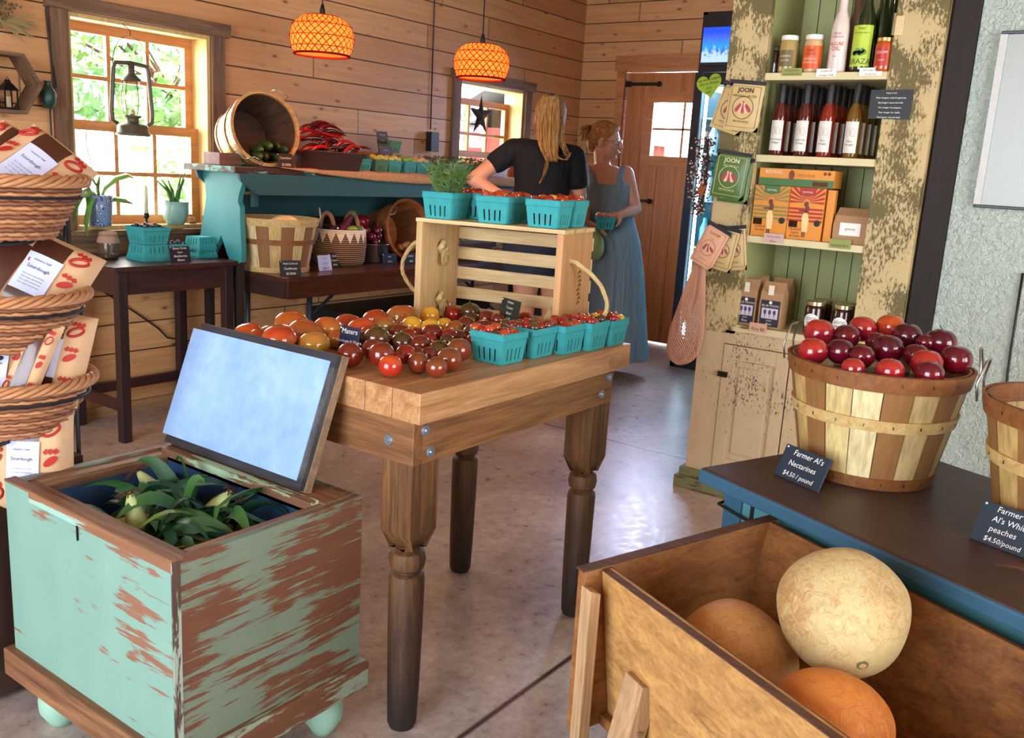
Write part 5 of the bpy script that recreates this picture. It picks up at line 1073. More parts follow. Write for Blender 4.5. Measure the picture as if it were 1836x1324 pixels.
for i, (a, b, X, lb) in enumerate(((1325, 1361, 3.385, 'left kraft rice bag with navy label in the front row of the bottom shelf'), (1367, 1408, 3.375, 'right kraft rice bag with navy label in the front row of the bottom shelf'))):
    t, w = paper_bag(a, b, S4, .128, lb, X); MB().box2((-.0012, -w * .85, .008), (-.0004, w * .85, .108)).out('navy_label', navy, t); MB().box2((-.0016, -w * .72, .038), (-.0008, w * .72, .078)).out('label_picture', plain('c8c0cc', .6), t)
    lettering('BLUE MOON', .0115, M['paper'], t, V(-.0018, 0, .084), RY, ZV, world=False); lettering('Rice', .013, M['paper'], t, V(-.0018, 0, .014), RY, ZV, world=False); lettering('ACRES', .007, M['paper'], t, V(-.0018, 0, .028), RY, ZV, world=False)
    MB().poly([V(-.0012, 0, .100) + V(0, .0062 * math.cos(u), .0062 * math.sin(u)) for u in [2 * PI * j / 14 for j in range(14)]], (-1, 0, 0), .0006).out('moon_emblem', M['white'], t)
    mb = MB()
    for k in (-1, 0, 1): mb.poly([V(-.0018, k * w * .42, .063) + V(0, .006 * math.cos(u), .010 * math.sin(u)) for u in [2 * PI * j / 8 for j in range(8)]], (-1, 0, 0), .0004); mb.box((-.002, k * w * .42, .048), (.0004, .002, .014))
    mb.out('plant_drawing', plain('4a3a6a', .6), t); MB().box2((.004, -w * .15, .128), (.003, w * .35, .165)).out('seal_strip', M['paper'], t)
for k in range(4): paper_bag(1340 + 22 * (k % 3), 1375 + 22 * (k % 3), S4, .128 + .001 * k, 'brown kraft rice bag in the back rows of the bottom shelf', 3.47 + .072 * (k // 2), group='rice bags in the back', dp=.045) if k != 1 else None
for i, (px, X, lb) in enumerate(((1457, 3.405, 'left mason jar of dark preserve with round white sticker'), (1508, 3.405, 'right mason jar of dark preserve with round white sticker'), (1470, 3.49, 'mason jar behind the left stickered jar, only its lid showing'), (1519, 3.49, 'mason jar behind the right stickered jar, only its lid showing'))):
    p = shelfpos(px, 590, S4, X); r = .0285; t = vessel('preserve_jar', lb, 'jar', p, jar(r, .088), darkliq, cap=(lidp(r, .088), plain('c8b890', .25, .8), 'lid')); r *= 1.27
    if i < 2:
        mb = MB(); n = 24
        for j in range(n): a0, a1 = 2 * PI * j / n, 2 * PI * (j + 1) / n; q = lambda a, k=1: V(-(r + .001) * math.cos(.030 * math.cos(a) * k / r), (r + .001) * math.sin(.030 * math.cos(a) * k / r), .050 + .030 * math.sin(a) * k); mb.add([q(0, 0), q(a0, .5), q(a1, .5)], [(0, 1, 2)]); mb.add([q(a0, .5), q(a0), q(a1), q(a1, .5)], [(0, 1, 2, 3)])
        mb.out('round_sticker', M['white'], t); lettering('GOOD', .015, M['ink'], t, V(-r - .002, 0, .056), RY, ZV, world=False, bend=r + .002); lettering('BRINE', .012, M['ink'], t, V(-r - .002, 0, .042), RY, ZV, world=False, bend=r + .002)
def tag_card(px0, px1, py0, py1, m, lb, tx=None, X=None):
    X = X or (FX + .0); a = at(px0, py1, X=X - .0025); b = at(px1, py0, X=X - .0025); w = abs(a.y - b.y); h = abs(b.z - a.z); t = thing('shelf_tag', lb, 'tag', (X - .0045, (a.y + b.y) / 2, a.z)); MB().box2((0, -w / 2, 0), (.001, w / 2, h)).out('card', m, t)
    for i, l in enumerate(tx or ()): lettering(l, min(h * .8 / len(tx), w * 1.75 / max(map(len, tx))), M['ink'] if m != M['chalk'] else M['chalktext'], t, V(-.0004, 0, h * (1 - (i + .8) / len(tx))), RY, ZV, world=False)
gt = plain('8a9048', .6); SX = FX + .004
tag_card(1401, 1439, 122, 136, gt, 'olive green price tag under the tan jar', ('Georgia Grinders', 'cashew butter $14'), SX); tag_card(1463, 1501, 123, 138, M['white'], 'white price tag in the middle of the top shelf', ('ALGAE OIL', 'cooking oil $28'), SX); tag_card(1540, 1583, 121, 136, M['white'], 'white price tag with dark ends at the right of the top shelf', ('Extra virgin olive', 'oil sizzle $16'), SX)
tag_card(1369, 1406, 421, 434, plain('c8a8a0', .6), 'pinkish price tag under the cracker boxes', ('Revival crackers', '$9 each'), SX); tag_card(1486, 1527, 431, 444, gt, 'green price tag under the kraft bag', ('Granola $12',), SX); tag_card(1343, 1376, 582, 594, plain('c89a80', .6), 'small terracotta coloured tag under the rice bags', ('Rice $8',), FX - .012)
t_ = tag_card(1556, 1638, 161, 213, M['chalk'], 'dark information card overlapping the right stile beside the vinegar', ('keep it real', 'Farm vinegars, a barrel aged mix', 'Fig vinegar: sweet and mild', 'Fire vinegar: hot peppers', 'Pear vinegar: for salads', 'Herb garlic: rich and dark'), FX - .003)
# ---- packs hanging on the left stile, net bag, dried wreath
def pack(px, py, w, h, rz, X, m, m2, label, top, mid, low):
    """hanging snack pouch: centre pixel, width and height in metres, tilt in the face plane"""
    w *= 1.52; h *= 1.5; c = at(px, py, X=X); t = thing('snack_pouch', label, 'pouch', tuple(c)); r = RY * math.cos(rz) + ZV * math.sin(rz); u = ZV * math.cos(rz) - RY * math.sin(rz)
    def P(a, b, e=0): return r * a + u * b + V(-e, 0, 0)
    mb = MB(); n = 8; vs = []
    for s_ in (-1, 1):
        for j in range(n + 1):
            for i in range(n + 1): a = i / n * 2 - 1; b = j / n * 2 - 1; vs.append(P(a * w / 2, b * h / 2, s_ * .010 * (1 - a ** 4) * (1 - b ** 2) ** .7))
    m_ = (n + 1) ** 2; fs = []
    for j in range(n):
        for i in range(n): q = j * (n + 1) + i; fs += [(q, q + 1, q + n + 2, q + n + 1), (m_ + q, m_ + q + n + 1, m_ + q + n + 2, m_ + q + 1)]
    mb.add(vs, fs).out('pouch', m, t, smooth=True); ink = m2
    MB().add([P(-w / 2 - .004, h / 2 - .006, .004), P(w / 2 + .004, h / 2 - .006, .004), P(w / 2 + .004, h / 2 + .008, .004), P(-w / 2 - .004, h / 2 + .008, .004)], [(0, 1, 2, 3)]).out('hanging_clip', M['black'], t, solid=.004)
    fr = MB(); e = .0112
    for a0, b0, a1, b1 in ((-.42, -.42, .42, -.42), (.42, -.42, .42, .42), (.42, .42, -.42, .42), (-.42, .42, -.42, -.42)): 
        for q in range(6): pa = P((a0 + (a1 - a0) * q / 6) * w, (b0 + (b1 - b0) * q / 6) * h, .0045); pb = P((a0 + (a1 - a0) * (q + 1) / 6) * w, (b0 + (b1 - b0) * (q + 1) / 6) * h, .0045); fr.beam(pa, pb, .0012, .001)
    fr.out('printed_frame', ink, t); cc = 20
    MB().tube([P(w * .30 * math.cos(2 * PI * k / cc), -.02 * h + w * .30 * math.sin(2 * PI * k / cc), e) for k in range(cc)], .0010, 4, closed=True).out('printed_ring', ink, t)
    for k in range(5): a = (k - 2) * .5; MB().ball(P(math.sin(a) * w * .12, -.04 * h + math.cos(a) * .0 + w * .04, e - .0005), (.0006, w * .075, w * .17), 10, 8, rot=Matrix.Rotation(-a * .8 - rz * 0, 3, 'X')).out('pistachio_print', plain('d8b890', .6) if k % 2 else plain('a03c4c', .6), t)
    lettering(top, w * .17, ink, t, P(0, h * .30, .0085), r, u, world=False, bold=.0006); lettering(mid, w * .085, ink, t, P(0, h * .20, .0112), r, u, world=False); lettering(low, w * .085, ink, t, P(0, -h * .33, .0100), r, u, world=False)
    return t
tanp = plain('c8ac74', .5, var=.1); inkb = plain('3a2418', .6); grp = plain('4a6a2c', .4, var=.15); grw = plain('d8d8a8', .6); X_ = FX - .014
pack(1312, 196, .082, .112, -.28, X_ - .004, tanp, inkb, 'tan pistachio pouch behind, tilted left, in the top cluster', 'JOON', 'ORIGINAL', 'PISTACHIOS'); pack(1334, 192, .088, .115, -.08, X_ - .026, tanp, inkb, 'front tan pistachio pouch of the top cluster on the cupboard stile', 'JOON', 'ORIGINAL SALTED', 'PISTACHIOS')
pack(1318, 325, .08, .108, -.06, X_ - .002, grp, grw, 'rear green pistachio pouch in the middle cluster', 'JOON', 'DILL', 'PISTACHIOS'); pack(1309, 316, .088, .112, -.1, X_ - .024, grp, grw, 'front green dill pickle pistachio pouch on the cupboard stile', 'JOON', 'DILL PICKLE', 'PISTACHIOS')
pink = plain('b8784c', .6)
pack(1318, 447, .058, .108, .16, X_ + .0, tanp, plain('4a5a3c', .6), 'rightmost tan pouch of the fanned bottom cluster', 'JOON', 'HERB', 'ALMONDS'); pack(1298, 448, .06, .108, -.16, X_ - .022, tanp, plain('4a5a3c', .6), 'middle tan pouch of the fanned bottom cluster', 'JOON', 'HERB', 'ALMONDS'); pack(1272, 443, .066, .108, -.42, X_ - .044, plain('d8a888', .6), pink, 'leftmost pinkish pouch fanned out in the bottom cluster', 'LOOP', 'CHILI', 'MANGO')
# mesh produce bag
c = at(1262, 470, X=FX - .02); t = thing('mesh_bag', 'empty pink beige cotton net bag hanging from the edge of the cupboard', 'bag', (c.x, c.y + .02, c.z - .42)); H_ = .44; mb = MB()
prof = lambda q: (.012 + .058 * min(1, q * 1.5) ** .8) * (1 if q < .8 else math.sqrt(max(.02, 1 - ((q - .8) / .2) ** 2)))
ctr = lambda q: V(-.01, -.01 + .05 * q, H_ * (1 - q))
n_ = 40
for s_ in (-1, 1):
    for k in range(n_):
        pts = []
        for j in range(40): q = .05 + .95 * j / 39; a = 2 * PI * k / n_ + s_ * q * 5; r = prof(q) * (1 + .12 * math.sin(3 * a)); pts.append(ctr(q) + V(math.cos(a) * r * .45, math.sin(a) * r, 0))
        mb.tube(pts, .0015, 3, cap=False)
mb.out('netting', plain('c8957a', .9), t)
mb = MB()
for k in range(7): a = k * .9; mb.ribbon([V(.0, 0, H_ + .04) + V(0, .008 * math.sin(a), 0), ctr(.1) + V(-.012, .01 * math.sin(a), 0), ctr(.35) + V(-.02, .024 * math.sin(a), 0), ctr(.6) + V(-.02, .014 * math.sin(a + .6), 0)], [.005, .009, .010, .003], (0, 1, .1), .5)
mb.out('folded_cloth', plain('b98a6e', .85), t, solid=.0012)
# wreath of dried flowers
c = at(1272, 315, X=FX + .0); t = thing('dried_wreath', 'dark dried flower wreath with red and white specks hanging by the cupboard edge', 'wreath', (c.x - .03, c.y + .01, c.z - .14)); m1, m2, m3 = MB(), MB(), MB()
for k in range(26): a = random.random() * 6.28; m1.tube([V(.02, -.005, .01 + .01 * k), V(.01 * math.cos(a), .012 * math.sin(a) - .005, .03 + .0102 * k), V(.02 * math.cos(a) - .005, .03 * abs(math.sin(a)) + .0, .02 + .0105 * k)], .0012, 3)
for k in range(520):
    z = random.uniform(-.01, .28); a = random.random() * 6.28; r = random.uniform(.2, 1) * (.052 if z > .03 else .03); p = V(math.cos(a) * r * .5 - .004, math.sin(a) * r + .006 + .012 * math.sin(z * 12), z); (m2 if k % 3 else m3).ball(p, random.uniform(.0022, .0048), 5, 4)
m1.tube([V(0, .0, 0), V(0, -.01, .1), V(0, -.008, .2), V(0, 0, .28)], .007, 6)
m1.out('twigs', plain('2c1610', .9), t); m2.out('dark_flowers', plain('4a1418', .9), t); m3.out('pale_flowers', plain('b8a898', .9), t)
single('hang_tag', MB().box((c.x - .05, c.y + .005, c.z - .055), (.002, .028, .044), rot=Matrix.Rotation(.4, 3, 'X')), plain('8a4a20', .8), 'small brown paper tag hanging from the dried wreath', 'tag')
# ---- whiteboard and cord on the textured wall
a = at(1797, 62, X=XC - .012); b = at(1744, 366, X=XC - .012); t = thing('whiteboard', 'whiteboard with slim grey frame mounted on the textured pale wall', 'whiteboard', (XC, a.y - .5, b.z)); yl = (a.y + b.y) / 2
MB().box2((XC - .012, yl - 1.2, b.z), (XC - .002, yl, a.z)).out('board', plain('9a9f9a', .3, var=.03), t, world=True)
mb = MB(); mb.box2((XC - .02, yl - .022, b.z), (XC - .001, yl, a.z)).out('side_frame', plain('b9bab4', .4), t, world=True); MB().box2((XC - .02, yl - 1.2, a.z), (XC - .001, yl, a.z + .01)).out('top_frame', M['darksteel'], t, world=True, bevel=.003); MB().box2((XC - .02, yl - 1.2, b.z - .01), (XC - .001, yl, b.z)).out('bottom_frame', plain('2c3a34', .4), t, world=True, bevel=.003)
q0 = at(1834, 490, X=XC - .006); q1 = at(1815, 610, X=XC - .006); q2 = at(1808, 660, X=XC - .006)
single('power_cord', MB().tube([q0, q1, q2, q2 + V(-.0, -.01, -.2), V(q2.x, q2.y - .02, .02)], .004, 6), M['black'], 'thin dark cord running down the textured wall at the right edge', 'cord', smooth=True)

# ---------------------------------------------------------------- things on the small side table and window sill
p = at(255, 468, z=SZ) + V(.045, .02, 0); pulp_basket((p.x, p.y, SZ + .0008), .05, 'upside down teal berry basket under the berry filled one on the side table', .135, .07, flip=True, group=None); t = pulp_basket((p.x, p.y, SZ + .073), .05, 'teal berry basket with dark berries stacked on the upside down one', .135, .075, group=None)
def berries(t, s, h, lb, n=16, m=None):
    for k in range(n): i, j = k % 4, k // 4; single('blackberry', MB().ball(t.location + V((i - 1.5) * s * .22, (j - 1.5) * s * .22, h * .93 + .004 * (k % 3)), .0105, 8, 6, fn=lambda u: 1 + .1 * math.sin(9 * u.x) * math.sin(9 * u.z)), m or plain('241428', .3), lb, 'blackberry', lb.replace('blackberry', 'blackberries'), smooth=True)
berries(t, .135, .075, 'dark blackberry in the tall stacked basket on the side table')
p = at(297, 468, z=SZ) + V(.05, .06, 0); t = pulp_basket((p.x + .03, p.y, SZ + .0008), 0, 'teal berry basket of blackberries behind the dark sign on the side table', .10, .07, group=None); berries(t, .10, .07, 'dark blackberry in the basket behind the sign', 12)
p = at(347, 464, z=SZ) + V(.05, .05, 0); pulp_basket((p.x + .015, p.y - .01, SZ + .0008), .1, 'lower of two upside down teal baskets at the right end of the side table', .11, .05, flip=True, group=None); pulp_basket((p.x + .015, p.y - .01, SZ + .034), .14, 'upper of two upside down teal baskets at the right end of the side table', .105, .062, flip=True, group=None)
p = at(288, 462, z=SZ) + V(.0, .07, 0); pulp_basket((p.x - .01, p.y + .03, SZ + .0008), .1, 'small bright blue berry basket peeking out behind the stacked ones', .085, .06, group=None)
p = at(188, 464, z=SZ); p = V(p.x + .01, p.y - .015, SZ + .0006); t = thing('mason_jar', 'mason jar with cloth cover and a little dark liquid on the side table', 'jar', tuple(p)); jg = plain('5a4638', .12, var=.2, Coat_Weight=.5, Alpha=.55)
MB().lathe([(0, .002), (.040, .002), (.043, .01), (.044, .075), (.040, .092), (.034, .10), (.034, .108)], 24).out('glass_body', jg, t, smooth=True); MB().lathe([(0, .001), (.0395, .004), (.0415, .012), (.0415, .024), (0, .024)], 24).out('dark_liquid', darkliq, t, smooth=True)
MB().lathe([(0, .118), (.033, .117), (.0365, .110), (.036, .10), (.041, .092), (.047, .075), (.044, .07)], 24).out('cloth_cover', plain('a08270', .9, bump=.4), t, smooth=True); MB().lathe([(.0365, .101), (.039, .103), (.0385, .107), (.036, .107)], 20).out('string', plain('8a6a50', .9), t)
WZ = .866 + .018
def pot(name, label, c, prof, m, group=None): t = thing(name, label, 'plant', tuple(c)); MB().lathe(prof, 28).out('pot', m, t, smooth=True); return t
def swirl():
    t_ = NT('blue swirled glaze'); v = t_.voro(t_.vec(), 34); w = t_.math('SINE', t_.math('MULTIPLY', v, 42)); return t_.set(t_.mix(t_.ramp(w, [(.45, 0.), (.6, 1.)]), hexc('3a5a8c'), hexc('a8b4c4')), .15)
p = at(180, 414, Y=3.905); t = pot('potted_orchid', 'orchid in a blue swirl patterned pot on the left window sill', V(p.x, 3.905, WZ), [(0, 0), (.044, 0), (.048, .004), (.053, .07), (.058, .135), (.055, .137), (.050, .12), (0, .115)], swirl())
lg = leafm('4f7a34', rough=.35); lg2 = leafm('6a9a44', rough=.35)
for pts, ws, m in (([(0, 0, .11), (-.01, 0, .17), (-.05, -.01, .215), (-.11, -.02, .235)], [.012, .022, .03, .006], lg), ([(0, 0, .11), (.02, -.01, .17), (.07, -.02, .215), (.13, -.02, .23), (.16, -.02, .215)], [.008, .016, .02, .016, .003], lg2), ([(0, 0, .11), (-.04, -.01, .15), (-.10, -.02, .12), (-.13, -.02, .02)], [.012, .024, .03, .005], lg), ([(0, 0, .11), (-.05, -.03, .12), (-.085, -.05, .02), (-.09, -.05, -.04)], [.01, .022, .024, .004], lg2), ([(.02, 0, .115), (.06, -.02, .125), (.11, -.03, .12), (.145, -.03, .10)], [.01, .02, .022, .003], lg), ([(0, .01, .11), (-.005, .01, .18), (.01, .01, .22)], [.012, .022, .004], lg2)):
    pp = [Vector(q) for q in pts]; fine = [pp[0]]
    for i in range(len(pp) - 1): fine += [pp[i].lerp(pp[i + 1], k / 3) for k in (1, 2, 3)]
    wf = [ws[0]] 
    for i in range(len(ws) - 1): wf += [ws[i] + (ws[i + 1] - ws[i]) * k / 3 for k in (1, 2, 3)]
    MB().ribbon(fine, wf, (.2, .8, .5), .3).out('leaf', m, t, smooth=True, solid=.002, offset=0)
MB().tube([(0, 0, .12), (-.03, 0, .25), (-.05, 0, .36), (-.045, 0, .43)], .002, 5).out('support_stick', plain('b8863c', .7), t); MB().tube([(.0, 0, .12), (-.05, -.01, .25), (-.08, -.01, .34), (-.085, -.01, .42)], .0015, 5).out('flower_stem', plain('7a8a3c', .7), t)
p = at(315, 413, Y=3.915); t = pot('potted_aloe', 'spiky aloe in a ribbed grey green pot on the left window sill', V(p.x, 3.915, WZ), [(0, 0), (.036, 0), (.040, .004), (.055, .03), (.062, .06), (.060, .085), (.062, .105), (.066, .110), (.062, .110), (.055, .095), (0, .09)], painted('7a9a90', '4a5a50', 'Z', .42, 2, 60, .25, paint2='8fb0a4', st=.03))
for k in range(11): a = k * 2.4; s_ = .5 + .5 * ((k * 7) % 5) / 4; tip = V(math.cos(a) * .12 * s_, math.sin(a) * .04 * s_, .13 + .14 * (1.2 - s_ * .7)); m_ = V(tip.x * .4, tip.y * .4, .10 + .06); MB().tube([V(tip.x * .1, 0, .085), m_, tip], [.008, .0065, .0008], 6).out('leaf', leafm('3f6a30') if k % 3 else leafm('7a4a30'), t, smooth=True)
p = at(263, 408, Y=3.90); t = thing('candlestick', 'pale candle in a dark metal holder on the left window sill', 'candle', (p.x, 3.90, WZ)); MB().lathe([(0, 0), (.026, 0), (.022, .006), (.006, .012), (.005, .03), (.012, .036), (.013, .056), (0, .056)], 16).out('holder', M['iron'], t, smooth=True); MB().lathe([(.0, .05), (.0095, .05), (.0085, .17), (.004, .183), (0, .184)], 14).out('candle', plain('c8c49a', .5), t, smooth=True); MB().tube([(0, 0, .18), (0, 0, .193)], .0008, 4).out('wick', M['black'], t)
p = at(346, 408, Y=3.95); single('sash_lock', MB().tube([V(p.x - .02, 3.96, WZ + .002), V(p.x - .02, 3.95, WZ + .03), V(p.x + .005, 3.945, WZ + .032), V(p.x + .01, 3.945, WZ + .02)], .003, 6).box((p.x + .0, 3.955, WZ + .006), (.035, .02, .011)), M['steel'], 'small metal catch lying at the right end of the left window sill', 'catch')
# hanging lantern in the window
hc = at(236, 160, Y=3.87); t = thing('oil_lantern', 'old oil lantern with glass globe hanging in the left window', 'lantern', (hc.x, 3.87, 1.285)); lm = plain('5a5648', .5, .5, .3)
MB().lathe([(0, 0), (.072, 0), (.074, .008), (.068, .014), (.066, .04), (.056, .05), (.030, .056), (.026, .075), (.038, .082), (.038, .088), (0, .088)], 28).out('fount', lm, t, smooth=True)
mb = MB(); fr = [(-.073, .05), (-.095, .062), (-.098, .1), (-.084, .28), (-.075, .305), (0, .312), (.075, .305), (.084, .28), (.098, .1), (.095, .062), (.073, .05)]; mb.tube([(x, 0, z) for x, z in fr], .0095, 8).out('side_tubes', lm, t, smooth=True)
MB().lathe([(.042, .235), (.040, .245), (.02, .262), (.015, .27), (.015, .312), (0, .312)], 18).out('chimney', lm, t, smooth=True); MB().lathe([(.034, .088), (.043, .12), (.048, .16), (.040, .21), (.034, .235)], 24).out('glass_globe', M['pane'], t, smooth=True)
mb = MB()
for s_ in (-1, 1): mb.tube([(s_ * .04, .0, .09), (s_ * .052, 0, .16), (s_ * .038, 0, .235)], .0018, 5); mb.tube([(0, s_ * .04, .09), (0, s_ * .052, .16), (0, s_ * .038, .235)], .0018, 5)
mb.out('globe_guard', lm, t); MB().lathe([(0, .088), (.012, .088), (.009, .11), (0, .115)], 10).out('burner', plain('b8a888', .4, .5), t, smooth=True); MB().tube([(-.086, 0, .27)] + [(-.085 * math.cos(a), 0, .30 + .125 * math.sin(a)) for a in [PI * i / 16 for i in range(17)]] + [(.086, 0, .27)], .0014, 5).out('bail_handle', M['iron'], t, smooth=True); MB().tube([(0, 0, .424), (.002, 0, .445), (0, 0.05, .475), (0, .06, .48)], .0016, 5).out('hook', M['iron'], t)
# star in the far window
c = at(863, 208, Y=3.90); t = thing('star_ornament', 'dark metal barn star hanging in the far window', 'star', (c.x, 3.905, c.z)); vs = [V(0, -.022, 0), V(0, .0, 0)]
for k in range(10): a = PI / 2 + k * PI / 5; r = .135 if k % 2 == 0 else .052; vs.append(V(r * math.cos(a) * .9, 0, r * math.sin(a)))
MB().add(vs, [(0, 2 + k, 2 + (k + 1) % 10) for k in range(10)] + [(1, 2 + (k + 1) % 10, 2 + k) for k in range(10)]).out('star', plain('3a2f2c', .5, .4, .4), t); MB().tube([(0, 0, .13), (0, 0.01, .17), (0, .02, .18)], .0015, 4).out('wire', M['iron'], t)
# hexagon shelf with a tiny lantern
c = at(2, 148, Y=3.88); R_h = .135; t = thing('hexagon_shelf', 'dark wooden hexagon shelf hung on the wall at the left edge', 'shelf', (c.x + .0, YA - .11, c.z - R_h * .866)); hx_ = [V(R_h * 1.0 * math.cos(k * PI / 3), 0, R_h * .866 * 1.0 + R_h * math.sin(k * PI / 3)) for k in range(6)]
for k in range(6): a, b = hx_[k], hx_[(k + 1) % 6]; ci = V(0, 0, R_h * .866); ai, bi_ = a.lerp(ci, .12), b.lerp(ci, .12); MB().poly([a, b, bi_, ai], (0, 1, 0), .109).out('side_board', M['trim'], t)
t2 = thing('candle_lantern', 'tiny dark metal lantern with candle standing inside the hexagon shelf', 'lantern', (c.x + .02, YA - .06, c.z - R_h * .866 + .0155)); mb = MB(); mb.box((0, 0, .004), (.056, .056, .008))
for sx in (-1, 1):
    for sy in (-1, 1): mb.box((sx * .024, sy * .024, .04), (.005, .005, .07))
mb.add([(-.030, -.030, .074), (.030, -.030, .074), (.030, .030, .074), (-.030, .030, .074), (-.012, -.012, .102), (.012, -.012, .102), (.012, .012, .102), (-.012, .012, .102)], [(3, 2, 1, 0), (4, 5, 6, 7), (0, 1, 5, 4), (1, 2, 6, 5), (2, 3, 7, 6), (3, 0, 4, 7)]); mb.ball((0, 0, .106), (.013, .013, .010), 8, 6).tube([(-.008, 0, .114), (0, 0, .126), (.008, 0, .114)], .0015, 4)
mb.out('frame', M['iron'], t2); MB().lathe([(0, .008), (.009, .008), (.009, .05), (0, .05)], 10).out('candle', M['cream'], t2)
# dried plants in the top left corner, cords
c = at(6, 20, Y=3.86); t = thing('dried_bouquet', 'dried wheat and flower bouquet hanging in the top left corner', 'dried flowers', (c.x, 3.87, c.z - .1)); m1, m2 = MB(), MB()
for k in range(200): m1.ball((random.gauss(-.03, .035), random.gauss(0, .02), .12 + random.gauss(0, .035)), random.uniform(.003, .007), 5, 4)
for k in range(26): a = random.uniform(-.9, .5); L = random.uniform(.08, .15); e = V(math.cos(a) * L, random.uniform(-.03, .02), math.sin(a) * L * .7 + .06); m2.tube([V(-.03, 0, .07), e * .6 + V(0, 0, .03), e], [.002, .004, .0008], 4)
m1.out('flower_heads', plain('6a5a3c', .95), t); m2.out('stalks', plain('9a8458', .9), t)
def cord(pts, label, r=.004, m=None): return single('cord', MB().tube([at(x, y, Y=YA - q) for x, y, q in pts], r, 6), m or M['black'], label, 'cord', smooth=True)
cord([(80, -60, .012), (83, 20, .012), (90, 90, .012), (101, 155, .03), (92, 162, .03), (90, 200, .03), (97, 330, .03), (103, 385, .03), (107, 425, .03), (126, 463, .02), (150, 500, .012), (245, 562, .012), (285, 590, .012), (300, 606, .012), (418, 622, .012), (520, 700, .012)], 'black power cord running down the wall beside the left window and behind the side table')
single('clay_vase', MB().lathe([(0, 0), (.018, 0), (.03, .03), (.032, .06), (.018, .085), (.012, .10), (.016, .11)], 14, tuple(at(88, 195, Y=3.87))), plain('1c3a34', .4), 'small dark green glass drop hanging by the left window casing', 'ornament', smooth=True)
cord([(781, -60, .008), (779, 0, .008), (772, 232, .008)], 'thin dark cable dropping down the back wall between the pendants to the plug box'); cord([(770, 275, .01), (768, 292, .015), (766, 330, .02)], 'short pale cord below the black plug box', .003, plain('b0a898', .5))
a = at(764, 236, Y=YA); b = at(777, 272, Y=YA); single('plug_box', MB().box2((a.x, YA - .045, b.z), (b.x, YA - .001, a.z)), M['black'], 'small black plug box on the back wall above the herb baskets', 'plug', bevel=.003)

# ---------------------------------------------------------------- woven pendant lamps
def bamboo(ct, cd, fd):
    t_ = NT('lit bamboo'); tr = t_.n('BsdfTranslucent'); di = t_.n('BsdfDiffuse'); tr.inputs[0].default_value = (*hexc(ct), 1); di.inputs[0].default_value = (*hexc(cd), 1); mx = t_.n('MixShader'); mx.inputs[0].default_value = fd; t_.l(tr.outputs[0], mx.inputs[1]); t_.l(di.outputs[0], mx.inputs[2]); t_.l(mx.outputs[0], t_.out.inputs[0]); return t_.m
BAM = bamboo('a8301c', '7c1c10', .7); LIN = bamboo('e27c4a', 'd0683c', .45)
def pendant(c, R, label, power):
    t = thing('pendant_lamp', label, 'lamp', (c.x, c.y, c.z)); H_ = R * 1.16; mb = MB(); prof = lambda q: (R * float(np.interp(q, [0, .06, .15, .28, .42, .58, .75, .88, 1], [.46, .62, .77, .90, .97, 1, .98, .93, .85])), H_ * (1 - q * .82 - .18 * q * q))
    n = 26
    for s_ in (-1, 1):
        for k in range(n):
            vs = []; m = 14
            for j in range(m + 1):
                q = j / m; r, z = prof(q); a = 2 * PI * k / n + s_ * q * 1.25; w = .0027; e = .0006 * s_ + .0007 * (1 if (j + k) % 2 else -1); rr_ = r + e
                vs += [V(rr_ * math.cos(a) - w * math.sin(a), rr_ * math.sin(a) + w * math.cos(a), z), V(rr_ * math.cos(a) + w * math.sin(a), rr_ * math.sin(a) - w * math.cos(a), z)]
            mb.add(vs, [(2 * j, 2 * j + 1, 2 * j + 3, 2 * j + 2) for j in range(m)])
    for q in (0.02, .3, .6, .85): r, z = prof(q); mb.tube([(r * math.cos(a) * 1.01, r * math.sin(a) * 1.01, z) for a in [2 * PI * i / 36 for i in range(36)]], .0016, 4, closed=True)
    mb.out('woven_shade', BAM, t); MB().lathe([(prof(q)[0] * .975, prof(q)[1]) for q in [i / 16 for i in range(17)]], 40).out('inner_layer', LIN, t, smooth=True); r, z = prof(1); MB().tube([(r * math.cos(a), r * math.sin(a), z) for a in [2 * PI * i / 36 for i in range(36)]], .005, 6, closed=True).out('rim_ring', BAM, t, smooth=True)
    r0, z0 = prof(0); mb = MB()
    for k in range(24): a = 2 * PI * k / 24; mb.beam((.01 * math.cos(a), .01 * math.sin(a), H_ + .004), (r0 * math.cos(a), r0 * math.sin(a), H_), .006, .0012)
    mb.out('shade_top', BAM, t); MB().lathe([(0, H_ + .045), (.006, H_ + .045), (.012, H_ + .02), (.014, H_ - .01), (.018, H_ - .03), (.018, H_ - .055), (0, H_ - .055)], 14).out('socket', M['black'], t, smooth=True)
    MB().ball((0, 0, H_ - .095), (.026, .026, .036), 14, 10).out('bulb', glow('ffbf6c', 40), t, smooth=True); MB().tube([(0, 0, H_ + .04), (0, 0, 2.998 - c.z)], .0032, 6).out('cable', M['black'], t, smooth=True)
    bulb_light((c.x, c.y, c.z + H_ - .095), power)
a = at(577, 103, Y=3.15); pendant(V(a.x, a.y, a.z + .01), .139, 'left woven red bamboo pendant lamp glowing near the back wall', 40); a = at(862, 145, Y=2.80); pendant(V(a.x, a.y, a.z + .01), .133, 'right woven red bamboo pendant lamp above the women', 32)
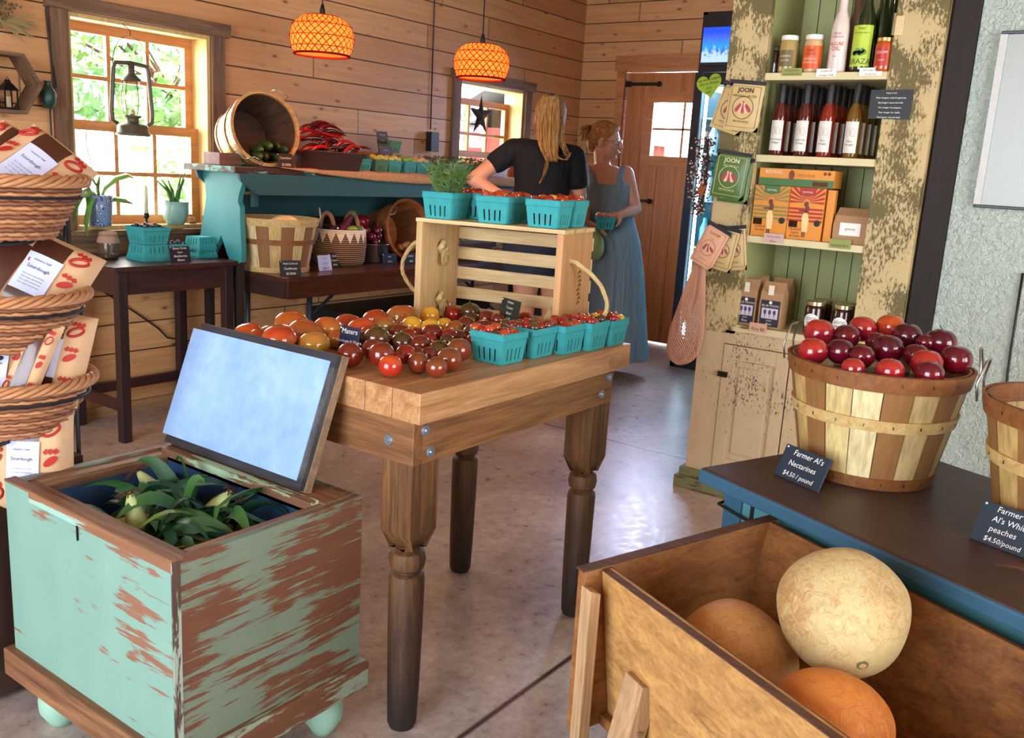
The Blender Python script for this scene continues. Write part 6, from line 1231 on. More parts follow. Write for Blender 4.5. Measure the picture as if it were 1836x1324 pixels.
# ---------------------------------------------------------------- produce on the bench and the folding table
t = thing('roasting_pan', 'dull brown metal pan heaped with red peppers on the bench', 'pan', (3.22, 3.50, BZ + .004)); w0, d0, hh = .15, .10, .085
mb = MB(); vs = []
for k, z in ((.86, 0), (1, hh)): vs += [(-w0 * k, -d0 * k, z), (w0 * k, -d0 * k, z), (w0 * k, d0 * k, z), (-w0 * k, d0 * k, z)]
mb.add(vs, [(0, 1, 5, 4), (1, 2, 6, 5), (2, 3, 7, 6), (3, 0, 4, 7), (3, 2, 1, 0)]).out('pan_body', plain('5c4038', .35, .6), t, solid=.002); MB().tube([(x, y, hh) for x, y in ((-w0, -d0), (w0, -d0), (w0, d0), (-w0, d0))], .004, 6, closed=True).out('rolled_rim', plain('7a5a4c', .3, .7), t)
pm = [shiny('8c1014', .18), shiny('5c0c14', .2), shiny('b01c18', .18), shiny('3a0c14', .22)]
for k in range(42):
    i = k % 14; lay = k // 14; x = 3.22 - .15 + .31 * (i + .5) / 14 * (1 - .2 * lay) + .04 * lay * 0; y = 3.50 + random.uniform(-.06, .06) * (1 - .3 * lay); hill = .075 * math.exp(-((x - 3.15) / .09) ** 2); z = BZ + hh + .008 + lay * (.022 + hill * .45); a = random.uniform(-.9, .9); L = random.uniform(.09, .13); d = V(math.cos(a), -abs(math.sin(a)) * .6, random.uniform(-.1, .35)).normalized(); cv = random.uniform(.01, .03)
    if k in (3, 9): d = V(.2, -.3, 1).normalized()
    pts = [V(x, y, z) + d * (q - .4) * L + V(0, 0, cv * math.sin(q * PI)) + V(cv * q * q, 0, 0) for q in [j / 7 for j in range(8)]]
    single('red_pepper', MB().tube(pts, [.003, .009, .010, .009, .0075, .006, .004, .001], 8), pm[k % 4], 'long shiny dark red pepper in the heap over the brown pan', 'pepper', 'red peppers heaped in the pan', smooth=True)
t = thing('wooden_box', 'small open fronted wooden box on the bench with a basket on top', 'box', (3.80, 3.72, BZ + .004)); bm = wood('9a5a30', 'c88850', 'X', 1.4)
for a, b in (((-.12, -.07, 0), (.12, .07, .008)), ((-.12, -.07, .092), (.12, .07, .102)), ((-.12, -.07, .008), (-.110, .07, .092)), ((.11, -.07, .008), (.12, .07, .092)), ((-.11, .06, .008), (.11, .07, .092))): MB().box2(a, b).out('board', bm, t)
pulp_basket((3.86, 3.70, BZ + .1068), .1, 'green pulp berry basket on top of the small wooden box', .10, .07, mat=plain('5a7a5c', .85), group=None)
sign((678, 257), (697, 259), (674, 235), dict(Y=3.67), [('Squash', .25, 0), ('Blend', .2, 0)], 'brown slate sign leaning on top of the small wooden box', '3a2a28', 12, text=plain('c8a088', .8)); sign((682, 285), (706, 287), (680, 262), dict(Y=3.62), [('Lemon', .22, 0), ('Cukes', .22, 0)], 'brown slate sign leaning in front of the small wooden box', '4a2a20', 12, text=plain('d8a888', .8))
gp = plain('3f8a84', .85); gp2 = plain('4c7458', .85); go = plain('39462c', .85)
ym, gm2, pm2, dg = shiny('c8b04c', .3), shiny('8a9a3c', .3), shiny('d8a070', .35), plain('27381c', .6)
BB = [(608, 304, gp, None, 'dark'), (645, 306, gp, None, 'dark'), (676, 309, gp2, ym, 'yellow'), (700, 309, gp, ym, 'yellow'), (727, 311, gp, gm2, 'green'), (750, 312, gp, pm2, 'peach coloured')]
for k, (px, py, m, fm, w) in enumerate(BB):
    x = at(px, py, Y=3.53).x; t = pulp_basket((x, 3.535 + .0 * k, BZ + .006), random.uniform(-.1, .1), '%s bench row berry basket, %s from the left, holding %s produce' % ('green' if m is gp2 else 'teal', ords[k], w), .095, .062, mat=m, group=None)
    for j in range(7):
        p = t.location + V((j % 3 - 1) * .028, (j // 3 - 1) * .026, .066 + .008 * (j % 2)); single('pepper' if fm is None else 'squash', MB().ball(p, (.021, .02, .015) if fm else (.011, .03, .010), 12, 8, rot=Matrix.Rotation(j, 3, 'Z')), fm or dg, 'small %s %s in the bench row basket %s from left' % (w, 'pepper' if fm is None else 'squash', ords[k]), 'squash' if fm else 'pepper', '%s produce in bench basket %s' % (w, ords[k]), smooth=True)
hb = [(765, go), (787, go), (812, plain('6a7a8c', .6)), (830, go), (850, go), (872, go)]
herb = leafm('4a5c2c')
for k, (px, m) in enumerate(hb):
    x = at(px, 315, Y=3.55).x; t = pulp_basket((x, 3.55, BZ + .006), random.uniform(-.1, .1), '%s basket of leafy herbs on the bench, %s in its row' % ('slate blue' if k == 2 else 'dark green', ords[k]), .11, .065, mat=m, group=None); mb = MB()
    for j in range(90): p = V(random.uniform(-.05, .05), random.uniform(-.05, .05), .066 + random.uniform(0, .035)); u = V(random.gauss(0, 1), random.gauss(0, 1), random.gauss(0, .6)).normalized(); v_ = u.orthogonal().normalized(); s = random.uniform(.006, .013); mb.quad(p - u * s, p + v_ * s * .5, p + u * s, p - v_ * s * .5)
    single('herb_leaves', MB().add([tuple(t.location + Vector(p)) for p in mb.v], mb.f), herb, 'green herb leaves spilling over the %s basket of that bench row' % ords[k], 'herbs')
# white tub and ornaments right of the bench row, seen past the elbow
t = thing('plastic_tub', 'white plastic tub with a carry handle at the right end of the bench', 'tub', (4.62, 3.56, BZ + .006)); MB().lathe([(0, 0), (.10, 0), (.115, .05), (.125, .052), (.125, .058), (.11, .058), (.098, .004)], 4, a0=PI / 4, a1=2 * PI + PI / 4).out('tub_body', plain('d8d4ea', .35), t, bevel=.006); MB().tube([(-.03, -.10, .05), (-.03, -.108, .03), (.03, -.108, .03), (.03, -.10, .05)], .005, 6).out('handle', M['white'], t)
single('clay_pot', MB().lathe([(0, 0), (.035, 0), (.05, .08), (.054, .082), (.054, .1), (.048, .1), (.04, .02), (0, .02)], 20, (4.92, 3.60, BZ + .006)), plain('a8603c', .7), 'small terracotta pot at the right end of the bench near the window', 'pot', smooth=True)
# big woven basket with eggplants
p = at(601, 478, z=FZ) + V(.09, .07, 0); bx, by = p.x, p.y; t = thing('woven_basket', 'round woven basket with white zigzag rim full of eggplants', 'basket', (bx, by, FZ + .001)); Rw = .132
def weave_mat():
    t_ = NT('woven seagrass'); x, y, z = t_.sep(t_.tc.outputs['Object']); a = t_.math('ARCTAN2', y, x); row = t_.math('SINE', t_.math('MULTIPLY', z, 620)); tri = t_.math('PINGPONG', t_.math('MULTIPLY', a, 9 / PI * .5 * 2), .5); lim = t_.math('SUBTRACT', .172, t_.math('MULTIPLY', tri, .11)); m = t_.math('GREATER_THAN', z, lim)
    c = t_.mix(t_.ramp(row, [(.3, 0.), (.7, 1.)]), hexc('4a3020'), hexc('b08a60')); t_.bump(row, .6, .003); return t_.set(t_.mix(m, c, t_.mix(t_.noise(t_.vec(), 40), hexc('cfc2b0'), hexc('e6dccd'))), .85)
MB().lathe([(0, 0), (Rw * .92, 0), (Rw, .02), (Rw * 1.06, .10), (Rw * 1.03, .185), (Rw * .97, .185), (Rw * .98, .10), (Rw * .9, .02), (0, .02)], 40).out('basket_body', weave_mat(), t, smooth=True)
rl = plain('9a6a48', .8, bump=.5, ns=120)
for s_ in (-1, 1):
    c = V(s_ * .085, .0, .18); mb = MB()
    mb.tube([c + V(0, .05 * math.cos(a), .085 * math.sin(a)) + V(s_ * .0, 0, 0) for a in [PI * i / 14 for i in range(15)]], .011, 8); mb.out('handle', rl, t, smooth=True)
eg = [shiny('3c1428', .2), shiny('5a2438', .2)]
for k, (x, y, z, d, L, r) in enumerate(((-.06, -.03, .185, (.9, .2, .1), .13, .032), (.0, -.04, .20, (.6, -.1, .75), .15, .028), (-.03, .05, .18, (.3, .9, .1), .13, .03), (.06, .04, .18, (.7, .6, 0), .12, .028), (.05, -.06, .178, (1, .1, 0), .10, .024))):
    d = Vector(d).normalized(); q = V(bx + x, by + y, FZ + z); o = thing('eggplant', 'purple eggplant in the woven basket, ' + ['lying at the left', 'standing up diagonally in the middle', 'at the back', 'back right under the handle', 'lying at the front right'][k], 'eggplant', tuple(q), 0, 'eggplants in the woven basket'); MB().tube([d * (L * (i / 8 - .5)) for i in range(9)], [.006, r * .8, r, r, r * .9, r * .75, r * .6, r * .5, .006], 14).out('fruit', eg[k % 2], o, smooth=True); MB().tube([d * (L * .46), d * (L * .54), d * (L * .66)], [r * .55, r * .3, .004], 8).out('cap', plain('5a6a34', .7), o)
for k in range(4): q = V(bx + .02 + .025 * k, by - .075 + .02 * (k % 2), FZ + .188); single('yellow_squash', MB().ball(q, (.035 if k == 0 else .018, .02, .016), 14, 8), [gm2, ym, shiny('5a6a34', .3), gm2][k], ['olive green squash at the front of the woven basket', 'yellow squash piece beside the olive squash in the woven basket', 'dark green tomatillo at the right of the woven basket', 'pale green tomatillo at the far right of the woven basket'][k], 'squash', smooth=True)
# steel pan with dark onions
p = at(676, 473, z=FZ) + V(.05, .09, 0); sx, sy = p.x, p.y; t = thing('steel_pan', 'shiny steel pan with red onions, left of the crate rope', 'pan', (sx, sy, FZ + .001)); MB().lathe([(0, 0), (.085, 0), (.09, .006), (.093, .095), (.097, .097), (.097, .1), (.089, .1), (.086, .01), (0, .01)], 28).out('pan_body', plain('8a8890', .2, .9), t, smooth=True)
onm = shiny('5a1024', .2)
for k in range(14): a = k * 2.4; r = .022 + .014 * (k % 3) * .8; single('red_onion', MB().ball((sx - .03 + .05 * math.cos(a), sy + .05 * math.sin(a), FZ + .11 + .03 * (k // 5)), (.026, .026, .024), 12, 8), onm, 'dark red onion piled up in the steel pan', 'onion', 'red onions in the steel pan', smooth=True)
single('big_red_onion', MB().ball((sx - .06, sy + .02, FZ + .215), (.04, .04, .038), 18, 12, fn=lambda u: 1 + .12 * max(0, u.z - .8)), shiny('7a1428', .15), 'large glossy red onion on top of the pile in the steel pan', 'onion', smooth=True)
p = at(728, 450, z=FZ + .02); t = thing('small_wicker_basket', 'small tan wicker basket with rope handle, between the steel pan and crate', 'basket', (p.x, p.y + .05, FZ + .001)); MB().lathe([(0, 0), (.07, 0), (.085, .09), (.08, .09), (.066, .01), (0, .01)], 24).out('basket_body', plain('b08058', .8, bump=.6, ns=80), t, smooth=True); MB().tube([(.085 * math.cos(a), .03 * math.sin(a) - .05, .115 + .01 * math.sin(a)) for a in [2 * PI * i / 20 for i in range(20)]], .008, 7, closed=True).out('handle', rl, t, smooth=True); MB().lathe([(.0855, .075), (.087, .09), (.083, .092)], 24).out('checked_trim', plain('4a3c7a', .8), t)
single('red_pepper_bag', MB().ball((p.x - .09, p.y - .06, FZ + .04), (.035, .03, .04), 12, 8), shiny('a01c20', .25), 'bright red pepper standing between two navy signs near the crate', 'pepper', smooth=True)
for k in range(7): q = at(808 + 8 * k, 408, Y=3.45); single('leek' if k < 4 else 'shallot', MB().tube([V(q.x, 3.42, FZ + .08), V(q.x - .02, 3.50, FZ + .16), V(q.x - .05, 3.52, FZ + .25)], [.009, .008, .004], 6) if k < 4 else MB().ball((q.x + .02, 3.42, FZ + .15), (.026, .024, .022), 12, 8), plain('7a8a4a', .6) if k < 4 else shiny('8a2450', .2), ['green leek leaning behind the crate slats', 'pink shallot seen through the crate slats'][k >= 4], 'leek' if k < 4 else 'shallot', ['leeks behind the crate', 'shallots behind the crate'][k >= 4], smooth=True)
single('produce_bin', MB().box2((4.00, 3.36, FZ + .001), (4.42, 3.56, FZ + .10)), plain('3a2418', .7), 'dark shallow bin under the leeks and shallots behind the crate', 'bin', bevel=.004)
single('wood_block', MB().box((2.69, 3.63, BZ + .0285), (.12, .12, .055)), wood('4a2018', '8a5a48', 'X', 2), 'short weathered wooden block at the left end of the bench', 'block', bevel=.002)

# ---------------------------------------------------------------- wire rack with wicker baskets and bread, left edge
rc = at(-12, 500, d=1.92); rx, ry = rc.x, rc.y; Rr = Vector((RT[0], RT[1], 0)).normalized(); Fr = Vector((FW[0], FW[1], 0)).normalized(); rang = math.atan2(Rr.y, Rr.x)
wm = [plain('9a6240', .45, var=.3, ns=60), plain('b07a50', .45, var=.3, ns=60), plain('7a4a30', .5, var=.3, ns=60)]
def wicker(zr, a, b, h, label, dx=0):
    t = thing('wicker_basket', label, 'basket', (rx + Rr.x * dx, ry + Rr.y * dx, zr - h), rang); n = 96; rows = 13; m = [MB(), MB(), MB()]; sc_ = lambda q: .62 + .38 * q ** .7
    for r_ in range(rows):
        q = (r_ + .5) / rows; k = sc_(q)
        pts = [(a * k * math.cos(u) * (1 + .022 * math.sin(20 * u + PI * r_)), b * k * math.sin(u) * (1 + .022 * math.sin(20 * u + PI * r_)), h * q * .93 + .0012 * math.sin(40 * u)) for u in [2 * PI * i / n for i in range(n)]]; m[r_ % 3].tube(pts, .0049, 5, closed=True)
    for k in range(3): m[k].out('weaving', wm[k], t, smooth=True)
    mb = MB()
    for i in range(20): u = 2 * PI * (i + .5) / 20; mb.tube([(a * sc_(q) * math.cos(u), b * sc_(q) * math.sin(u), h * q * .95) for q in (0, .25, .5, .75, 1)], .0032, 5)
    mb.out('stakes', wm[0], t)
    mb = MB()
    for s_ in range(5): mb.tube([((a + .006 + .009 * math.cos(s_ * 1.257 + 9 * u)) * math.cos(u), (b + .006 + .009 * math.cos(s_ * 1.257 + 9 * u)) * math.sin(u), h * .97 + .009 * math.sin(s_ * 1.257 + 9 * u)) for u in [2 * PI * i / 120 for i in range(120)]], .0052, 6, closed=True)
    mb.out('braided_rim', wm[1], t, smooth=True); MB().lathe([(0, .003), (.62, .003), (.62, .008), (0, .008)], 32, sx=a, sy=b).out('bottom', wm[2], t)
    MB().tube([((a + .012) * .93 * math.cos(u), (b + .012) * .93 * math.sin(u), h * .70) for u in [2 * PI * i / 60 for i in range(60)]], .0035, 6, closed=True).out('wire_ring', M['black'], t)
    return t
bz = [at(150, 322, d=1.92).z, at(148, 530, d=1.92).z, at(152, 690, d=1.92).z]
wicker(bz[0], .182, .15, .125, 'top wicker basket of the bread rack at the left edge', -.0); wicker(bz[1], .177, .15, .12, 'middle wicker basket of the bread rack, below the open labelled loaf', -.0); wicker(bz[2], .182, .15, .12, 'lowest wicker basket of the bread rack beside the corn chest', .0)
t = thing('wire_rack', 'black wire stand holding the three stacked wicker bread baskets', 'rack', (rx, ry, 0), rang); mb = MB()
for s_ in (-1, 1): mb.tube([(s_ * .08, .19, 0.006), (s_ * .08, .175, .3), (s_ * .08, .172, bz[0] + .02), (0, .172, bz[0] + .05)], .005, 6); mb.tube([(s_ * .08, .19, .006), (s_ * .08, .0, .006)], .005, 6)
for z, h in zip(bz, (.125, .12, .12)): mb.tube([(-.08, .172, z - h * .45), (-.08, .15, z - h - .012), (-.03, -.12, z - h - .012), (.03, -.12, z - h - .012), (.08, .15, z - h - .012), (.08, .172, z - h * .45)], .0045, 6)
mb.out('wire_frame', M['black'], t, smooth=True)
bag = plain('cfa67e', .7, var=.1, bump=.3); bread = plain('4a2418', .35, var=.4, ns=14, Coat_Weight=.5); rp = plain('b02218', .6); stk = plain('c8cce8', .6)
def loaf(px, py, d, L, W, tilt, roll, label, both=True, lab=True, mirror=1):
    """bread loaf in a printed paper bag with a clear front window"""
    c = at(px, py, d=d); t = thing('bread_bag', label, 'bread', tuple(c)); t.rotation_euler = (0, 0, 0); r0 = Rr; u0 = ZV; r = (r0 * math.cos(roll) + u0 * math.sin(roll)); u = (u0 * math.cos(roll) - r0 * math.sin(roll)); u = (u * math.cos(tilt) + Fr * math.sin(tilt)).normalized(); n = r.cross(u)
    def P(a, b, e): return r * a + u * b + n * e
    def shell(a0, a1, b0, b1, e, nn=10):
        vs = []; 
        for j in range(nn + 1):
            for i in range(nn + 1): a = a0 + (a1 - a0) * i / nn; b = b0 + (b1 - b0) * j / nn; q = (1 - abs(2 * a / W) ** 2.6) if abs(2 * a / W) < 1 else 0; q2 = (1 - abs(2 * b / L) ** 4) if abs(2 * b / L) < 1 else 0; vs.append(P(a, b, (q * q2) ** .5 * W * .32 + e + .0015 * math.sin(60 * a + 40 * b)))
        return MB().add(vs, [(j * (nn + 1) + i, j * (nn + 1) + i + 1, (j + 1) * (nn + 1) + i + 1, (j + 1) * (nn + 1) + i) for j in range(nn) for i in range(nn)])
    shell(-W / 2, W / 2, -L / 2, L / 2, 0, 14).out('bag_front', bag, t, smooth=True); bk = shell(-W / 2, W / 2, -L / 2, L / 2, 0, 10); bk.v = [tuple(Vector(p) - n * 2 * (Vector(p).dot(n))) for p in bk.v]; bk.out('bag_back', bag, t, smooth=True)
    shell(-W * .20, W * .20, -L * .46, L * .40, .0022).out('clear_window', bread, t, smooth=True)
    if lab:
        lb = shell(-W * .19, W * .22, -L * .22, L * .2, .0042, 6).out('paper_label', stk, t, smooth=True)
        lettering('Sourdough', W * .062, M['ink'], lb, P(W * .015, L * .03, W * .32 + .0058), r, u, world=False); lettering('country loaf', W * .042, M['ink'], lb, P(W * .015, L * .12, W * .32 + .0058), r, u, world=False)
        for k in range(4): lettering('flour water salt and time', W * .026, M['darksteel'], lb, P(W * .015, -L * .05 - k * L * .035, W * .32 + .0058), r, u, world=False)
    for s_ in ((-1, 1) if both else (mirror,)):
        for j, (b0, sz) in enumerate(((-.30, 1.0), (.02, .8), (.30, .9))):
            cx_ = s_ * W * .335; mb = MB(); q = 14; ring = []
            for i in range(q): a = 2 * PI * i / q; ring.append((cx_ + W * .09 * sz * math.cos(a), b0 * L + L * .05 * sz * math.sin(a) + .4 * W * .1 * math.cos(a)))
            def E(x, y): k1 = max(0, 1 - abs(2 * x / W) ** 2.6) * max(0, 1 - abs(2 * y / L) ** 4); return P(x, y, k1 ** .5 * W * .32 + .0032)
            if j % 2 == 0: mb.tube([E(x, y) for x, y in ring], W * .018, 5, closed=True)
            else: mb.add([E(cx_, b0 * L)] + [E(x, y) for x, y in ring], [(0, 1 + i, 1 + (i + 1) % q) for i in range(q)])
            for w_ in range(3): x1 = cx_ + W * .05 * (w_ - 1); mb.add([E(x1, b0 * L + L * .06), E(x1 + W * .035, b0 * L + L * .085), E(x1 + W * .01, b0 * L + L * .12), E(x1 - W * .03, b0 * L + L * .085)], [(0, 1, 2, 3)])
            mb.out('red_print', rp, t, smooth=True)
    return t
loaf(46, 322, 1.95, .24, .17, .8, -.62, 'bread bag lying in the top wicker basket, red print showing'); loaf(0, 306, 2.0, .22, .15, .7, -.5, 'second bread bag at the left edge of the top basket', lab=False)
loaf(76, 508, 1.98, .21, .18, .55, -.38, 'bread loaf bag with pale label in the middle basket'); loaf(6, 500, 1.95, .21, .14, .5, -.45, 'bread bag cut by the left edge in the middle basket', lab=False)
loaf(96, 640, 1.98, .20, .15, .3, -.15, 'bread bag with label leaning right in the lowest basket'); loaf(56, 652, 1.90, .19, .07, .3, -.3, 'narrow red printed bag end between the two lowest basket loaves', lab=False); loaf(8, 664, 1.94, .2, .14, .35, 0, 'bread bag cut by the left edge in the lowest basket')
loaf(62, 822, 2.0, .24, .17, .12, 0, 'bread bag with label standing on the rack base below the baskets')
single('bread_crate', MB().box2((rx - .12, ry - .03, .012), (rx + .16, ry + .14, at(62, 860, d=1.95).z)), plain('3a2418', .7), 'dark low box under the lowest bread bag', 'box')

# ---------------------------------------------------------------- the two women
HF = Vector((FW[0], FW[1], 0)).normalized(); HR = Vector((HF.y, -HF.x, 0))   # away from the viewer, to the right
skin = NT('skin'); _n = skin.noise(skin.vec(), 22, 3); skin = skin.set(skin.mix(_n, hexc('cc8e70'), hexc('e0a488')), .5, Subsurface_Weight=.08, Subsurface_Radius=(.02, .01, .005), Subsurface_Scale=.5)
def capsule(mb, pts, rs, n=14, flat=None):
    """tapered limb with rounded ends; flat = (axis, factor) squashes about the path"""
    mb.tube(pts, rs, n); mb.ball(pts[0], rs[0] * .99, n, 8); mb.ball(pts[-1], rs[-1] * .99, n, 8)
def ell(mb, c, rr, ang=0, n=20, m=14): mb.ball(c, rr, n, m, rot=Matrix.Rotation(ang, 3, 'Z'))
def remesh(mb, name, mat, parent, vox, smooth=4, world=True, sub=0):
    o = mb.out(name, mat, parent, world=world, smooth=True); m = o.modifiers.new('r', 'REMESH'); m.mode = 'VOXEL'; m.voxel_size = vox; m.use_smooth_shade = True
    if smooth: s = o.modifiers.new('s', 'SMOOTH'); s.factor = .5; s.iterations = smooth
    return o
def hand(mb, wrist, d, nrm, s=1.0, curl=.5, spread=1.0, thumb=1):
    """palm with four fingers and a thumb; d = direction of the fingers, nrm = out of the back of the hand"""
    d = Vector(d).normalized(); nrm = (Vector(nrm) - d * Vector(nrm).dot(d)).normalized(); sd = d.cross(nrm) * thumb; w = Vector(wrist)
    for k in range(5): mb.tube([w, w + d * .04 * s + sd * (k - 2) * .012 * s, w + d * .085 * s + sd * (k - 2) * .0165 * s], [.016 * s, .013 * s, .0115 * s], 8)
    for k, L in enumerate((.060, .074, .080, .070)):
        b = w + d * .085 * s + sd * ((1.5 - k) * -.0195) * s * spread * -1; p = [b]; a = 0; dd = d
        for q in range(3):
            a += curl * (.5 + .25 * q); dd = (d * math.cos(a) - nrm * math.sin(a)).normalized(); p.append(p[-1] + dd * (L / 3 + .002) * s)
        mb.tube(p, [.0095 * s, .0088 * s, .0080 * s, .0068 * s], 8); mb.ball(p[-1], .0066 * s, 8, 6); mb.ball(b, .0098 * s, 8, 6)
    b = w + d * .025 * s + sd * .028 * s; t1 = b + (d * .6 + sd * .75 - nrm * .25).normalized() * .034 * s; t2 = t1 + (d * .9 + sd * .25 - nrm * .4 * (curl + .3)).normalized() * .03 * s; mb.tube([w + d * .01 * s, b, t1, t2], [.015 * s, .013 * s, .0105 * s, .0078 * s], 8); mb.ball(t2, .0076 * s, 8, 6)
def head(mb, c, face, up=ZV, s=1.0):
    """skull, jaw, nose, brow, lips, chin and ears looking along face"""
    f = Vector(face).normalized(); r = f.cross(up).normalized(); u = r.cross(f); R = Matrix((r, f, u)).transposed()
    L = lambda x, y, z: c + (r * x + f * y + u * z) * s
    mb.ball(L(0, -.012, .022), (.073 * s, .092 * s, .090 * s), 24, 16, rot=R); mb.ball(L(0, .018, -.035), (.056 * s, .068 * s, .070 * s), 22, 14, rot=R); mb.ball(L(0, .060, -.088), (.024 * s, .021 * s, .019 * s), 14, 10, rot=R)
    mb.ball(L(0, .066, .022), (.048 * s, .020 * s, .016 * s), 14, 8, rot=R); mb.tube([L(0, .082, .016), L(0, .094, -.006), L(0, .106, -.024)], [.008 * s, .010 * s, .0125 * s], 10); mb.ball(L(0, .102, -.027), (.0155 * s, .013 * s, .010 * s), 12, 8, rot=R)
    mb.ball(L(0, .082, -.052), (.023 * s, .011 * s, .0065 * s), 12, 8, rot=R); mb.ball(L(0, .080, -.063), (.020 * s, .011 * s, .0065 * s), 12, 8, rot=R)
    for q in (-1, 1): mb.ball(L(q * .036, .055, -.022), (.020 * s, .022 * s, .018 * s), 12, 8, rot=R); mb.ball(L(q * .074, -.004, -.008), (.010 * s, .018 * s, .030 * s), 12, 8, rot=R)
    return L, R
def loft(mb, rings, n=40, cap=True):
    """rings: (centre, right radius, forward radius, right vector); elliptical sections joined"""
    vs = []
    for c, a, b, rv in rings:
        rv = Vector(rv).normalized(); fv = ZV.cross(rv)
        for i in range(n): u = 2 * PI * i / n; vs.append(Vector(c) + rv * (a * math.cos(u)) + fv * (b * math.sin(u)))
    fs = [(j * n + i, j * n + (i + 1) % n, (j + 1) * n + (i + 1) % n, (j + 1) * n + i) for j in range(len(rings) - 1) for i in range(n)]
    if cap: fs += [tuple(range(n))[::-1], tuple((len(rings) - 1) * n + i for i in range(n))]
    return mb.add(vs, fs)
# young woman, seen from behind
yb = at(975, 400, X=4.12); yb.z = 0
def Y_(a, b, z): return yb + HR * a + HF * b + ZV * z
def YP(px, py, off=0):
    """point at a pixel on the upright plane through the woman's middle"""
    r = Vector(FW + RT * (px - CX) / F_PX - UP * (py - CY) / F_PX); k = HF.dot(yb + HF * off - Vector(C0)) / HF.dot(r); return Vector(C0) + r * k
ty = thing('person', 'woman seen from behind in a dark navy T-shirt with a long blonde ponytail', 'person', tuple(yb))
hc_ = YP(986, 212); neck = YP(981, 262); lsh = YP(922, 268); rsh = YP(1030, 280); elb = YP(848, 322, -.06); wst = YP(925, 368, -.10); relb = YP(1040, 352, .03); rwr = YP(1030, 420, .16); hip = YP(962, 420); mid = YP(972, 340)
body = MB(); L, R = head(body, hc_, HF * .9 + HR * -.1)
capsule(body, [hc_ + V(0, 0, -.06), neck, neck + V(0, 0, -.05)], [.052, .050, .06]); loft(body, [(hip + V(0, 0, -.05), .16, .105, HR), (hip, .165, .11, HR), (YP(972, 370), .135, .095, HR), (mid, .135, .095, HR), (YP(976, 300), .15, .1, HR), (YP(978, 276), .15, .085, HR), (neck + V(0, 0, -.02), .06, .05, HR)], 24)
capsule(body, [lsh, lsh.lerp(elb, .5), elb], [.052, .045, .036]); capsule(body, [elb, elb.lerp(wst, .35), wst], [.037, .035, .025]); capsule(body, [rsh, rsh.lerp(relb, .5), relb], [.05, .042, .036]); capsule(body, [relb, relb.lerp(rwr, .4), rwr], [.037, .034, .024])
hand(body, wst, HR * .9 + V(0, 0, -.45) + HF * .1, -HF, .98, .35); hand(body, rwr, HF * .8 + V(0, 0, -.5), HR, .98, .5)
for a, b in ((-.075, 0), (.075, .02)): capsule(body, [Y_(a, b, .86), Y_(a * 1.02, b, .62), Y_(a, b + .01, .47)], [.082, .072, .054], 16); capsule(body, [Y_(a, b + .01, .47), Y_(a, b - .012, .32), Y_(a, b, .10)], [.054, .052, .034], 16); capsule(body, [Y_(a, b - .02, .045), Y_(a, b + .05, .035), Y_(a, b + .13, .025)], [.034, .033, .024])
remesh(body, 'body', skin, ty, .0055, 3)
navy_c = NT('navy jersey'); _n = navy_c.noise(navy_c.vec((3, 3, 1)), 7, 4, .6, 1.2); navy_c.bump(_n, .8, .02); navy_c = navy_c.set(hexc('090a13'), .85)
sh = MB(); loft(sh, [(YP(969, 372), .155, .112, HR), (YP(971, 350), .152, .110, HR), (YP(972, 330), .148, .108, HR), (YP(974, 305), .158, .112, HR), (YP(977, 285), .168, .105, HR), (YP(978, 272), .155, .088, HR), (YP(980, 262), .095, .068, HR)], 32)
capsule(sh, [lsh + V(0, 0, -.004), lsh.lerp(elb, .42)], [.064, .060]); capsule(sh, [rsh + V(0, 0, -.004), rsh.lerp(relb, .62)], [.062, .056]); capsule(sh, [lsh + HR * .03, rsh - HR * .03], [.062, .062]); remesh(sh, 't_shirt', navy_c, ty, .007, 4)
sk = MB(); loft(sk, [(YP(948, 500), .165, .14, HR), (YP(952, 470), .168, .135, HR), (YP(958, 430), .168, .125, HR), (YP(965, 385), .150, .112, HR), (YP(969, 366), .148, .108, HR)], 32); remesh(sk, 'shorts', plain('232a3c', .9, var=.2), ty, .008, 4)
hairm = NT('blonde hair'); _v = hairm.noise(hairm.vec((60, 60, 5)), 2, 5, .65); hairm.bump(_v, .9, .004); hairm = hairm.set(hairm.ramp(_v, [(.3, hexc('6a4224')), (.5, hexc('b08048')), (.68, hexc('dcb474'))]), .7, spec=.15)
hr = MB(); hr.ball(L(0, -.012, .030), (.083, .104, .096), 26, 18, rot=R); hr.ball(L(0, -.03, -.035), (.074, .085, .075), 20, 14, rot=R); remesh(hr, 'hair', hairm, ty, .007, 2)
tie = YP(989, 176, -.10); pt = MB(); HPx = [(988, 172), (985, 200), (983, 235), (984, 268), (990, 290)]
def strand(px, off, w, n=16, jit=.010):
    mb = MB(); P_ = [YP(x, y, o) for (x, y), o in zip(px, off)]; fine = []
    for i in range(len(P_) - 1):
        for k in range(6): fine.append(P_[i].lerp(P_[i + 1], k / 6))
    fine.append(P_[-1])
    for _ in range(3): fine = [fine[0]] + [(fine[i - 1] + fine[i] * 2 + fine[i + 1]) / 4 for i in range(1, len(fine) - 1)] + [fine[-1]]
    for j in range(n):
        a = j * 2.4; rr = w * math.sqrt((j + .5) / n); o = HR * rr * math.cos(a) + HF * rr * .55 * math.sin(a); ph = random.uniform(0, 6); m = len(fine) - 1
        pts = [p + o * (.55 + .55 * math.sin(PI * min(1, (i / m) * .9 + .12))) + HR * jit * math.sin(i / m * 4 + ph) * (i / m) for i, p in enumerate(fine)]
        mb.tube(pts, [max(.0008, w * (.17 if n < 20 else .11) * (1 - .75 * (i / m) ** 2)) for i in range(m + 1)], 6)
    return mb
strand(HPx, (-.10, -.13, -.14, -.14, -.13), .050, 120).out('ponytail', hairm, ty, world=True, smooth=True)
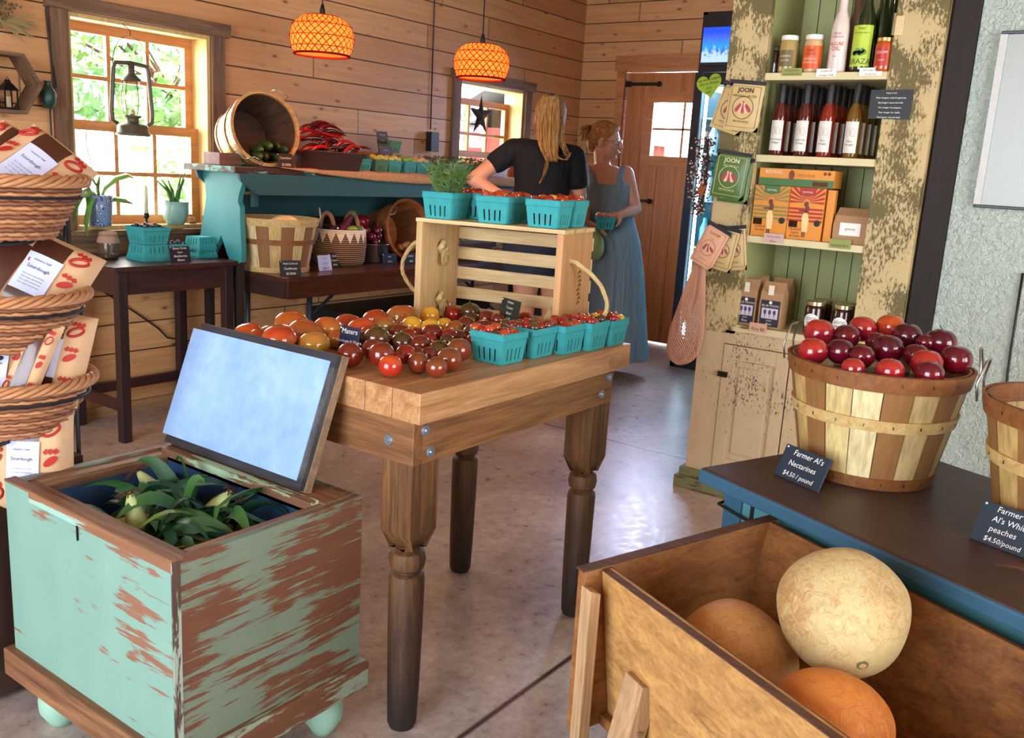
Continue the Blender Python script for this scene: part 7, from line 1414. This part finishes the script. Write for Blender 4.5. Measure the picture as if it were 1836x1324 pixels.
strand([(1000, 190), (1004, 220), (1006, 250), (1014, 272), (1018, 280)], (-.07, -.10, -.12, -.13, -.125), .016, 9, .014).out('hair_lock', hairm, ty, world=True, smooth=True); strand([(985, 260), (982, 290), (976, 312), (967, 329)], (-.13, -.13, -.13, -.13), .007, 6, .004).out('hair_lock', hairm, ty, world=True, smooth=True); strand([(972, 190), (965, 215), (958, 238), (950, 246)], (-.03, -.05, -.07, -.075), .012, 8, .01).out('hair_lock', hairm, ty, world=True, smooth=True); strand([(988, 262), (1000, 283), (1014, 288), (1022, 274)], (-.13, -.14, -.14, -.135), .009, 7, .006).out('hair_lock', hairm, ty, world=True, smooth=True)
MB().tube([tie + HR * .022 * math.cos(a) + HF * .03 + ZV * .022 * math.sin(a) for a in [2 * PI * i / 12 for i in range(12)]], .006, 6, closed=True).out('hair_tie', M['black'], ty, world=True)
# older woman, facing the viewer, head turned to the right
ob = at(1088, 400, X=4.92); ob.z = 0
def OP(px, py, off=0):
    r = Vector(FW + RT * (px - CX) / F_PX - UP * (py - CY) / F_PX); k = HF.dot(ob + HF * off - Vector(C0)) / HF.dot(r); return Vector(C0) + r * k
to = thing('person', 'older woman in a blue grey sleeveless dress and glasses, holding a small basket', 'person', tuple(ob))
hc_ = OP(1086, 254); neck = OP(1080, 292); lsh = OP(1056, 308, .02); rsh = OP(1122, 312, -.01); relb = OP(1140, 375, -.06); rwr = OP(1116, 384, -.17); lelb = OP(1050, 372, -.04); lwr = OP(1050, 396, -.16); hip = OP(1092, 420)
body = MB(); fdir = HR * .92 - HF * .38; L, R = head(body, hc_, fdir + ZV * -.05, ZV, 1.0); capsule(body, [hc_ + V(0, 0, -.05) - HR * .02, neck, neck + V(0, 0, -.05)], [.050, .048, .062])
loft(body, [(hip, .165, .12, HR), (OP(1090, 375), .14, .105, HR), (OP(1089, 345), .15, .115, HR), (OP(1088, 325), .158, .105, HR), (OP(1087, 308), .145, .08, HR), (OP(1082, 296), .07, .055, HR)], 28)
capsule(body, [rsh, rsh.lerp(relb, .5), relb], [.050, .042, .036]); capsule(body, [relb, relb.lerp(rwr, .4), rwr], [.037, .034, .024]); capsule(body, [lsh, lsh.lerp(lelb, .5), lelb], [.050, .042, .036]); capsule(body, [lelb, lelb.lerp(lwr, .4), lwr], [.036, .033, .024])
hand(body, rwr, -HR * .85 + V(0, 0, -.35) - HF * .15, -HF * .6 + ZV * .7, .95, .55, thumb=-1); hand(body, lwr, HR * .7 - HF * .35 + V(0, 0, -.35), -HF * .4 - ZV * .8, .95, -.1)
for a, b in ((-.08, 0), (.08, -.01)): q = ob + HR * a + HF * b; capsule(body, [q + ZV * .5, q + ZV * .3, q + ZV * .09], [.055, .048, .034], 16); capsule(body, [q + ZV * .045, q + ZV * .035 - HF * .07, q + ZV * .025 - HF * .14], [.034, .033, .024])
remesh(body, 'body', skin, to, .0052, 3)
dm_ = NT('blue grey dress'); _n = dm_.noise(dm_.vec((5, 5, .7)), 5, 3, .5, .6); dm_.bump(_n, .8, .03); dm_ = dm_.set(dm_.mix(_n, hexc('748c9c'), hexc('8aa2b0')), .85)
dr = MB(); rings = []
for px, py, a, b in ((1094, 640, .245, .2), (1094, 600, .235, .19), (1094, 540, .222, .175), (1095, 480, .205, .16), (1094, 430, .185, .14), (1092, 395, .158, .12), (1091, 370, .15, .118), (1089, 345, .162, .125), (1089, 330, .165, .118)): rings.append((OP(px, py), a, b, HR))
loft(dr, rings, 40)
for px0, px1 in ((1062, 1057), (1110, 1117)): capsule(dr, [OP(px0 + 2, 332, -.09), OP(px0, 318, -.075), OP(px1 + 1, 303, -.02), OP(px0, 312, .07), OP(px0 + 2, 330, .09)], [.030, .026, .024, .026, .03], 10)
remesh(dr, 'dress', dm_, to, .008, 4)
hr = MB(); hr.ball(L(0, -.022, .034), (.080, .096, .092), 26, 18, rot=R); hr.ball(L(0, -.07, -.012), (.066, .046, .06), 18, 12, rot=R); hr.ball(L(0, .03, .085), (.055, .045, .028), 16, 10, rot=R)
h2 = NT('greying blonde hair'); _v = h2.noise(h2.vec((40, 40, 20)), 2.5, 5, .65, 1); h2.bump(_v, .9, .004); h2 = h2.set(h2.ramp(_v, [(.3, hexc('6a3c20')), (.5, hexc('a8703c')), (.7, hexc('d8a872'))]), .7, spec=.15)
remesh(hr, 'hair', h2, to, .006, 2); bun = OP(1052, 232, .01); bm_ = MB()
for k in range(40): a = k * 2.4; d = V(math.cos(a) * .6, math.sin(a) * .6, math.sin(k * 1.7)).normalized(); bm_.tube([bun + HR * .02, bun + d * .022, bun + d * .036 + V(0, 0, -.012) + HR * -.008, bun + d * .044 + V(0, 0, -.035)], [.013, .011, .006, .001], 5)
bm_.out('hair_bun', h2, to, world=True, smooth=True); MB().tube([bun + HR * .018 + (HF * math.cos(a) + ZV * math.sin(a)) * .022 for a in [2 * PI * i / 14 for i in range(14)]], .007, 6, closed=True).out('hair_tie', M['black'], to, world=True)
gm_ = MB()
for q in (-1, 1): gm_.tube([L(q * .034, .092 - .004, .0) + (L(1, 0, 0) - L(0, 0, 0)) * .022 * math.cos(a) + (L(0, 0, 1) - L(0, 0, 0)) * .017 * math.sin(a) for a in [2 * PI * i / 18 for i in range(18)]], .0014, 5, closed=True); gm_.tube([L(q * .056, .086, .004), L(q * .078, .03, .006), L(q * .078, -.01, 0)], .0016, 5)
gm_.tube([L(-.012, .094, .003), L(.012, .094, .003)], .0014, 5); gm_.out('glasses', plain('8a8490', .2, .8), to, world=True)
em = MB()
for q in (-1, 1): em.ball(L(q * .032, .076, .002), (.012, .012, .010), 12, 8, rot=R)
em.out('eyes', plain('d8d0cc', .2), to, world=True); MB().ball(L(0, .0905, -.0565), (.021, .006, .008), 12, 8, rot=R).out('lips', plain('a85a50', .5), to, world=True)
# the basket of fruit in her hands and the bagged lettuce hanging from her fingers
p = OP(1083, 412, -.20); t = pulp_basket((p.x, p.y, p.z + .004), rang + .05, 'teal berry basket of pinkish fruit held by the older woman', .115, .074, group=None)
for k in range(6): single('held_fruit', MB().ball(t.location + HR * ((k % 3 - 1) * .036) + HF * ((k // 3 - .5) * .045) + V(0, 0, .075), .022, 14, 10), tom_mat('c8705c', 'b85a50', 'd89878', .5), 'pinkish round fruit in the basket the older woman holds', 'fruit', 'fruit in the held basket', smooth=True)
p = OP(1066, 442, -.21); single('lettuce_bag', MB().ball((p.x, p.y, p.z), (.06, .06, .085), 24, 18, fn=lambda u: 1 + .05 * math.sin(9 * u.x + 4 * u.z) * math.cos(8 * u.y)).tube([(p.x, p.y, p.z + .07), (p.x, p.y, p.z + .115)], [.02, .008], 8), NT('lettuce').set(hexc('a8c080'), .25) if False else plain('9ab070', .25, var=.35, ns=24, bump=.5), 'bag with pale green lettuce hanging from the older woman\'s hand', 'lettuce', smooth=True)
